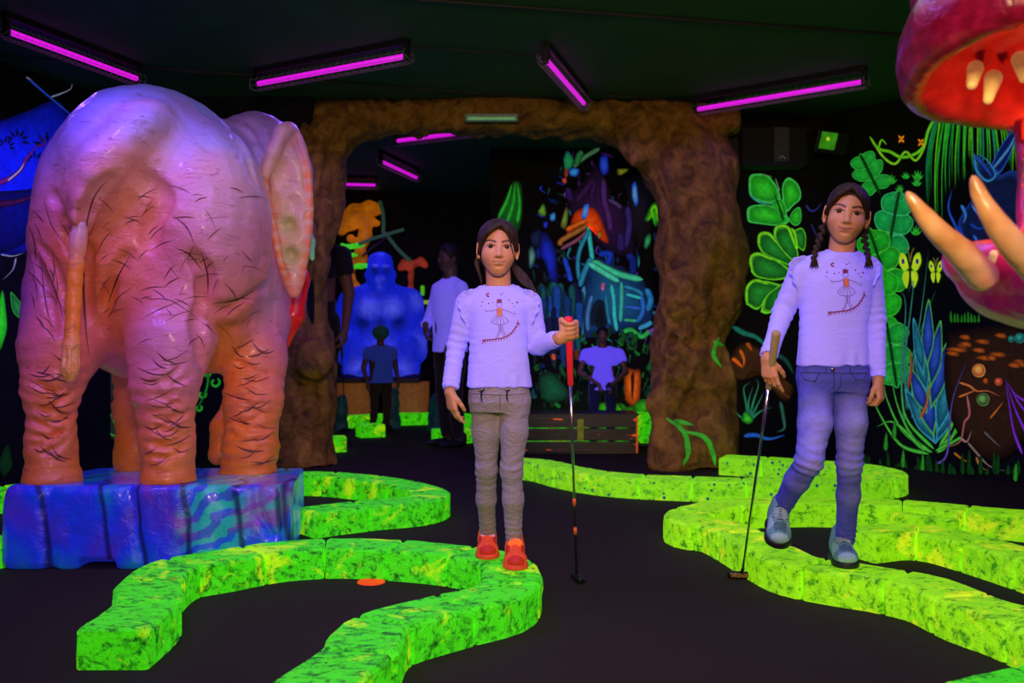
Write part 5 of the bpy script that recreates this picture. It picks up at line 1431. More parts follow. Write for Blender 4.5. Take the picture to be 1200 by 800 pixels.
for pts in ([(1150, 322, 1.80), (1128, 298, 1.76), (1100, 272, 1.73), (1078, 246, 1.72), (1064, 227, 1.72)], [(1222, 322, 1.72), (1192, 292, 1.68), (1168, 262, 1.66), (1150, 232, 1.66), (1141, 208, 1.66)]):
    W = curve_pts([P(*q) for q in pts], 6); n_ = len(W)-1
    f = Field(np.min(W, 0)-.06, np.max(W, 0)+.06, .0045)
    for i in range(n_):
        rr = lambda t_: .0235*(1-t_)**.85+.0055
        f.cap(W[i], W[i+1], rr(i/n_), rr((i+1)/n_), k=.004)
    v, q = f.mesh(disp=lambda v: sn(v, 60, 2, 2)*.0008)
    w = np.clip(np.linalg.norm(v-W[0], axis=1)/np.linalg.norm(W[-1]-W[0]), 0, 1)[:, None]
    mm = (.5+.5*sn(v, 45, 3, 2))[:, None]; col = (np.array([.85, .62, .40])*mm+np.array([.70, .33, .14])*(1-mm))*(1-w)+(np.array([.72, .42, .10])*mm+np.array([.40, .20, .04])*(1-mm))*w; e = np.clip((.25-w)/.25, 0, 1); col = col*(1-e)+np.array([.85, .32, .25])*e
    add_part('tusk', (v, q), M['ivory'], beast, col)
M['tooth'] = plain('cream_tooth', rgb(240, 215, 130), .3, es=.12)
def tooth(a, b, r0, r1):
    f = Field(np.minimum(a, b)-.04, np.maximum(a, b)+.04, .004); f.cap(a, b, r0, r1); add_part('tooth', f.mesh(), M['tooth'], beast)
tooth(P(1143, 80, 2.0), P(1139, 99, 1.98), .016, .011); tooth(P(1164, 92, 2.03), P(1158, 117, 2.0), .018, .010); tooth(P(1119, 98, 2.12), P(1117, 110, 2.12), .012, .006)
tooth(P(1196, 70, 2.0), P(1200, 92, 2.0), .018, .010); tooth(P(1166, 322, 1.84), P(1165, 298, 1.82), .014, .009)
# eyes and ears of the beast, out of the photograph's frame
for s in (-1, 1):
    f = Field(V(1.4, 1.95+s*.25-.14, 1.7), V(1.8, 1.95+s*.25+.14, 2.1), .008); f.ell(V(1.62, 1.95+s*.24, 1.86), (.05, .035, .10), None, 0); f.cap(V(1.62, 1.95+s*.16, 1.75), V(1.62, 1.95+s*.24, 1.86), .04, .035, k=.03)
    v, q = f.mesh(); add_part('ear', (v, q), M['beast'], beast, np.tile(np.array([.3, .004, .05]), (len(v), 1)))
    bm = bmesh.new(); bmesh.ops.create_uvsphere(bm, u_segments=16, v_segments=12, radius=.035); bmesh.ops.translate(bm, verts=bm.verts, vec=(1.34, 1.95+s*.19, 1.90)); me = bpy.data.meshes.new('eye'); bm.to_mesh(me); bm.free(); rel(me, beast); link('eye', me, M['tooth'], beast)
# ================================================================ painted murals (flat fluorescent paint lying on the walls)
def paint_mat(name, es):
    t = NT(name); a = t.attr(); n = t.noise(24, 4, .65); b = t.mix(t.ramp(n, [(.35, .0), (.7, .4)]), a, (0, 0, 0)); 
    return t.fin(b, .65, emis=b, es=es, spec=.2)
M['paint'] = paint_mat('fluorescent_wall_paint', .62)
M['paint_far'] = paint_mat('fluorescent_wall_paint_far_room', .62)
class Mural:
    """a group of paintings on the plane through p,q (plan points, room on the left)"""
    def __init__(s, p, q, name, label, m=None, cat='mural'):
        s.p = V(p[0], p[1], 0); s.q = V(q[0], q[1], 0); d = nrm(s.q-s.p); s.n = V(-d[1], d[0], 0)
        s.base = (s.p+s.q)/2; s.root = empty(name, tuple(s.base), 0, label, cat); s.m = m or M['paint']; s.k = 0
        s.bm = None
    def at(s, x, y, off):
        r = P(x, y, 1)-V(0, 0, CH); o = V(0, 0, CH); t = ((s.p-o)@s.n+0)/(r@s.n)
        return o+r*t+s.n*off-s.base
    def begin(s, name): s.name = name; s.vs = []; s.fs = []; s.cs = []
    def off(s): s.k += 1; return .003+.00007*s.k
    def stroke(s, pts, w, c, e=None, n=7, w1=None, taper=True, blunt=False):
        """airbrushed line: bright core colour c fading to e at its borders"""
        e = tuple(x*.12 for x in c) if e is None else e
        Q = curve_pts([V(*p, 0)[:2] if len(p) == 2 else V(*p) for p in pts], n); m = len(Q); o = s.off(); b0 = len(s.vs)
        for i, q in enumerate(Q):
            t_ = Q[min(i+1, m-1)]-Q[max(i-1, 0)]; nn = nrm(V(-t_[1], t_[0], 0))[:2]; u = i/(m-1)
            ww = w+(0 if w1 is None else (w1-w)*u)
            if taper: ww *= (math.sin(PI*min(1, .5+u*.5))**.7+.06) if not blunt else (math.sin(PI*(u*.9+.05))**.5)
            if u < .1: ww *= (u/.1)**.5*.9+.1
            if u > .9: ww *= ((1-u)/.1)**.5*.9+.1
            for kx, cc in ((-1.35, tuple(x*.15 for x in e)), (-.5, tuple(x*.8 for x in c)), (.5, tuple(x*.8 for x in c)), (1.35, tuple(x*.15 for x in e))):
                s.vs.append(s.at(q[0]+nn[0]*ww*kx, q[1]+nn[1]*ww*kx, o)); s.cs.append(cc)
        for i in range(m-1):
            for j in range(3): a = b0+i*4+j; s.fs.append((a, a+1, a+5, a+4))
    def blob(s, pts, c, e, rim=None, n=5, ctr=None, levels=(0, .45, .8, 1)):
        """soft filled shape: centre colour c, body colour e, optional bright rim"""
        Q = curve_pts([V(a, b) for a, b in pts]+[V(*pts[0])], n)[:-1]; m = len(Q); o = s.off(); b0 = len(s.vs)
        C0 = np.mean(Q, 0) if ctr is None else V(*ctr)
        cols = [c, tuple((x+y)/2 for x, y in zip(c, e)), e, rim or e]
        for L, cc in zip(levels[1:], cols[1:]):
            for q in Q:
                z = C0+(q-C0)*L; s.vs.append(s.at(z[0], z[1], o)); s.cs.append(cc)
        s.vs.append(s.at(C0[0], C0[1], o)); s.cs.append(cols[0]); ci = len(s.vs)-1
        for i in range(m):
            j = (i+1) % m; s.fs.append((ci, b0+i, b0+j))
            for r_ in range(2): s.fs.append((b0+r_*m+i, b0+(r_+1)*m+i, b0+(r_+1)*m+j, b0+r_*m+j))
    def end(s, label=None):
        me = bpy.data.meshes.new(s.name); me.from_pydata([tuple(v) for v in s.vs], [], s.fs)
        a = me.color_attributes.new('col', 'FLOAT_COLOR', 'POINT')
        for i, c in enumerate(s.cs): a.data[i].color = (*c, 1)
        o = link(s.name, me, s.m, s.root, smooth=False)
        if label: o['label'] = label
        if s.name in ('painted_haze', 'painted_growth', 'painted_grass', 'painted_palm'): o['kind'] = 'stuff'
        return o
GRN, LIM, DGR, TEA, BLU, ORG, YEL, PUR, CYN, WHT, RED = rgb(30, 190, 40), rgb(120, 240, 30), rgb(8, 70, 15), rgb(30, 170, 130), rgb(30, 60, 225), rgb(255, 110, 15), rgb(235, 225, 40), rgb(130, 40, 200), rgb(60, 200, 225), rgb(170, 215, 220), rgb(230, 50, 30)
def monstera(mu, base, tip, w, n=4, c=GRN, rim=LIM, dark=DGR, name='painted_leaf'):
    mu.begin(name); b = V(*base); t = V(*tip); ax = t-b; L = np.linalg.norm(ax); a = ax/L; s = V(-a[1], a[0])
    for sd in (-1, 1):
        for i in range(n):
            u0 = .06+.80*i/n; u1 = u0+.80/n*.86
            r0 = b+ax*u0; r1 = b+ax*u1; um = (u0+u1)/2
            ww = w*math.sin(PI*min(1, .28+um*.62))**.8
            tipd = nrm(s*sd*1.0+a*(.15+.75*um)-a*.35*(i == 0)); tp = (r0+r1)/2+tipd*ww
            side = V(-tipd[1], tipd[0]); side = side*(1 if side@a > 0 else -1); h = L*.80/n*.57
            poly = [r0, r0*.5+tp*.5-side*h*.75, tp-side*h*.7-tipd*ww*.15, tp+tipd*ww*.04, tp+side*h*.7-tipd*ww*.15, r1*.5+tp*.5+side*h*.75, r1]
            poly = [(q[0], q[1]) for q in poly]
            mu.blob(poly, c, tuple(x*.55 for x in c), rim, ctr=tuple((r0+r1)/2*.35+tp*.65), levels=(0, .5, .85, 1))
    mu.blob([(q[0], q[1]) for q in (b+ax*.84-s*w*.28, t, b+ax*.84+s*w*.28, b+ax*.8)], c, tuple(x*.5 for x in c), rim)
    mu.stroke([tuple(b-ax*.1), tuple(b+ax*.5), tuple(t)], 1.3, dark, tuple(x*.3 for x in c), taper=False)
    return mu.end()
def petal(mu, base, tip, w, c, e, rim, bend=0.):
    b = V(*base); t = V(*tip); ax = t-b; s = nrm(V(-ax[1], ax[0])); m = (b+t)/2+s*bend
    mu.blob([tuple(b), tuple(b*.65+m*.0+t*.35+s*(w*.8+bend*.7)), tuple(b*.3+t*.7+s*(w*.55+bend)), tuple(t), tuple(b*.3+t*.7-s*(w*.55-bend)), tuple(b*.65+t*.35-s*(w*.8-bend*.7))], c, e, rim, ctr=tuple(m+s*bend*.3))
def blades(mu, name, lst, c, e=None, w=2.):
    mu.begin(name)
    for ln in lst: mu.stroke(ln, w, c, e, w1=.4)
    return mu.end()

# ---- partition right of the arch
mu = Mural((2.47, 7.9), (1.3, 7.9), 'leaf_mural', 'mural of broad green leaves and grass between the right rock column and the wall corner')
mu.begin('painted_leaf')
z = lambda a, b: (840+a/6.67, 140+b/6.67)
for poly, ct in (([(250, 560), (255, 450), (310, 425), (400, 440), (470, 530), (495, 620), (440, 655), (340, 640), (270, 610)], (370, 540)), ([(515, 640), (512, 520), (555, 455), (620, 490), (655, 560), (650, 625), (600, 670), (545, 720)], (580, 580)),
                 ([(235, 760), (245, 690), (330, 665), (440, 680), (540, 740), (560, 800), (480, 830), (330, 815), (250, 800)], (380, 745)), ([(560, 790), (590, 720), (640, 685), (658, 720), (655, 800), (610, 830)], (620, 760)), ([(420, 640), (500, 620), (545, 720), (520, 760), (450, 690)], (490, 690))):
    mu.blob([z(*p) for p in poly], rgb(50, 215, 40), rgb(20, 140, 25), rgb(70, 220, 90), ctr=z(*ct))
mu.stroke([z(520, 790), z(490, 690), z(440, 560)], 1.2, DGR, GRN); mu.stroke([z(490, 560), z(470, 500), z(455, 455)], .8, rgb(110, 180, 110)); mu.stroke([z(260, 590), z(330, 645), z(440, 665)], 1.0, rgb(60, 200, 170)); mu.stroke([z(400, 440), z(350, 430), z(440, 450)], .8, rgb(110, 190, 110)); mu.end()
z = lambda a, b: (860+a/3.2, 200+b/3.2)
mu.begin('painted_leaf')
for poly, ct in (([(45, 500), (50, 430), (90, 410), (150, 420), (190, 440), (130, 470), (90, 520)], (95, 460)), ([(65, 380), (60, 330), (90, 310), (170, 340), (220, 390), (160, 410), (90, 400)], (130, 370)), ([(90, 280), (95, 240), (130, 235), (190, 290), (230, 360), (170, 340), (110, 310)], (150, 290)),
                 ([(150, 230), (165, 210), (205, 215), (235, 280), (240, 350), (200, 320), (160, 270)], (200, 270)), ([(100, 530), (120, 470), (200, 410), (250, 370), (260, 420), (190, 500), (130, 535)], (190, 450)), ([(235, 280), (225, 230), (255, 215), (270, 250), (262, 300)], (248, 255))):
    mu.blob([z(*p) for p in poly], rgb(35, 150, 50), rgb(12, 90, 25), rgb(110, 240, 40), ctr=z(*ct))
for ln in ([(48, 500), (50, 440), (80, 412), (130, 425)], [(68, 370), (62, 330), (90, 312), (150, 335)], [(92, 280), (98, 240), (130, 237), (160, 270)], [(152, 250), (160, 213), (200, 212), (222, 260), (236, 290), (228, 235), (212, 215)]): mu.stroke([z(*p) for p in ln], 1.6, rgb(130, 250, 40), rgb(20, 120, 30), taper=False)
mu.end()
z = lambda a, b: (840+a/4.44, 380+b/4.44)
blades(mu, 'painted_grass', [[z(165, 490), z(150, 400), z(140, 330), z(175, 300)], [z(165, 490), z(165, 400), z(190, 320)], [z(170, 490), z(190, 400), z(215, 320), z(205, 280)], [z(175, 490), z(210, 420), z(245, 350)], [z(175, 495), z(230, 450), z(290, 430)], [z(160, 500), z(110, 470), z(90, 420)]], rgb(40, 150, 110), None, 1.5)
mu.begin('painted_grass'); mu.blob([z(125, 500), z(140, 455), z(165, 460), z(190, 500), z(160, 520)], rgb(70, 220, 40), rgb(20, 120, 30), (0, .02, .005)); mu.blob([z(40, 420), z(50, 330), z(80, 340), z(75, 440)], rgb(40, 130, 40), rgb(20, 80, 20), (0, .01, 0)); mu.blob([z(0, 130), z(5, 70), z(35, 80), z(45, 140), z(15, 160)], rgb(70, 160, 20), rgb(30, 90, 15), (0, .01, 0)); mu.end()
mu.begin('painted_vine'); mu.stroke([z(80, 10), z(140, 45), z(200, 65), z(250, 110), z(290, 190)], 2.6, rgb(25, 130, 110)); mu.stroke([z(300, 150), z(360, 190), z(400, 260)], 2.5, rgb(20, 80, 70)); mu.stroke([z(140, 580), z(200, 575), z(270, 595), z(355, 575)], 2.2, rgb(40, 110, 220)); mu.stroke([z(330, 400), z(345, 480), z(350, 540), z(310, 560)], 1.8, rgb(50, 110, 90)); mu.end()
mu.begin('painted_stone'); mu.blob([z(40, 230), z(120, 100), z(230, 130), z(330, 260), z(400, 330), z(360, 400), z(300, 350), z(200, 240), z(120, 290)], (.03, .010, .003), (.05, .018, .004), (.008, .003, .001))
mu.stroke([z(80, 175), z(110, 200), z(135, 225)], 2.2, ORG); mu.stroke([z(120, 130), z(140, 180), z(138, 220)], 1.8, rgb(230, 110, 30)); mu.stroke([z(155, 95), z(185, 140)], 2.2, rgb(190, 90, 25)); mu.stroke([z(300, 320), z(360, 370), z(380, 380)], 3, rgb(90, 50, 25)); mu.stroke([z(40, 250), z(90, 235), z(130, 260)], 2.2, rgb(60, 35, 20)); mu.end()
mu.begin('painted_twig'); mu.stroke([(944, 240), (950, 247), (957, 245), (962, 237)], 1.0, rgb(50, 60, 150)); mu.stroke([(950, 262), (956, 275), (960, 290)], .9, rgb(40, 50, 110)); mu.end()

# ---- right wall
mu = Mural((3.95, 5.53), (2.47, 7.9), 'jungle_mural', 'mural of glowing jungle plants, butterflies and blue rhino head behind the girl in jeans')
monstera(mu, (1030, 224), (1008, 180), 21, 3, rgb(35, 190, 60), rgb(60, 230, 80))
monstera(mu, (1040, 300), (1055, 220), 24, 3, rgb(25, 180, 80), rgb(70, 220, 130))
monstera(mu, (1045, 345), (1018, 266), 26, 3, rgb(30, 185, 40), rgb(80, 230, 50))
monstera(mu, (1030, 400), (1034, 310), 26, 3, rgb(35, 200, 35), rgb(60, 225, 50))
monstera(mu, (1040, 380), (1052, 455), 25, 3, rgb(35, 185, 60), rgb(70, 220, 90))
for bx, by, r_ in ((1045, 212, 8), (1062, 207, 6), (1076, 207, 8), (1075, 215, 7), (1055, 222, 6), (1074, 272, 8)):
    mu.begin('painted_small_leaf')
    for a in (-2.6, -2.0, -1.5, -1.0, -.5): petal(mu, (bx, by+r_*.5), (bx+math.cos(a)*r_, by+r_*.5+math.sin(a)*r_*1.5), r_*.22, rgb(60, 225, 60), rgb(20, 130, 30), rgb(50, 180, 50))
    mu.end()
# vine
mu.begin('painted_vine')
mu.stroke([(1020, 160), (1030, 174), (1044, 178), (1056, 184), (1070, 182), (1083, 172), (1090, 150), (1105, 128), (1120, 116)], 1.6, LIM, DGR, taper=False)
mu.stroke([(1024, 166), (1036, 184), (1050, 192), (1062, 178), (1074, 188), (1086, 170)], 1.3, rgb(140, 235, 40), DGR, taper=False); mu.stroke([(1030, 174), (1034, 164), (1040, 170)], 1, LIM); mu.end()
for x, y in ((1057, 163), (1080, 167)):
    mu.begin('painted_blossom')
    for a in (-2.3, -.8, .8, 2.3): petal(mu, (x, y), (x+5*math.cos(a), y+6*math.sin(a)), 1.6, YEL, ORG, rgb(200, 70, 10))
    mu.end()
# palm crown
rp_ = random.Random(5); mu.begin('painted_palm')
mu.blob([(1105, 128), (1130, 112), (1165, 112), (1185, 128), (1178, 150), (1145, 142), (1118, 148)], rgb(10, 70, 60), rgb(5, 40, 30), (.0, .01, .006))
for i in range(52):
    u = i/51; ex = 1083+118*u+rp_.uniform(-3, 3); top = 1142+(u-.5)*26; ey = float(np.interp(u, [0, .12, .25, .45, .7, 1], [236, 262, 238, 206, 204, 166]))+rp_.uniform(-24, 10)
    x0 = top+rp_.uniform(-8, 8); c = rp_.choice([LIM, GRN, rgb(60, 215, 60), rgb(25, 150, 90), rgb(90, 230, 50), TEA])
    mu.stroke([(x0, 118+rp_.uniform(-3, 8)), (x0+(ex-x0)*.60, 121+10*abs(u-.5)), (x0+(ex-x0)*.92, 152+(ey-160)*.38), (ex-(ex-x0)*.06, ey)], 1.45, c, tuple(v*.15 for v in c), w1=.5)
mu.end()
mu.begin('painted_palm')
for i in range(9): x = 1186+i*2; mu.stroke([(1200+i*3, 145), (x, 165), (x-2, 195+rp_.uniform(-5, 18))], 1.4, rp_.choice([GRN, TEA, LIM]), w1=.5)
mu.end()
# rhino head
mu.begin('painted_rhino'); B2, B3 = rgb(30, 70, 190), rgb(12, 30, 110)
mu.blob([(1127, 292), (1124, 262), (1136, 240), (1148, 222), (1145, 198), (1158, 192), (1172, 205), (1190, 200), (1215, 220), (1215, 300), (1170, 310), (1140, 302)], (.006, .012, .07), (.004, .010, .05), (.01, .04, .25))
mu.blob([(1162, 196), (1175, 170), (1195, 146), (1186, 180), (1172, 204)], B3, rgb(10, 25, 90), rgb(45, 110, 220))
for ln, w, c in (([(1143, 180), (1146, 200), (1158, 212), (1168, 205), (1160, 190), (1148, 180)], 1.6, rgb(60, 150, 225)), ([(1144, 182), (1156, 196), (1164, 208)], 2.2, rgb(40, 90, 210)), ([(1130, 300), (1123, 270), (1113, 245), (1117, 222)], 1.5, rgb(40, 90, 220)), ([(1124, 262), (1136, 290), (1155, 305)], 2, B2), ([(1140, 240), (1150, 252), (1160, 250), (1150, 243)], 1.6, rgb(80, 150, 240)),
                 ([(1138, 262), (1148, 268), (1158, 265)], 1.6, B2), ([(1142, 275), (1150, 286), (1162, 284)], 1.6, rgb(60, 110, 230)), ([(1128, 240), (1133, 252), (1130, 262)], 1.8, rgb(60, 140, 230)), ([(1150, 222), (1158, 235), (1170, 240)], 1.6, B2), ([(1165, 198), (1185, 172), (1196, 148)], 1.5, rgb(80, 160, 235))): mu.stroke(ln, w, c, B3)
mu.blob([(1144, 247), (1149, 242), (1154, 247), (1149, 252)], rgb(230, 120, 220), rgb(60, 40, 160), rgb(60, 120, 230)); mu.end()
# butterflies
for x, y, s in ((1068, 316, 1.), (1098, 318, .62)):
    mu.begin('painted_butterfly'); Yc = rgb(205, 240, 35); Yr = rgb(120, 220, 30)
    for q in (-1, 1):
        mu.blob([(x+q*1.2*s, y-2*s), (x+q*5*s, y-16*s), (x+q*11*s, y-20*s), (x+q*13*s, y-8*s), (x+q*7*s, y+2*s)], Yc, Yc, Yr); mu.blob([(x+q*1*s, y+1*s), (x+q*8*s, y+3*s), (x+q*9*s, y+12*s), (x+q*4*s, y+22*s), (x+q*1.5*s, y+12*s)], Yc, Yc, Yr)
        mu.blob([(x+q*7*s, y-13*s), (x+q*10*s, y-12*s), (x+q*9.5*s, y-7*s), (x+q*6.5*s, y-8*s)], rgb(30, 60, 150), rgb(20, 40, 110), rgb(180, 80, 30)); mu.stroke([(x, y-8*s), (x+q*2*s, y-20*s), (x+q*5*s, y-26*s)], .5, rgb(150, 150, 60), taper=False)
    mu.stroke([(x, y-9*s), (x, y+8*s)], 1.2*s, rgb(60, 40, 20), blunt=True); mu.end()
# tall stems, agave-like blue flower
blades(mu, 'painted_stem', [[(1064, 480), (1062, 420), (1068, 370), (1072, 330), (1065, 345)], [(1070, 490), (1072, 430), (1082, 360), (1090, 292)], [(1066, 480), (1066, 440), (1076, 400), (1100, 335)], [(1062, 500), (1058, 440), (1063, 360), (1056, 338)]], rgb(60, 150, 130), None, 1.3)
mu.begin('painted_flower')
for b, t_, w, c in (((1098, 520), (1062, 455), 11, 0), ((1098, 520), (1130, 440), 11, 0), ((1096, 512), (1080, 440), 12, 1), ((1100, 508), (1118, 425), 11, 0), ((1088, 485), (1068, 430), 10, 1), ((1092, 480), (1112, 400), 11, 1), ((1088, 460), (1075, 395), 9, 0), ((1092, 455), (1104, 375), 10, 1), ((1088, 430), (1090, 350), 9, 1), ((1084, 440), (1072, 372), 7, 0)):
    petal(mu, b, t_, w, rgb(50, 90, 190) if c else rgb(40, 140, 150), rgb(15, 35, 110) if c else rgb(15, 70, 90), rgb(90, 200, 60) if c else rgb(60, 180, 190))
mu.stroke([(1080, 490), (1088, 472), (1090, 450)], 1.6, rgb(200, 110, 50)); mu.stroke([(1066, 455), (1070, 430), (1068, 410)], 1.3, rgb(190, 70, 50)); mu.end()
blades(mu, 'painted_blade_leaf', [[(1094, 530), (1060, 505), (1042, 470), (1036, 440)], [(1092, 530), (1070, 510), (1052, 470), (1044, 420)], [(1090, 532), (1056, 520), (1030, 480), (1024, 462)], [(1100, 528), (1125, 500), (1138, 450), (1140, 400)], [(1102, 524), (1120, 490), (1128, 440), (1124, 410)], [(1100, 530), (1112, 520), (1124, 495), (1132, 440), (1144, 418)], [(1096, 526), (1064, 490), (1056, 440)], [(1098, 528), (1135, 505), (1150, 460), (1168, 410)][:3], [(1085, 528), (1050, 495), (1028, 500)]], rgb(80, 215, 60), rgb(8, 60, 30), 2.0)
# hot stones at the right
mu.begin('painted_stone'); rp_ = random.Random(8)
mu.blob([(1112, 390), (1150, 383), (1205, 388), (1215, 470), (1200, 520), (1160, 540), (1120, 500), (1108, 440)], (.030, .010, .003), (.022, .008, .002), (.003, .001, .0005))
for i in range(15):
    x = rp_.uniform(1112, 1200); y = 392+i*2.6+rp_.uniform(-2, 3); L_ = rp_.uniform(12, 26); mu.blob([(x-L_/2, y), (x-L_*.2, y-3.2), (x+L_*.4, y-2), (x+L_/2, y+3), (x, y+3.4)], rgb(190, 90, 15), rgb(110, 50, 10), rgb(40, 16, 4))
mu.end()
for x, y, r_, c, e in ((1149, 434, 8, rgb(255, 190, 90), rgb(180, 70, 20)), (1172, 447, 4.5, rgb(255, 110, 60), rgb(150, 40, 30)), (1154, 468, 7.5, rgb(120, 190, 90), rgb(40, 45, 20)), (1157, 446, 3, ORG, rgb(120, 50, 10)), (1197, 396, 6, rgb(60, 190, 170), rgb(10, 70, 60)), (1187, 397, 4, rgb(60, 170, 150), rgb(10, 60, 50))):
    mu.begin('painted_bubble'); mu.blob([(x+r_*math.cos(a), y+r_*math.sin(a)) for a in np.linspace(0, 2*PI, 9)[:-1]], c, e, tuple(v*.7 for v in c), ctr=(x-r_*.25, y-r_*.3)); mu.end()
mu.begin('painted_crack')
for ln, c in (([(1126, 448), (1138, 452), (1147, 458), (1160, 458), (1175, 465)], rgb(230, 130, 60)), ([(1125, 465), (1138, 460), (1147, 456)], rgb(220, 120, 60)), ([(1135, 462), (1138, 485), (1132, 495), (1128, 515), (1118, 522), (1108, 523)], rgb(200, 110, 100)), ([(1128, 513), (1135, 517), (1141, 503)], rgb(190, 140, 130)), ([(1136, 518), (1148, 532), (1162, 546), (1182, 552)], rgb(150, 130, 110)), ([(1146, 535), (1150, 545), (1160, 552)], rgb(190, 120, 60)), ([(1155, 505), (1165, 515), (1175, 524)], rgb(110, 100, 90)), ([(1162, 490), (1172, 478), (1178, 470)], rgb(200, 110, 30)), ([(1120, 530), (1130, 538), (1138, 541)], rgb(200, 120, 30))): mu.stroke(ln, 1.3, c, w1=.6)
mu.end()
blades(mu, 'painted_blade_leaf', [[(1200, 532), (1190, 505), (1184, 470), (1180, 444)], [(1206, 510), (1192, 480), (1180, 444)], [(1204, 470), (1192, 462), (1181, 446)], [(1212, 490), (1196, 472), (1182, 446)]], rgb(140, 50, 220), None, 1.6)
blades(mu, 'painted_blade_leaf', [[(1098, 545), (1112, 530), (1112, 480), (1135, 420)][:2]+[(1118, 470), (1136, 420)]], rgb(110, 90, 190), None, 1.3)
mu.begin('painted_grass')
for i in range(26):
    x = 1015+i*7.2+rp_.uniform(-3, 3); mu.stroke([(x, 556-max(0, (1100-x))*.02), (x+rp_.uniform(-2, 2), 548-rp_.uniform(0, 22))], 2.4, rgb(14, 70, 14), (0, .006, 0))
for x, y in ((1060, 540), (1083, 545), (1192, 556), (1040, 520), (1050, 505)): mu.stroke([(x, y+8), (x+1, y-14)], 2.2, rgb(50, 160, 40), (0, .01, 0))
for i in range(9): x = 1117+i*4; mu.stroke([(x, 378), (x+rp_.uniform(-1, 1), 366+rp_.uniform(-3, 5))], 1.4, rgb(40, 140, 30), (0, .01, 0))
mu.end()

# ---- blue painted wall at left
mu = Mural((-2.92, 7.25), (-3.62, 5.2), 'blue_mural', 'blue mural with dark leaf silhouettes and violet branches at the far left')
mu.begin('painted_sky'); mu.blob([(-30, 150), (0, 142), (32, 130), (64, 118), (80, 132), (97, 146), (97, 180), (88, 230), (60, 285), (0, 300), (-30, 300)], rgb(12, 30, 215), rgb(8, 20, 170), rgb(6, 12, 90), ctr=(30, 180)); mu.blob([(-20, 225), (30, 222), (70, 215), (60, 250), (20, 290), (-20, 290)], rgb(6, 14, 110), rgb(5, 10, 80), rgb(4, 8, 50)); mu.end()
mu.begin('painted_leaf_silhouette')
for cx, cy, R_ in ((20, 165, 15), (55, 172, 18), (78, 156, 14), (40, 190, 14), (6, 172, 12)):
    for a in np.linspace(-2.8, .2, 6): petal(mu, (cx+.3*R_*math.cos(a), cy+.3*R_*math.sin(a)), (cx+R_*math.cos(a), cy+R_*math.sin(a)), R_*.16, (.001, .004, .04), (.001, .004, .05), (.002, .006, .10))
mu.end()
mu.begin('painted_branch'); mu.stroke([(-10, 218), (12, 208), (24, 198), (30, 186), (42, 172)], 2.2, rgb(120, 30, 120)); mu.stroke([(-10, 240), (20, 236), (42, 228)], 2.8, rgb(70, 20, 70)); mu.stroke([(40, 172), (52, 168), (46, 160)], 1.3, rgb(90, 30, 130)); mu.stroke([(8, 212), (22, 200), (28, 190)], .8, rgb(190, 200, 230)); mu.end()
mu.begin('painted_lightning')
for ln in ([(30, 90), (42, 100), (54, 112), (64, 119)], [(58, 114), (70, 110), (82, 104), (84, 94)], [(0, 298), (14, 300), (28, 296)], [(18, 302), (14, 316), (2, 328)]): mu.stroke(ln, 1.0, rgb(150, 160, 190), w1=.4)
mu.stroke([(32, 92), (60, 116), (98, 147)], 1.1, rgb(40, 80, 220)); mu.end()
mu.begin('painted_leaf'); petal(mu, (0, 410), (2, 340), 8, rgb(50, 240, 40), rgb(30, 190, 30), rgb(20, 130, 20)); petal(mu, (26, 376), (12, 342), 8, rgb(40, 150, 60), rgb(20, 90, 40), rgb(50, 200, 60)); petal(mu, (28, 380), (24, 352), 5, rgb(30, 120, 60), rgb(20, 90, 40), rgb(50, 200, 60)); petal(mu, (4, 560), (8, 520), 10, rgb(10, 50, 20), rgb(8, 40, 15), (0, .01, 0)); mu.end()
# ---- dim painting on the partition behind the elephant
mu = Mural((-1.45, 7.25), (-2.92, 7.25), 'fern_mural', 'dim mural with curled green ferns and grey boulders seen between the elephant legs')
mu.begin('painted_boulder'); mu.blob([(108, 420), (140, 416), (152, 440), (150, 468), (118, 470), (106, 450)], (.022, .026, .022), (.016, .020, .016), (.006, .008, .006)); mu.blob([(104, 474), (130, 472), (150, 476), (152, 500), (140, 516), (112, 505)], (.022, .032, .022), (.014, .022, .014), (.004, .006, .004)); mu.end()
blades(mu, 'painted_grass', [[(142, 512), (132, 490), (126, 478)], [(142, 512), (142, 486)], [(144, 512), (150, 494)], [(138, 512), (120, 504)], [(96, 500), (92, 478), (93, 468)], [(85, 545), (105, 530), (120, 528)]], rgb(60, 180, 60), None, 1.5)
mu.begin('painted_fern')
for cx, cy, r_ in ((252, 448, 6), (237, 462, 5), (233, 478, 4), (243, 438, 4)): mu.stroke([(cx+r_*math.cos(a)*(1-.08*i), cy+r_*math.sin(a)*(1-.08*i)) for i, a in enumerate(np.linspace(-1, 4.5, 8))], 1.3, rgb(40, 190, 40), taper=False)
mu.stroke([(242, 430), (244, 445), (240, 462), (230, 480)], 1.4, rgb(30, 150, 40)); mu.end()

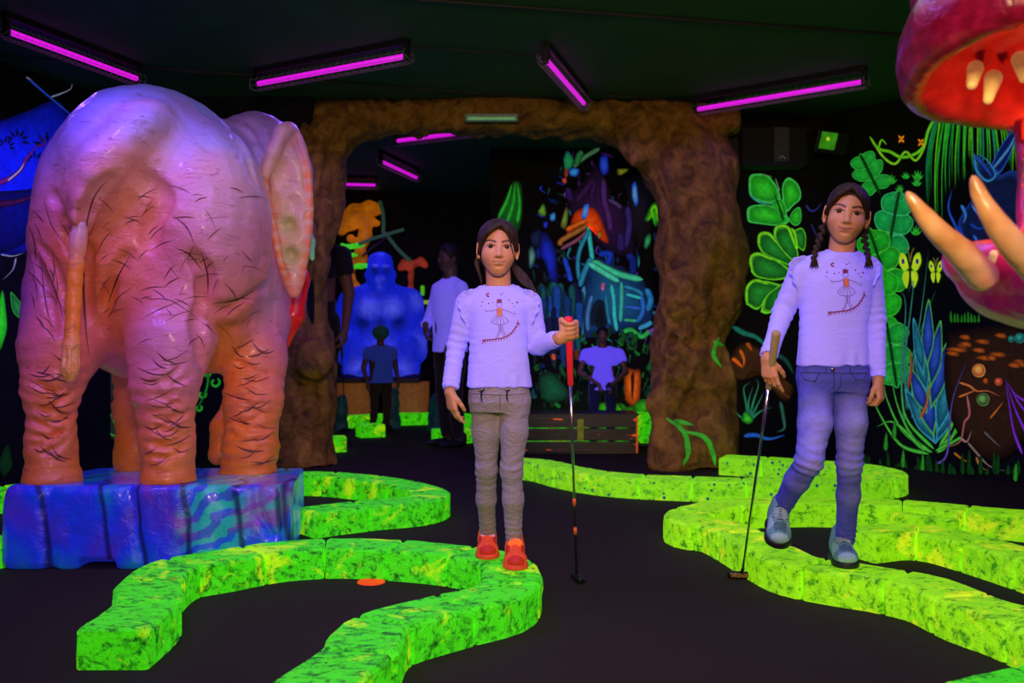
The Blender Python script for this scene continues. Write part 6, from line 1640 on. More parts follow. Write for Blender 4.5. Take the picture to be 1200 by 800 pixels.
# ---- far mural at the back of the second room
mu = Mural((2.75, 9.3), (-.2, 9.3), 'ruin_mural', 'large mural of jungle ruins and a blue off-road car on the farthest wall', M['paint_far'])
z = lambda a, b: (615+a/5.0, 170+b/5.0)
def S(lst, name='painted_growth'):
    mu.begin(name)
    for ln, w, c in lst: mu.stroke([z(*p) for p in ln], w, c, tuple(v*.15 for v in c), taper=False)
    mu.end()
def Bl(lst, name='painted_shape'):
    mu.begin(name)
    for poly, c, e in lst: mu.blob([z(*p) for p in poly], c, e, tuple(v*.3 for v in e))
    mu.end()
PV = rgb(60, 20, 80)
rp_ = random.Random(21); mu.begin('painted_haze')
def zone(x, y):
    if y < 330 and 230 < x < 620: return [rgb(60, 20, 90), rgb(40, 14, 60), rgb(80, 40, 130), rgb(30, 16, 50)]
    if x > 600 and y < 620: return [rgb(30, 24, 50), rgb(20, 40, 40), rgb(40, 50, 110), rgb(18, 30, 20)]
    if x < 230: return [rgb(10, 30, 110), rgb(8, 40, 50), rgb(15, 70, 60), rgb(20, 40, 160), rgb(8, 20, 40)]
    if y > 1150: return [rgb(10, 80, 30), rgb(8, 60, 40), rgb(20, 110, 40), rgb(6, 40, 20)]
    return [rgb(14, 60, 130), rgb(20, 110, 140), rgb(10, 40, 90), rgb(30, 140, 160), rgb(20, 30, 120), rgb(50, 30, 110)]
for i in range(230):
    x = rp_.uniform(40, 800); y = rp_.uniform(60, 1560)
    if y < 300 and (x < 200 or x > 700): continue
    c = rp_.choice(zone(x, y)); a = rp_.choice([1.57, 1.4, 1.75, 0.3]); L_ = rp_.uniform(25, 95); w_ = rp_.uniform(8, 26)
    ax = V(math.cos(a), math.sin(a))*L_/2; sd = V(-math.sin(a), math.cos(a))*w_/2; o_ = V(x, y)
    pts = [o_-ax, o_-ax*.4+sd*rp_.uniform(.5, 1.2), o_+ax*.5+sd*rp_.uniform(.4, 1), o_+ax, o_+ax*.3-sd*rp_.uniform(.5, 1.2), o_-ax*.5-sd]
    mu.blob([z(*p) for p in pts], c, tuple(v*.45 for v in c), (.0008, .0008, .001), n=3)
for i in range(60):
    x = rp_.uniform(90, 760); y = rp_.uniform(150, 1450); c = rp_.choice(zone(x, y)); c = tuple(min(1, v*2.6) for v in c)
    mu.stroke([z(x, y), z(x+rp_.uniform(-20, 20), y+rp_.uniform(10, 40)), z(x+rp_.uniform(-30, 30), y+rp_.uniform(30, 80))], rp_.uniform(.6, 1.3), c, (0, 0, 0), w1=.3)
mu.end()
Bl([([(250, 300), (330, 230), (420, 130), (470, 190), (520, 330), (600, 380), (640, 620), (560, 650), (450, 600), (300, 420), (260, 380)], rgb(50, 18, 70), rgb(26, 10, 42)), ([(560, 200), (660, 170), (750, 260), (760, 400), (700, 600), (620, 500), (600, 300)], rgb(24, 18, 34), rgb(12, 10, 20))], 'painted_tower')
S([([(300, 330), (360, 260), (400, 220), (390, 330)], 3, PV), ([(460, 200), (465, 330), (490, 420), (500, 500)], 3, rgb(85, 40, 120)), ([(490, 320), (540, 350), (560, 370)], 2, rgb(90, 60, 130)), ([(600, 360), (610, 470), (590, 600)], 3, rgb(60, 40, 130)), ([(560, 520), (560, 620)], 4, rgb(50, 30, 110)), ([(250, 250), (270, 330)], 3, rgb(50, 25, 100))], 'painted_column')
Bl([([(440, 70), (480, 60), (490, 150), (460, 180), (435, 130)], rgb(50, 90, 230), rgb(20, 40, 170)), ([(625, 230), (650, 220), (665, 330), (645, 360), (625, 300)], rgb(120, 190, 220), rgb(30, 80, 200))], 'painted_statue')
Bl([([(225, 80), (250, 35), (285, 90), (270, 140), (235, 150)], rgb(40, 180, 70), rgb(20, 110, 90)), ([(255, 150), (290, 135), (320, 150), (300, 185), (265, 180)], rgb(60, 170, 225), rgb(20, 80, 190)), ([(215, 200), (240, 190), (245, 225), (222, 225)], rgb(220, 90, 70), rgb(120, 40, 40))], 'painted_parrot')
S([([(285, 130), (340, 80), (440, 20)], 2.2, rgb(80, 140, 90)), ([(300, 120), (320, 60), (340, 45)], 3, rgb(50, 130, 70)), ([(245, 140), (240, 190)], 2, rgb(150, 60, 40))], 'painted_branch')
Bl([([(540, 140), (600, 140), (600, 155), (560, 180), (540, 170)], rgb(150, 160, 40), rgb(90, 90, 20)), ([(75, 390), (110, 345), (125, 410), (90, 415)], rgb(120, 180, 50), rgb(60, 110, 30)), ([(145, 410), (175, 395), (178, 440), (150, 445)], rgb(70, 180, 230), rgb(30, 90, 170)), ([(108, 455), (135, 450), (130, 485), (112, 485)], rgb(40, 60, 230), rgb(20, 30, 150)), ([(215, 440), (240, 365), (255, 400), (240, 490), (210, 480)], rgb(120, 170, 60), rgb(90, 80, 30)), ([(345, 350), (375, 350), (365, 420), (335, 430)], rgb(90, 160, 240), rgb(40, 90, 210))], 'painted_foliage')
Bl([([(265, 470), (290, 400), (340, 370), (400, 370), (440, 420), (470, 500), (490, 570), (450, 560), (400, 480), (340, 490), (280, 530), (240, 530)], rgb(255, 90, 10), rgb(200, 55, 8)), ([(420, 520), (445, 500), (450, 540), (430, 550)], rgb(210, 150, 50), rgb(120, 80, 30))], 'painted_orange_wing')
mu.begin('painted_blue_gap'); mu.blob([z(345, 355), z(375, 350), z(362, 425), z(330, 428)], rgb(90, 165, 240), rgb(50, 110, 220), rgb(30, 60, 180)); mu.end()
S([([(205, 590), (215, 560), (300, 510), (370, 470)], 2.5, rgb(180, 110, 50)), ([(210, 610), (300, 560), (385, 490)], 1.8, rgb(150, 80, 110)), ([(240, 500), (320, 460), (370, 440)], 2.5, rgb(240, 110, 30))], 'painted_beam')
Bl([([(20, 620), (40, 590), (65, 640), (50, 710), (25, 720)], rgb(110, 170, 160), rgb(30, 70, 70)), ([(90, 520), (130, 520), (180, 620), (190, 800), (150, 800), (120, 700), (85, 640)], rgb(20, 45, 215), rgb(10, 20, 110)), ([(35, 520), (80, 500), (100, 560), (70, 600), (35, 570)], rgb(20, 35, 80), rgb(10, 20, 50))], 'painted_foliage')
Bl([([(700, 440), (740, 350), (780, 345), (785, 440), (760, 480), (740, 420), (720, 450)], rgb(60, 220, 40), rgb(30, 130, 30)), ([(695, 600), (705, 540), (735, 520), (735, 570), (710, 610)], rgb(50, 190, 110), rgb(20, 100, 60))], 'painted_leaf')
S([([(725, 440), (755, 360), (775, 400), (780, 450)], 1.8, LIM), ([(740, 370), (745, 430)], 1.5, LIM)], 'painted_leaf')
# the off-road car
TC = rgb(55, 215, 210); TC2 = rgb(40, 150, 190)
mu.begin('painted_car')
y2 = lambda a, b: (615+a/3.81, 330+b/3.81)
mu.blob([z(370, 690), z(430, 660), z(560, 720), z(680, 780), y2(535, 20), y2(560, 60), y2(560, 180), y2(430, 220), y2(360, 240), y2(255, 240), y2(250, 100), y2(260, 20)], rgb(20, 100, 140), rgb(10, 50, 100), rgb(6, 24, 60))
for ln, w, c in (([(370, 480), (385, 600), (395, 680)], 2.2, TC), ([(380, 490), (320, 620), (310, 720), (320, 800)], 2.0, TC2), ([(390, 660), (350, 740), (320, 830)], 2.8, TC2), ([(395, 680), (470, 720), (560, 760), (690, 790)], 3.2, rgb(70, 230, 170)), ([(370, 690), (450, 740), (550, 800)], 3.0, rgb(80, 235, 190)), ([(230, 660), (255, 740), (270, 800)], 2.4, rgb(30, 80, 230)), ([(430, 640), (500, 640), (480, 700)], 3, rgb(20, 60, 200)), ([(600, 640), (630, 680), (630, 760)], 3.5, rgb(16, 40, 140))): mu.stroke([z(*p) for p in ln], w, c, tuple(v*.2 for v in c), taper=False)
for ln, w, c in (([(265, 20), (250, 120), (250, 220), (260, 270)], 2.6, rgb(70, 170, 220)), ([(300, 60), (280, 140), (280, 220)], 2.2, rgb(70, 130, 190)), ([(385, 10), (395, 80), (400, 160), (410, 220)], 2.2, TC), ([(430, 0), (430, 90), (425, 180)], 2.2, rgb(60, 200, 180)), ([(440, 20), (500, 40), (525, 60)], 1.8, TC2), ([(520, 60), (525, 130), (500, 180)], 2.4, rgb(40, 120, 220)), ([(450, 55), (520, 75)], 1.6, TC), ([(445, 110), (515, 120)], 1.8, rgb(50, 110, 220)), ([(440, 170), (500, 175)], 1.6, rgb(60, 190, 140)), ([(540, 30), (560, 80), (545, 130)], 3, rgb(40, 140, 210)), ([(505, 210), (550, 190), (565, 180)], 2.4, rgb(60, 180, 225)), ([(420, 235), (470, 215), (520, 245), (560, 215)], 2.4, rgb(50, 200, 90)), ([(550, 225), (585, 205), (612, 182)], 1.8, rgb(140, 70, 210)),
                 ([(300, 200), (310, 120), (335, 90), (355, 130), (360, 200)], 2.2, rgb(10, 30, 50)), ([(350, 5), (345, 40)], 2.0, rgb(200, 110, 170)), ([(360, 60), (370, 150), (380, 190)], 1.8, rgb(40, 140, 180))): mu.stroke([y2(*p) for p in ln], w, c, tuple(v*.2 for v in c), taper=False)
mu.blob([y2(310, 200), y2(315, 120), y2(335, 95), y2(355, 130), y2(358, 210)], (.001, .004, .008), (.001, .006, .012), (.003, .015, .03)); mu.end()
rp_ = random.Random(4); mu.begin('painted_growth')
for i in range(46):
    x = rp_.uniform(70, 250); y = rp_.uniform(0, 200); L_ = rp_.uniform(90, 230); c = rp_.choice([rgb(20, 70, 140), rgb(15, 110, 110), rgb(25, 90, 190), rgb(15, 80, 50), rgb(30, 130, 170), rgb(15, 30, 90)])
    mu.stroke([y2(x, y), y2(x+rp_.uniform(-8, 8), y+L_*.5), y2(x+rp_.uniform(-14, 14), y+L_)], rp_.uniform(2, 5), tuple(v*.7 for v in c), tuple(v*.1 for v in c))
for i in range(40):
    x = rp_.uniform(30, 600); y = rp_.uniform(380, 560) if x < 250 or x > 520 else rp_.uniform(240, 330); L_ = rp_.uniform(20, 60); c = rp_.choice([rgb(15, 90, 35), rgb(20, 120, 50), rgb(10, 60, 30), rgb(15, 70, 80)])
    mu.stroke([y2(x, y), y2(x+rp_.uniform(-18, 18), y-L_*.5), y2(x+rp_.uniform(-25, 25), y-L_)], rp_.uniform(1.5, 3.5), c, tuple(v*.15 for v in c))
mu.end()
mu.begin('painted_glow_post'); mu.blob([y2(445, 530), y2(440, 420), y2(455, 385), y2(485, 390), y2(515, 400), y2(510, 530), y2(480, 560)], rgb(255, 110, 20), rgb(160, 60, 10), rgb(40, 16, 6)); mu.stroke([y2(480, 400), y2(478, 530)], 1.6, rgb(60, 25, 10)); mu.end()
mu.begin('painted_bush')
for x, y, r_ in ((420, 570, 40), (470, 590, 45), (530, 560, 50), (560, 590, 35), (350, 560, 30)): mu.blob([y2(x+r_*math.cos(a)*(1+.25*math.sin(5*a)), y+r_*.7*math.sin(a)*(1+.25*math.cos(4*a))) for a in np.linspace(0, 2*PI, 11)[:-1]], rgb(60, 180, 25), rgb(25, 110, 15), rgb(10, 60, 10))
mu.end()
mu.begin('painted_bush'); mu.blob([y2(70, 520), y2(60, 430), y2(110, 400), y2(160, 440), y2(200, 500), y2(170, 530), y2(110, 540)], rgb(15, 90, 60), rgb(8, 55, 35), rgb(4, 20, 12)); mu.end()
mu.begin('painted_flame'); mu.stroke([y2(125, 320), y2(130, 350)], 2.5, rgb(230, 90, 50), blunt=True); mu.stroke([y2(230, 300), y2(232, 350)], 3, rgb(110, 50, 20), blunt=True); mu.end()
mu.begin('painted_leaf'); mu.blob([(581, 258), (590, 238), (599, 216), (606, 212), (612, 222), (611, 262), (600, 275)], rgb(20, 110, 30), rgb(10, 70, 20), rgb(6, 30, 10))
for ln in ([(584, 256), (594, 236), (600, 216)], [(594, 262), (601, 240), (604, 214)], [(606, 262), (609, 240), (606, 214)]): mu.stroke(ln, 2.0, rgb(40, 190, 50))
mu.end()
# ================================================================ things in and around the passage
M['gorilla'] = None
def gor_mat():
    t = NT('blue_painted_fur'); a = t.attr(); n = t.noise(26, 5, .7, t.mapv((1, 1, .5))); b = t.mix(t.ramp(n, [(.35, 0.), (.65, .5)]), a, (.002, .006, .13)); t.bump(n, .7, .03)
    return t.fin(b, .5, emis=b, es=.8)
M['gorilla'] = gor_mat()
GD = 11.3
q = lambda x, y, d=0: P(x, y, GD+d)
g_ = GD/F
f = Field(q(385, 445, 0)-V(0, .75, .02), q(510, 290, 0)+V(0, .6, .05), .014)
e = lambda x, y, d, rx, ry, rz, k=.05: f.ell(q(x, y, d), (rx*g_, ry, rz*g_), None, k)
e(446, 380, 0, 42, .32, 48, 0); e(446, 360, -.05, 44, .30, 30); e(446, 425, 0, 44, .38, 20)
for s in (-1, 1):
    e(446+s*14, 362, -.26, 17, .14, 15, .04)
    c_ = lambda pts, rs, k=.05: f.chain([q(446+s*a, b, d) for a, b, d in pts], [r*g_ for r in rs], k=k)
    c_([(33, 354, 0), (44, 385, -.10), (42, 412, -.25), (36, 428, -.42)], [17, 13, 11.5, 8])          # arms
    c_([(18, 425, -.1), (32, 405, -.36), (30, 430, -.45)], [15, 12, 9])                             # thighs, shins
    for i in range(4): f.cap(q(446+s*(28+5*i), 425, -.46), q(446+s*(27+5.3*i), 436, -.52), 2.9*g_, 2.6*g_, k=.01)
    e(446+s*20, 436, -.45, 12, .16, 5.5, .02)
    f.ell(q(446+s*16.5, 322, .02), (.022, .03, .045), None, .02)
e(446, 322, -.10, 17, .20, 22); e(446, 306, -.04, 13, .17, 11); e(446, 333, -.22, 11.5, .15, 11.5, .04)
f.cap(q(436, 313, -.29), q(456, 313, -.29), 3.0*g_, k=.03); e(446, 326, -.34, 5.5, .05, 4.5, .03)
for s in (-1, 1): f.ell(q(446+s*6.5, 318, -.325), (.035, .05, .022), None, .03, 'sub'); f.ell(q(446+s*2.6, 328, -.385), (.016, .03, .013), None, .01, 'sub')
f.cap(q(438, 337, -.375), q(454, 337, -.375), .008, k=.015, mode='sub')
for s in (-1, 1):
    f.cap(q(446+s*27, 350, -.34), q(446+s*29, 398, -.42), .030, k=.05, mode='sub'); f.cap(q(446+s*13, 398, -.50), q(446+s*16, 436, -.62), .030, k=.05, mode='sub')
    f.cap(q(446+s*26, 380, -.32), q(446+s*4, 381, -.40), .020, k=.05, mode='sub')
f.cap(q(446, 350, -.44), q(446, 378, -.44), .022, k=.04, mode='sub'); f.cap(q(433, 348, -.34), q(459, 348, -.34), .025, k=.04, mode='sub')
f.plane(V(0, 0, q(446, 440)[2]+.001), (0, 0, -1))
gv, gq = f.mesh(disp=lambda v: sn(v, 12, 2, 3)*.008)
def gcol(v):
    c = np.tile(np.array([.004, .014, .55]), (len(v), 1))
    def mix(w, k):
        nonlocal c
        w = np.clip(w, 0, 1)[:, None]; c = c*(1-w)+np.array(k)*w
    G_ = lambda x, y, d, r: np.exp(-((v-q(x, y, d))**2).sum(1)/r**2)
    for x, y, d, r in ((432, 360, -.38, .14), (460, 360, -.38, .14), (441, 328, -.40, .045), (451, 328, -.40, .045), (446, 338, -.38, .045), (440, 311, -.3, .035), (452, 311, -.3, .035), (446, 300, -.15, .05), (490, 405, -.25, .14), (402, 405, -.25, .14), (484, 355, -.1, .12), (446, 410, -.36, .18), (420, 432, -.5, .12), (472, 432, -.5, .12)): mix(G_(x, y, d, r*.8)*.8, (.10, .12, .95))  # pale highlights painted onto brow, muzzle, chest and limbs
    for x, y, d, r in ((439, 318, -.30, .045), (453, 318, -.30, .045), (446, 346, -.2, .07), (446, 378, -.35, .05), (425, 378, -.3, .08), (468, 378, -.3, .08)): mix(G_(x, y, d, r)*1.2, (.001, .004, .12))  # shade painted into the eye sockets, under the chin and pecs
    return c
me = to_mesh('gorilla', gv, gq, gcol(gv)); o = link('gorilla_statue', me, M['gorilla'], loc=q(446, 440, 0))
tag(o, 'blue seated gorilla statue glowing on the wooden stand in the far room', 'statue')
# stand: dark board on two stave tubs
zt = q(446, 440)[2]
bm = bmesh.new(); box(bm, (q(446, 440)[0], GD-.02, zt-.03), (.98, .95, .06), bev=.012); M['dark_board'] = plain('dark_violet_board', (.03, .008, .03), .6)
r = empty('gorilla_stand', (q(446, 440)[0], GD, 0), 0, 'dark shelf board resting on two orange-brown wooden tubs under the blue gorilla', 'stand')
me = bpy.data.meshes.new('board'); bm.to_mesh(me); bm.free(); rel(me, r); link('board', me, M['dark_board'], r, smooth=False)
t = NT('orange_tub_planks'); w_ = t.wave(7, 2, 3, None, 'X'); n = t.noise(20, 4); M['tub'] = t.fin(t.mix(t.ramp(n, [(.35, 0.), (.65, .5)]), (.46, .15, .05), (.13, .035, .012)), .6, emis=(.50, .14, .04), es=.13)  # orange-brown wood tone with a weak even glow
for cx in (417, 481):
    bm = bmesh.new(); c0 = P(cx, 460, GD-.22); n = 18
    for i in range(n):
        a0, a1 = 2*PI*i/n+.012, 2*PI*(i+1)/n-.012; R0, R1 = .185, .205; h = zt-.06
        rings = [(0, .78), (.08, .92), (h*.5, 1.0), (h, 1.03)]
        L_ = []
        for zz, k_ in rings: L_.append([bm.verts.new((c0[0]+math.cos(a)*rr*k_, c0[1]+math.sin(a)*rr*k_, zz)) for a, rr in ((a0, R1), (a1, R1), (a1, R0), (a0, R0))])
        for A, B in zip(L_, L_[1:]):
            for k_ in range(4): bm.faces.new((A[k_], A[(k_+1) % 4], B[(k_+1) % 4], B[k_]))
        bm.faces.new(L_[0]); bm.faces.new(L_[-1][::-1])
    bmesh.ops.recalc_face_normals(bm, faces=bm.faces[:]); me = bpy.data.meshes.new('tub'); bm.to_mesh(me); bm.free(); rel(me, r); link('tub', me, M['tub'], r, smooth=False)
# teal rocks
M['teal_rock'] = plain('teal_painted_stone', rgb(10, 70, 70), .6, es=.08, vs=8, var=.4)
for (x, y, d, rx, rz, lab) in ((459, 463, 10.2, .085, .07, 'small teal stone below the gorilla between the two tubs'), (513, 474, 9.9, .10, .11, 'larger teal stone behind the sleeve of the girl in grey leggings'), (400, 477, 10.0, .07, .13, 'teal blue stone at the foot of the left tub')):
    c0 = P(x, y, d); f = Field(V(c0[0]-.2, d-.2, -.01), V(c0[0]+.2, d+.2, .5), .012); zt_ = c0[2]+rz
    f.chain([V(c0[0], d, .02), V(c0[0]+.01, d, zt_-rx*.8)], [rx, rx*.8], k=.02); f.plane((0, 0, 0), (0, 0, -1)); me = to_mesh('stone', *f.mesh(disp=lambda v: sn(v, 16, 5, 3)*.018)); tag(link('painted_stone', me, M['teal_rock'], loc=V(c0[0], d, 0)), lab, 'stone')

# orange twisted branch sculpture
OD = 11.85
z = lambda a, b, d=0: P(380+a/4.706, 230+b/4.706, OD+d)
f = Field(z(20, 560, 0)-V(0, .45, 1.1), z(360, 0, 0)+V(0, .35, .15), .014); s_ = OD/F/4.706
f.chain([z(90, 185), z(110, 140), z(170, 95), z(250, 65), z(300, 75)], [30*s_, 38*s_, 42*s_, 36*s_, 26*s_], k=.06)
f.chain([z(150, 150), z(220, 130), z(290, 150)], [36*s_, 34*s_, 20*s_], k=.05); f.chain([z(240, 150), z(225, 215), z(200, 270), z(200, 340), z(160, 380), z(150, 440), z(170, 500)], [26*s_, 36*s_, 26*s_, 40*s_, 20*s_, 14*s_, 18*s_], k=.05)
f.chain([z(170, 500), z(180, 620, .1), z(200, 900, .15), z(200, 1250, .2)], [18*s_, 24*s_, 30*s_, 40*s_], k=.05); f.ell(z(150, 235), (26*s_, .06, 22*s_), None, .03)
M['orange_bark'] = plain('fluorescent_orange_bark', rgb(225, 115, 5), .6, es=.28, vs=7, var=.55, bump=.5)
me = to_mesh('tree', *f.mesh(disp=lambda v: sn(v, 11, 4, 3)*.022)); tre = link('orange_tree_sculpture', me, M['orange_bark'], loc=V(z(200, 0)[0], OD, 0))
tag(tre, 'orange knotted tree sculpture with bright green leaf tufts rising behind the blue gorilla', 'sculpture')
M['leaf_glow'] = plain('fluorescent_leaf_green', rgb(70, 235, 25), .6, es=.5)
for (a, b, n, L_) in ((125, 280, 6, 70), (140, 325, 3, 40), (205, 385, 6, 50), (180, 270, 3, 40)):
    f = Field(z(a, b, -.1)-.32, z(a, b, -.1)+.32, .008)
    for i in range(n):
        an = PI*(.85+.45*i/n) if i % 2 else .5*i; dx, dy = math.cos(an)*L_, -math.sin(an)*L_*.28; f.cap(z(a, b, -.2), z(a+dx, b+dy, -.2), 14*s_, 6*s_, k=.01, sq=((0, 1, 0), 1.5))
    add_part('leaf_tuft', f.mesh(), M['leaf_glow'], tre)
M['rope'] = plain('green_grey_rope', rgb(60, 105, 65), .8, es=.2)
bm = bmesh.new(); tube(bm, [tuple(z(*p, -.25)) for p in ((305, 25), (322, 80), (328, 150), (325, 195), (350, 220), (400, 285), (440, 325), (475, 355))], .022, 8); me = bpy.data.meshes.new('vine'); bm.to_mesh(me); bm.free(); rel(me, tre); link('hanging_vine', me, M['rope'], tre)
bm = bmesh.new(); tube(bm, [tuple(z(*p, -.28)) for p in ((190, 265), (260, 235), (340, 212), (440, 182))], .02, 8); me = bpy.data.meshes.new('twig'); bm.to_mesh(me); bm.free(); rel(me, tre); link('twig', me, M['rope'], tre)
bm = bmesh.new(); tube(bm, [tuple(z(*p, -.26)) for p in ((210, 330), (270, 280), (345, 225))], .014, 8); me = bpy.data.meshes.new('twig'); bm.to_mesh(me); bm.free(); rel(me, tre); link('twig', me, plain('brown_twig', (.05, .03, .03), .8), tre)
# orange-red mushroom-like cluster, behind the gorilla's shoulder
f = Field(P(462, 345, 11.85)-V(0, .3, 1.6), P(505, 295, 11.85)+V(0, .3, .1), .016); w = lambda a, b: P(380+a/4.706, 230+b/4.706, 11.85)
f.chain([w(425, 395), w(445, 370), w(475, 375)], [.045, .06, .05], k=.04); f.chain([w(500, 375), w(530, 358), w(560, 380)], [.04, .045, .035], k=.03); f.chain([w(480, 380), w(480, 440), w(478, 600), w(478, 1150)], [.045, .035, .04, .06], k=.04)
me = to_mesh('m', *f.mesh(disp=lambda v: sn(v, 16, 4, 3)*.02)); o = link('toadstool_sculpture', me, plain('dull_orange_red_paint', rgb(190, 65, 30), .6, es=.2, vs=9, var=.6), loc=V(w(480, 0)[0], 11.85, 0)); tag(o, 'dull orange red toadstool sculpture peeking out right of the gorilla head', 'sculpture')
# yellow-green rail beside the adult
r = empty('glowing_rail', tuple(V(P(501, 354, 11.9)[0], 11.9, 0)), 0, 'short yellow green handrail on posts between the gorilla and the man in white shirt', 'rail')
zr = P(499, 354, 11.9)[2]; M['rail'] = plain('fluorescent_yellow_rail', rgb(160, 200, 10), .5, es=.4)
bm = bmesh.new(); box(bm, (0, 0, zr), (.30, .05, .05), bev=.01); bmesh_obj('rail_bar', bm, M['rail'], r)
bm = bmesh.new(); box(bm, (-.06, 0, zr+.14), (.045, .04, .12), bev=.01); bmesh_obj('marker', bm, plain('fluorescent_green_marker', rgb(90, 220, 20), .5, es=.4), r)
for x in (-.12, .12):
    bm = bmesh.new(); box(bm, (x, 0, zr/2-.01), (.03, .03, zr-.02), bev=.004); bmesh_obj('post', bm, M['black_metal'], r)

# plank bench box in front of the child
r = empty('plank_bench', (P(682, 508, 8.1)[0], 8.25, 0), 0, 'low dark plank box with painted-in orange and yellow reflections in front of the far mural', 'bench')
x0, x1 = P(612, 0, 8.05)[0]-r.location.x, P(747, 0, 8.05)[0]-r.location.x; W_ = x1-x0; zt = P(0, 486, 8.05)[2]
def plankm(name):
    t = NT(name); n = t.noise(9, 5, .7, t.mapv((.4, 1, 6))); x = t.sep()
    base = t.ramp(n, [(.35, (.010, .012, .004)), (.65, (.035, .034, .010))])
    m1 = t.math('MULTIPLY', t.ramp(t.noise(3.5, 2, .5, t.mapv((1.4, .0, 7), loc=(1, 0, .5))), [(.66, 0.), (.70, 1.)]), 1.0)  # orange reflections put into the plank colour as glowing patches
    base = t.mix(m1, base, rgb(235, 95, 15)); em = t.mix(m1, (0, 0, 0), rgb(235, 95, 15))
    t.bump(n, .4, .01)
    return t.fin(base, .4, emis=em, es=.45)
M['plank'] = plankm('dark_planks_reflections')
H_ = zt/3
for i in range(3):
    bm = bmesh.new(); box(bm, ((x0+x1)/2, -.2, H_*(i+.5)), (W_, .03, H_-.008), bev=.004); bmesh_obj('front_plank', bm, M['plank'], r)
for i in range(3):
    bm = bmesh.new(); box(bm, ((x0+x1)/2, -.155+.13*i, zt+.0), (W_+.02, .12, .022), bev=.004); bmesh_obj('top_plank', bm, M['plank'], r)
for x in (x0+.02, x1-.02):
    bm = bmesh.new(); box(bm, (x, 0, zt/2-.006), (.03, .36, zt-.014), bev=.004); bmesh_obj('end_panel', bm, M['plank'], r)
bm = bmesh.new(); box(bm, (x1-.006, -.222, zt/2), (.014, .012, zt-.02), bev=.003); bmesh_obj('corner_reflection', bm, plain('orange_reflection', rgb(220, 100, 20), .6, es=.3), r)  # orange reflection at the corner, built as a glowing strip
bm = bmesh.new(); box(bm, (P(680, 0, 8.05)[0]-r.location.x, -.224, zt*.62), (.05, .014, zt*.55), bev=.003); bmesh_obj('yellow_reflection', bm, plain('yellow_reflection', rgb(120, 130, 20), .6, es=.2, vs=30, var=.6), r)  # yellow reflection on the planks, built as a glowing patch

# speaker bar and floodlight above the leaves
r = empty('speaker_bar', tuple(P(900, 174, 7.72)), 0, 'long black loudspeaker box with a grey front strip high beside the rock arch', 'speaker')
bm = bmesh.new(); box(bm, (.03, .02, 0), (.50, .22, .30), bev=.012); bmesh_obj('cabinet', bm, plain('speaker_cloth', (.010, .011, .011), .9, vs=300), r)
bm = bmesh.new(); box(bm, (.08, -.095, .015), (.115, .018, .265), bev=.004); st = bmesh_obj('front_strip', bm, plain('grey_panel', (.045, .052, .05), .6), r)
bm = bmesh.new(); 
for s in (-1, 1): box(bm, (.08+s*.012, -.108, -.085), (.034, .006, .008), Matrix.Rotation(s*.7, 3, 'Y'))
me = bpy.data.meshes.new('logo'); bm.to_mesh(me); bm.free(); link('badge', me, plain('white_print', (.5, .5, .5), .5), st)
bm = bmesh.new(); box(bm, (-.32, .02, 0), (.18, .2, .29), bev=.02); bmesh_obj('side_cabinet', bm, M['black_metal'], r)
bm = bmesh.new(); tube(bm, [(-.36+.028*math.cos(a), -.085, .04+.05*math.sin(a)) for a in np.linspace(1.6, 4.6, 10)], .006, 6); bmesh_obj('handle', bm, plain('grey_handle', (.06, .06, .06), .5), r)
bm = bmesh.new(); box(bm, (-.05, .14, .17), (.8, .06, .03)); bmesh_obj('wall_bracket', bm, M['black_metal'], r)
p = P(972, 166, 7.45); r = empty('floodlight', tuple(p), .12, 'small tilted floodlight with a green lit lens beside the loudspeaker box', 'light')
R_ = Matrix.Rotation(.35, 3, 'X') @ Matrix.Rotation(.10, 3, 'Y')
bm = bmesh.new(); box(bm, (.01, 0, 0), (.25, .06, .17), R_, .012); bmesh_obj('housing', bm, M['black_metal'], r)
bm = bmesh.new(); box(bm, Vector((-.025, -.034, 0)), (.125, .008, .125), R_, .002); ln_ = bmesh_obj('lens', bm, plain('green_lens', rgb(60, 150, 25), .3, es=.5, vs=16, var=.3), r)
bm = bmesh.new(); bmesh.ops.create_icosphere(bm, subdivisions=2, radius=.014); bmesh.ops.translate(bm, verts=bm.verts, vec=(-.03, -.044, .012)); me = bpy.data.meshes.new('lamp'); bm.to_mesh(me); bm.free(); link('lamp', me, plain('yellow_led', rgb(200, 220, 30), .3, es=.7), ln_)
bm = bmesh.new(); tube(bm, [(-.13, .0, 0), (-.13, .04, .1), (0, .12, .13), (.13, .04, .1), (.13, 0, 0)], .008, 6); bmesh_obj('yoke', bm, M['black_metal'], r)
bm = bmesh.new(); tube(bm, [(0, .12, .13), (0, .40, .13)], .012, 8); bmesh_obj('wall_arm', bm, M['black_metal'], r)

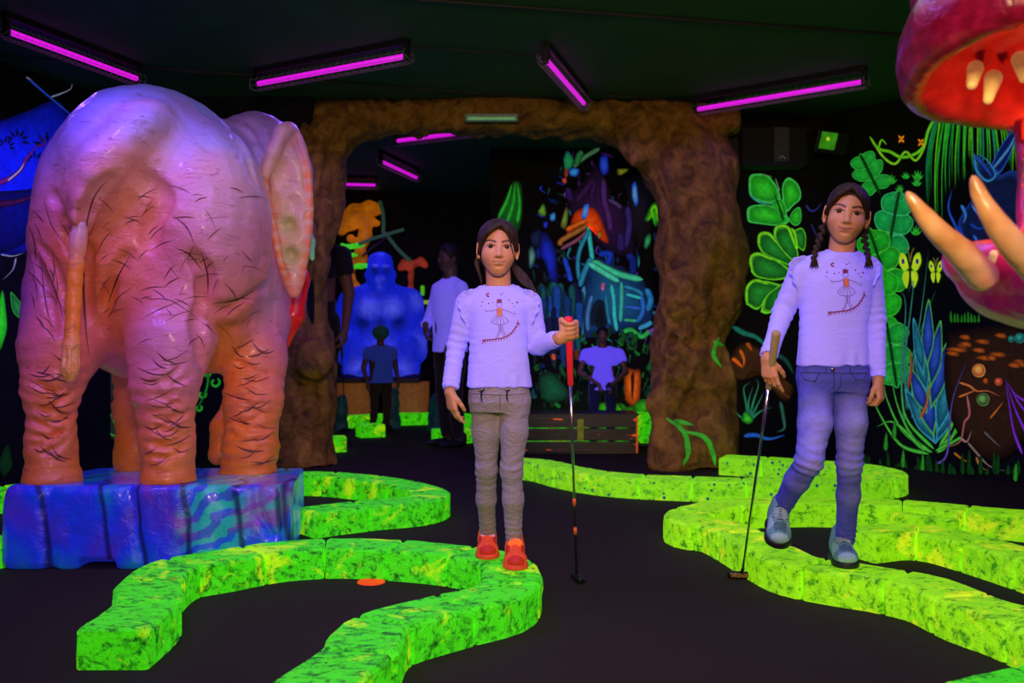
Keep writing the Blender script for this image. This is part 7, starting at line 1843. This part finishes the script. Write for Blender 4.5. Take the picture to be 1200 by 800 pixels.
# ================================================================ people in the background
M['dark_cloth'] = cloth_mat('dark_clothes', (.012, .012, .014)); M['brown_cloth'] = cloth_mat('dark_brown_shorts', (.03, .018, .013))
M['white_glow'] = glow_cloth('white_shirt_far', (.40, .38, .60), (.12, .09, .95), .48)
M['violet_glow'] = glow_cloth('violet_top_far', (.2, .15, .70), (.10, .06, .95), .62)
M['blue_jean_far'] = cloth_mat('dark_jeans_far', (.01, .02, .10)); M['blue_shirt_far'] = glow_cloth('dim_blue_shirt', (.03, .06, .24), (.02, .05, .5), .16); M['green_cap'] = plain('dark_green_cap', (.005, .05, .03), .8, es=.15)
SK2 = (.22, .12, .07)
def far_person(cx, d, ytop, label, shirt, legs, base_z=0, yaw=0, arms=None, wide=1., hair='hair_black', skin=SK2, short=False, lean=0, hideleg=None):
    """simple standing figure; H from its head top in the picture"""
    X0 = P(cx, 0, d)[0]; H = P(0, ytop, d)[2]-base_z; c = math.cos(yaw); s = math.sin(yaw)
    pt = lambda x, y, z: V(X0+(x*c-y*s)*H*wide+lean*z*H, d+(x*s+y*c)*H, base_z+z*H)
    tor = [(base_z+zz*H, X0+lean*zz*H, d, rx*H*wide*(abs(c)+.55*abs(s)), ry*H*(abs(c)+1.5*abs(s))) for zz, rx, ry in ((.47, .098, .066), (.55, .090, .060), (.66, .098, .066), (.76, .105, .062), (.80, .095, .052), (.825, .045, .040))]
    pel = [(base_z+zz*H, X0+lean*zz*H, d, rx*H*wide, ry*H) for zz, rx, ry in ((.455, .085, .06), (.50, .094, .065), (.56, .080, .055))]
    A = arms or [[(-.115, 0, .775), (-.145, .02, .62), (-.14, -.05, .47)], [(.115, 0, .775), (.145, .02, .62), (.14, -.05, .47)]]
    def mkhand(sd):
        return lambda f, W: add_hand(f, W, V(0, -.15, -1), V(sd, -.3, 0), V(-sd*.3, -1, 0), H/1.45, curl=(.4, .5, .6, .6))
    arms_ = []
    for i, a in enumerate(A):
        pts = [pt(*q_) for q_ in a]; dct = dict(pts=pts, r=[.036*H, .030*H, .022*H], wr=.015*H, hand=mkhand(-1 if i == 0 else 1))
        if short: m_ = pts[0]+(pts[1]-pts[0])*.55; dct.update(short=True, bare=1, sleeve=[pts[0], (pts[0]+m_)/2, m_], sr=[.042*H, .040*H, .038*H]); dct['r'] = [.032*H, .024*H, .018*H]
        arms_.append(dct)
    L = [dict(pts=[pt(sx*.05, 0, .50), pt(sx*.055, 0, .40), pt(sx*.058, -.005, .27), pt(sx*.058, .01, .15), pt(sx*.058, .02, .05)], r=[.058*H, .052*H, .038*H, .034*H, .028*H]) for sx in (-1, 1)]
    def hr(f, fr):
        c_, R, s_ = fr; l = lambda x, y, z: c_+R@(V(x, y, z)*s_)
        f.ell(l(0, -1.6, 3.1), V(7.5, 8.8, 7.9)*s_, R); f.ell(l(0, -4, -1.5), V(6.8, 5.2, 6)*s_, R, .02); f.ell(l(0, 9.4, -2.3), V(6.2, 8.2, 8.8)*s_, R, .004, 'sub')
    sp = dict(label=label, base=V(X0, d, base_z), head=(pt(0, -.01, .932), H*.138, yaw, -.0, 0), neck=(pt(0, .005, .835), .034*H), torso=tor, yoke=[(pt(-.04, 0, .815), pt(-.11, 0, .785), .025*H, .030*H), (pt(.04, 0, .815), pt(.11, 0, .785), .025*H, .030*H)], pelvis=pel, arms=arms_, legs=L, shirt_mat=shirt, leg_mat=legs, hair=hr, hair_mat=M[hair], simple=True, vox=.008, hairvox=.007, skin=skin, fold=.004)
    r_ = make_person(sp)
    root = r_[0]
    for sx in (-1, 1):
        h = pt(sx*.058, .045, .0); t_ = pt(sx*.062, -.095, .0); f = Field(np.minimum(h, t_)-.1, np.maximum(h, t_)+.16, .007); f.ell((h+t_)/2+V(0, 0, .035), (.030*H, .085*H, .032), frame(t_-h), 0); f.cap(h+V(0, -.02, .05), h+V(0, -.02, .09), .026*H, k=.02); f.plane((0, 0, base_z), (0, 0, -1)); add_part('shoe', f.mesh(), M['black_metal'], root)
    return r_, pt
SIDE = [[(-.115, 0, .775), (-.135, -.05, .63), (-.06, -.13, .60)], [(.115, 0, .775), (.15, .02, .62), (.13, -.04, .48)]]
far_person(527, 8.6, 286, 'dark-haired adult in glowing white shirt and black trousers turned aside, left of the girls', M['white_glow'], M['dark_cloth'], yaw=-.9, arms=SIDE, wide=.85, skin=(.04, .035, .025))
far_person(369, 8.9, 236, 'adult in dark clothes half hidden behind the left trunk of the arch, arm hanging', M['dark_cloth'], M['dark_cloth'], yaw=0, wide=.95, skin=(.16, .07, .04), short=True)
far_person(706, 8.65, 383, 'small child in a glowing violet top looking down behind the plank bench', M['violet_glow'], M['blue_jean_far'], yaw=0, wide=1.25, skin=(.07, .04, .03), short=True, arms=[[(-.115, 0, .775), (-.155, -.03, .62), (-.03, -.15, .52)], [(.115, 0, .775), (.155, -.03, .62), (.05, -.15, .52)]])
r_, pt = far_person(446, 9.9, 384, 'small child in dim blue shirt and dark green cap in front of the gorilla', M['blue_shirt_far'], M['brown_cloth'], yaw=.5, wide=1.15, skin=(.04, .03, .025), short=True)
hc = pt(0, 0, .955); f = Field(hc-.18, hc+.18, .008); f.ell(hc+V(0, .01, 0), (.085, .10, .075), None, 0); f.cap(hc+V(.02, -.08, -.01), hc+V(.03, -.13, -.02), .04, .03, k=.02, sq=((0, 0, 1), 3)); add_part('cap', f.mesh(), M['green_cap'], r_[0])
# their putters
M['dark_steel'] = plain('dim_steel', (.2, .2, .22), .3, 1)
putter(P(400, 402, 8.75), G(405, 505), .22, M['dark_cloth'], 'putter of the half hidden adult, its dark head beside the left trunk', (1, -.1), shaft_mat=M['dark_steel'])
putter(P(713, 448, 8.48), V(P(752, 476, 8.5)[0], 8.5, 0), .2, M['dark_cloth'], 'short dark putter held low by the child in the violet top', (1, 0), shaft_mat=M['cord'])
# ================================================================ light, camera, view
def area(name, loc, target, size, power, color, spread=PI, sy=None):
    l = bpy.data.lights.new(name, 'AREA'); l.energy = power; l.color = color; l.size = size; l.spread = spread
    if sy: l.shape = 'RECTANGLE'; l.size_y = sy
    o = bpy.data.objects.new(name, l); COL.objects.link(o); o.location = loc
    o.rotation_euler = (Vector(target)-Vector(loc)).to_track_quat('-Z', 'Y').to_euler()
    return o
# warm spotlight panel of the photographer at front left
area('photo_softbox', (.05, -.2, 1.9), (.35, 3.8, 1.0), .45, 23, (1.0, .62, .34), spread=1.35)
area('added_top_fill', (0, 3.5, 2.6), (0, 3.9, 0), 3.0, 18, (.75, 1.0, .8), sy=2.5)  # unseen greenish fill added overhead to brighten the kerb tops
w = bpy.data.worlds.new('dark'); bpy.context.scene.world = w; w.use_nodes = True
w.node_tree.nodes['Background'].inputs[0].default_value = (.004, .005, .008, 1)
w.node_tree.nodes['Background'].inputs[1].default_value = 1
cam = bpy.data.cameras.new('camera'); co = bpy.data.objects.new('camera', cam); COL.objects.link(co)
co.location = (0, 0, CH); co.rotation_euler = (PI/2, 0, 0)
cam.sensor_width = 36; cam.lens = F/1200*36; cam.shift_y = -10/1200
cam.clip_start = .05; cam.clip_end = 100
cam.dof.use_dof = True; cam.dof.focus_distance = 3.6; cam.dof.aperture_fstop = 3.8
sc = bpy.context.scene; sc.camera = co
sc.view_settings.view_transform = 'Standard'; sc.view_settings.look = 'None'; sc.view_settings.gamma = 1
sc.view_settings.use_curve_mapping = False; sc.view_settings.exposure = 0
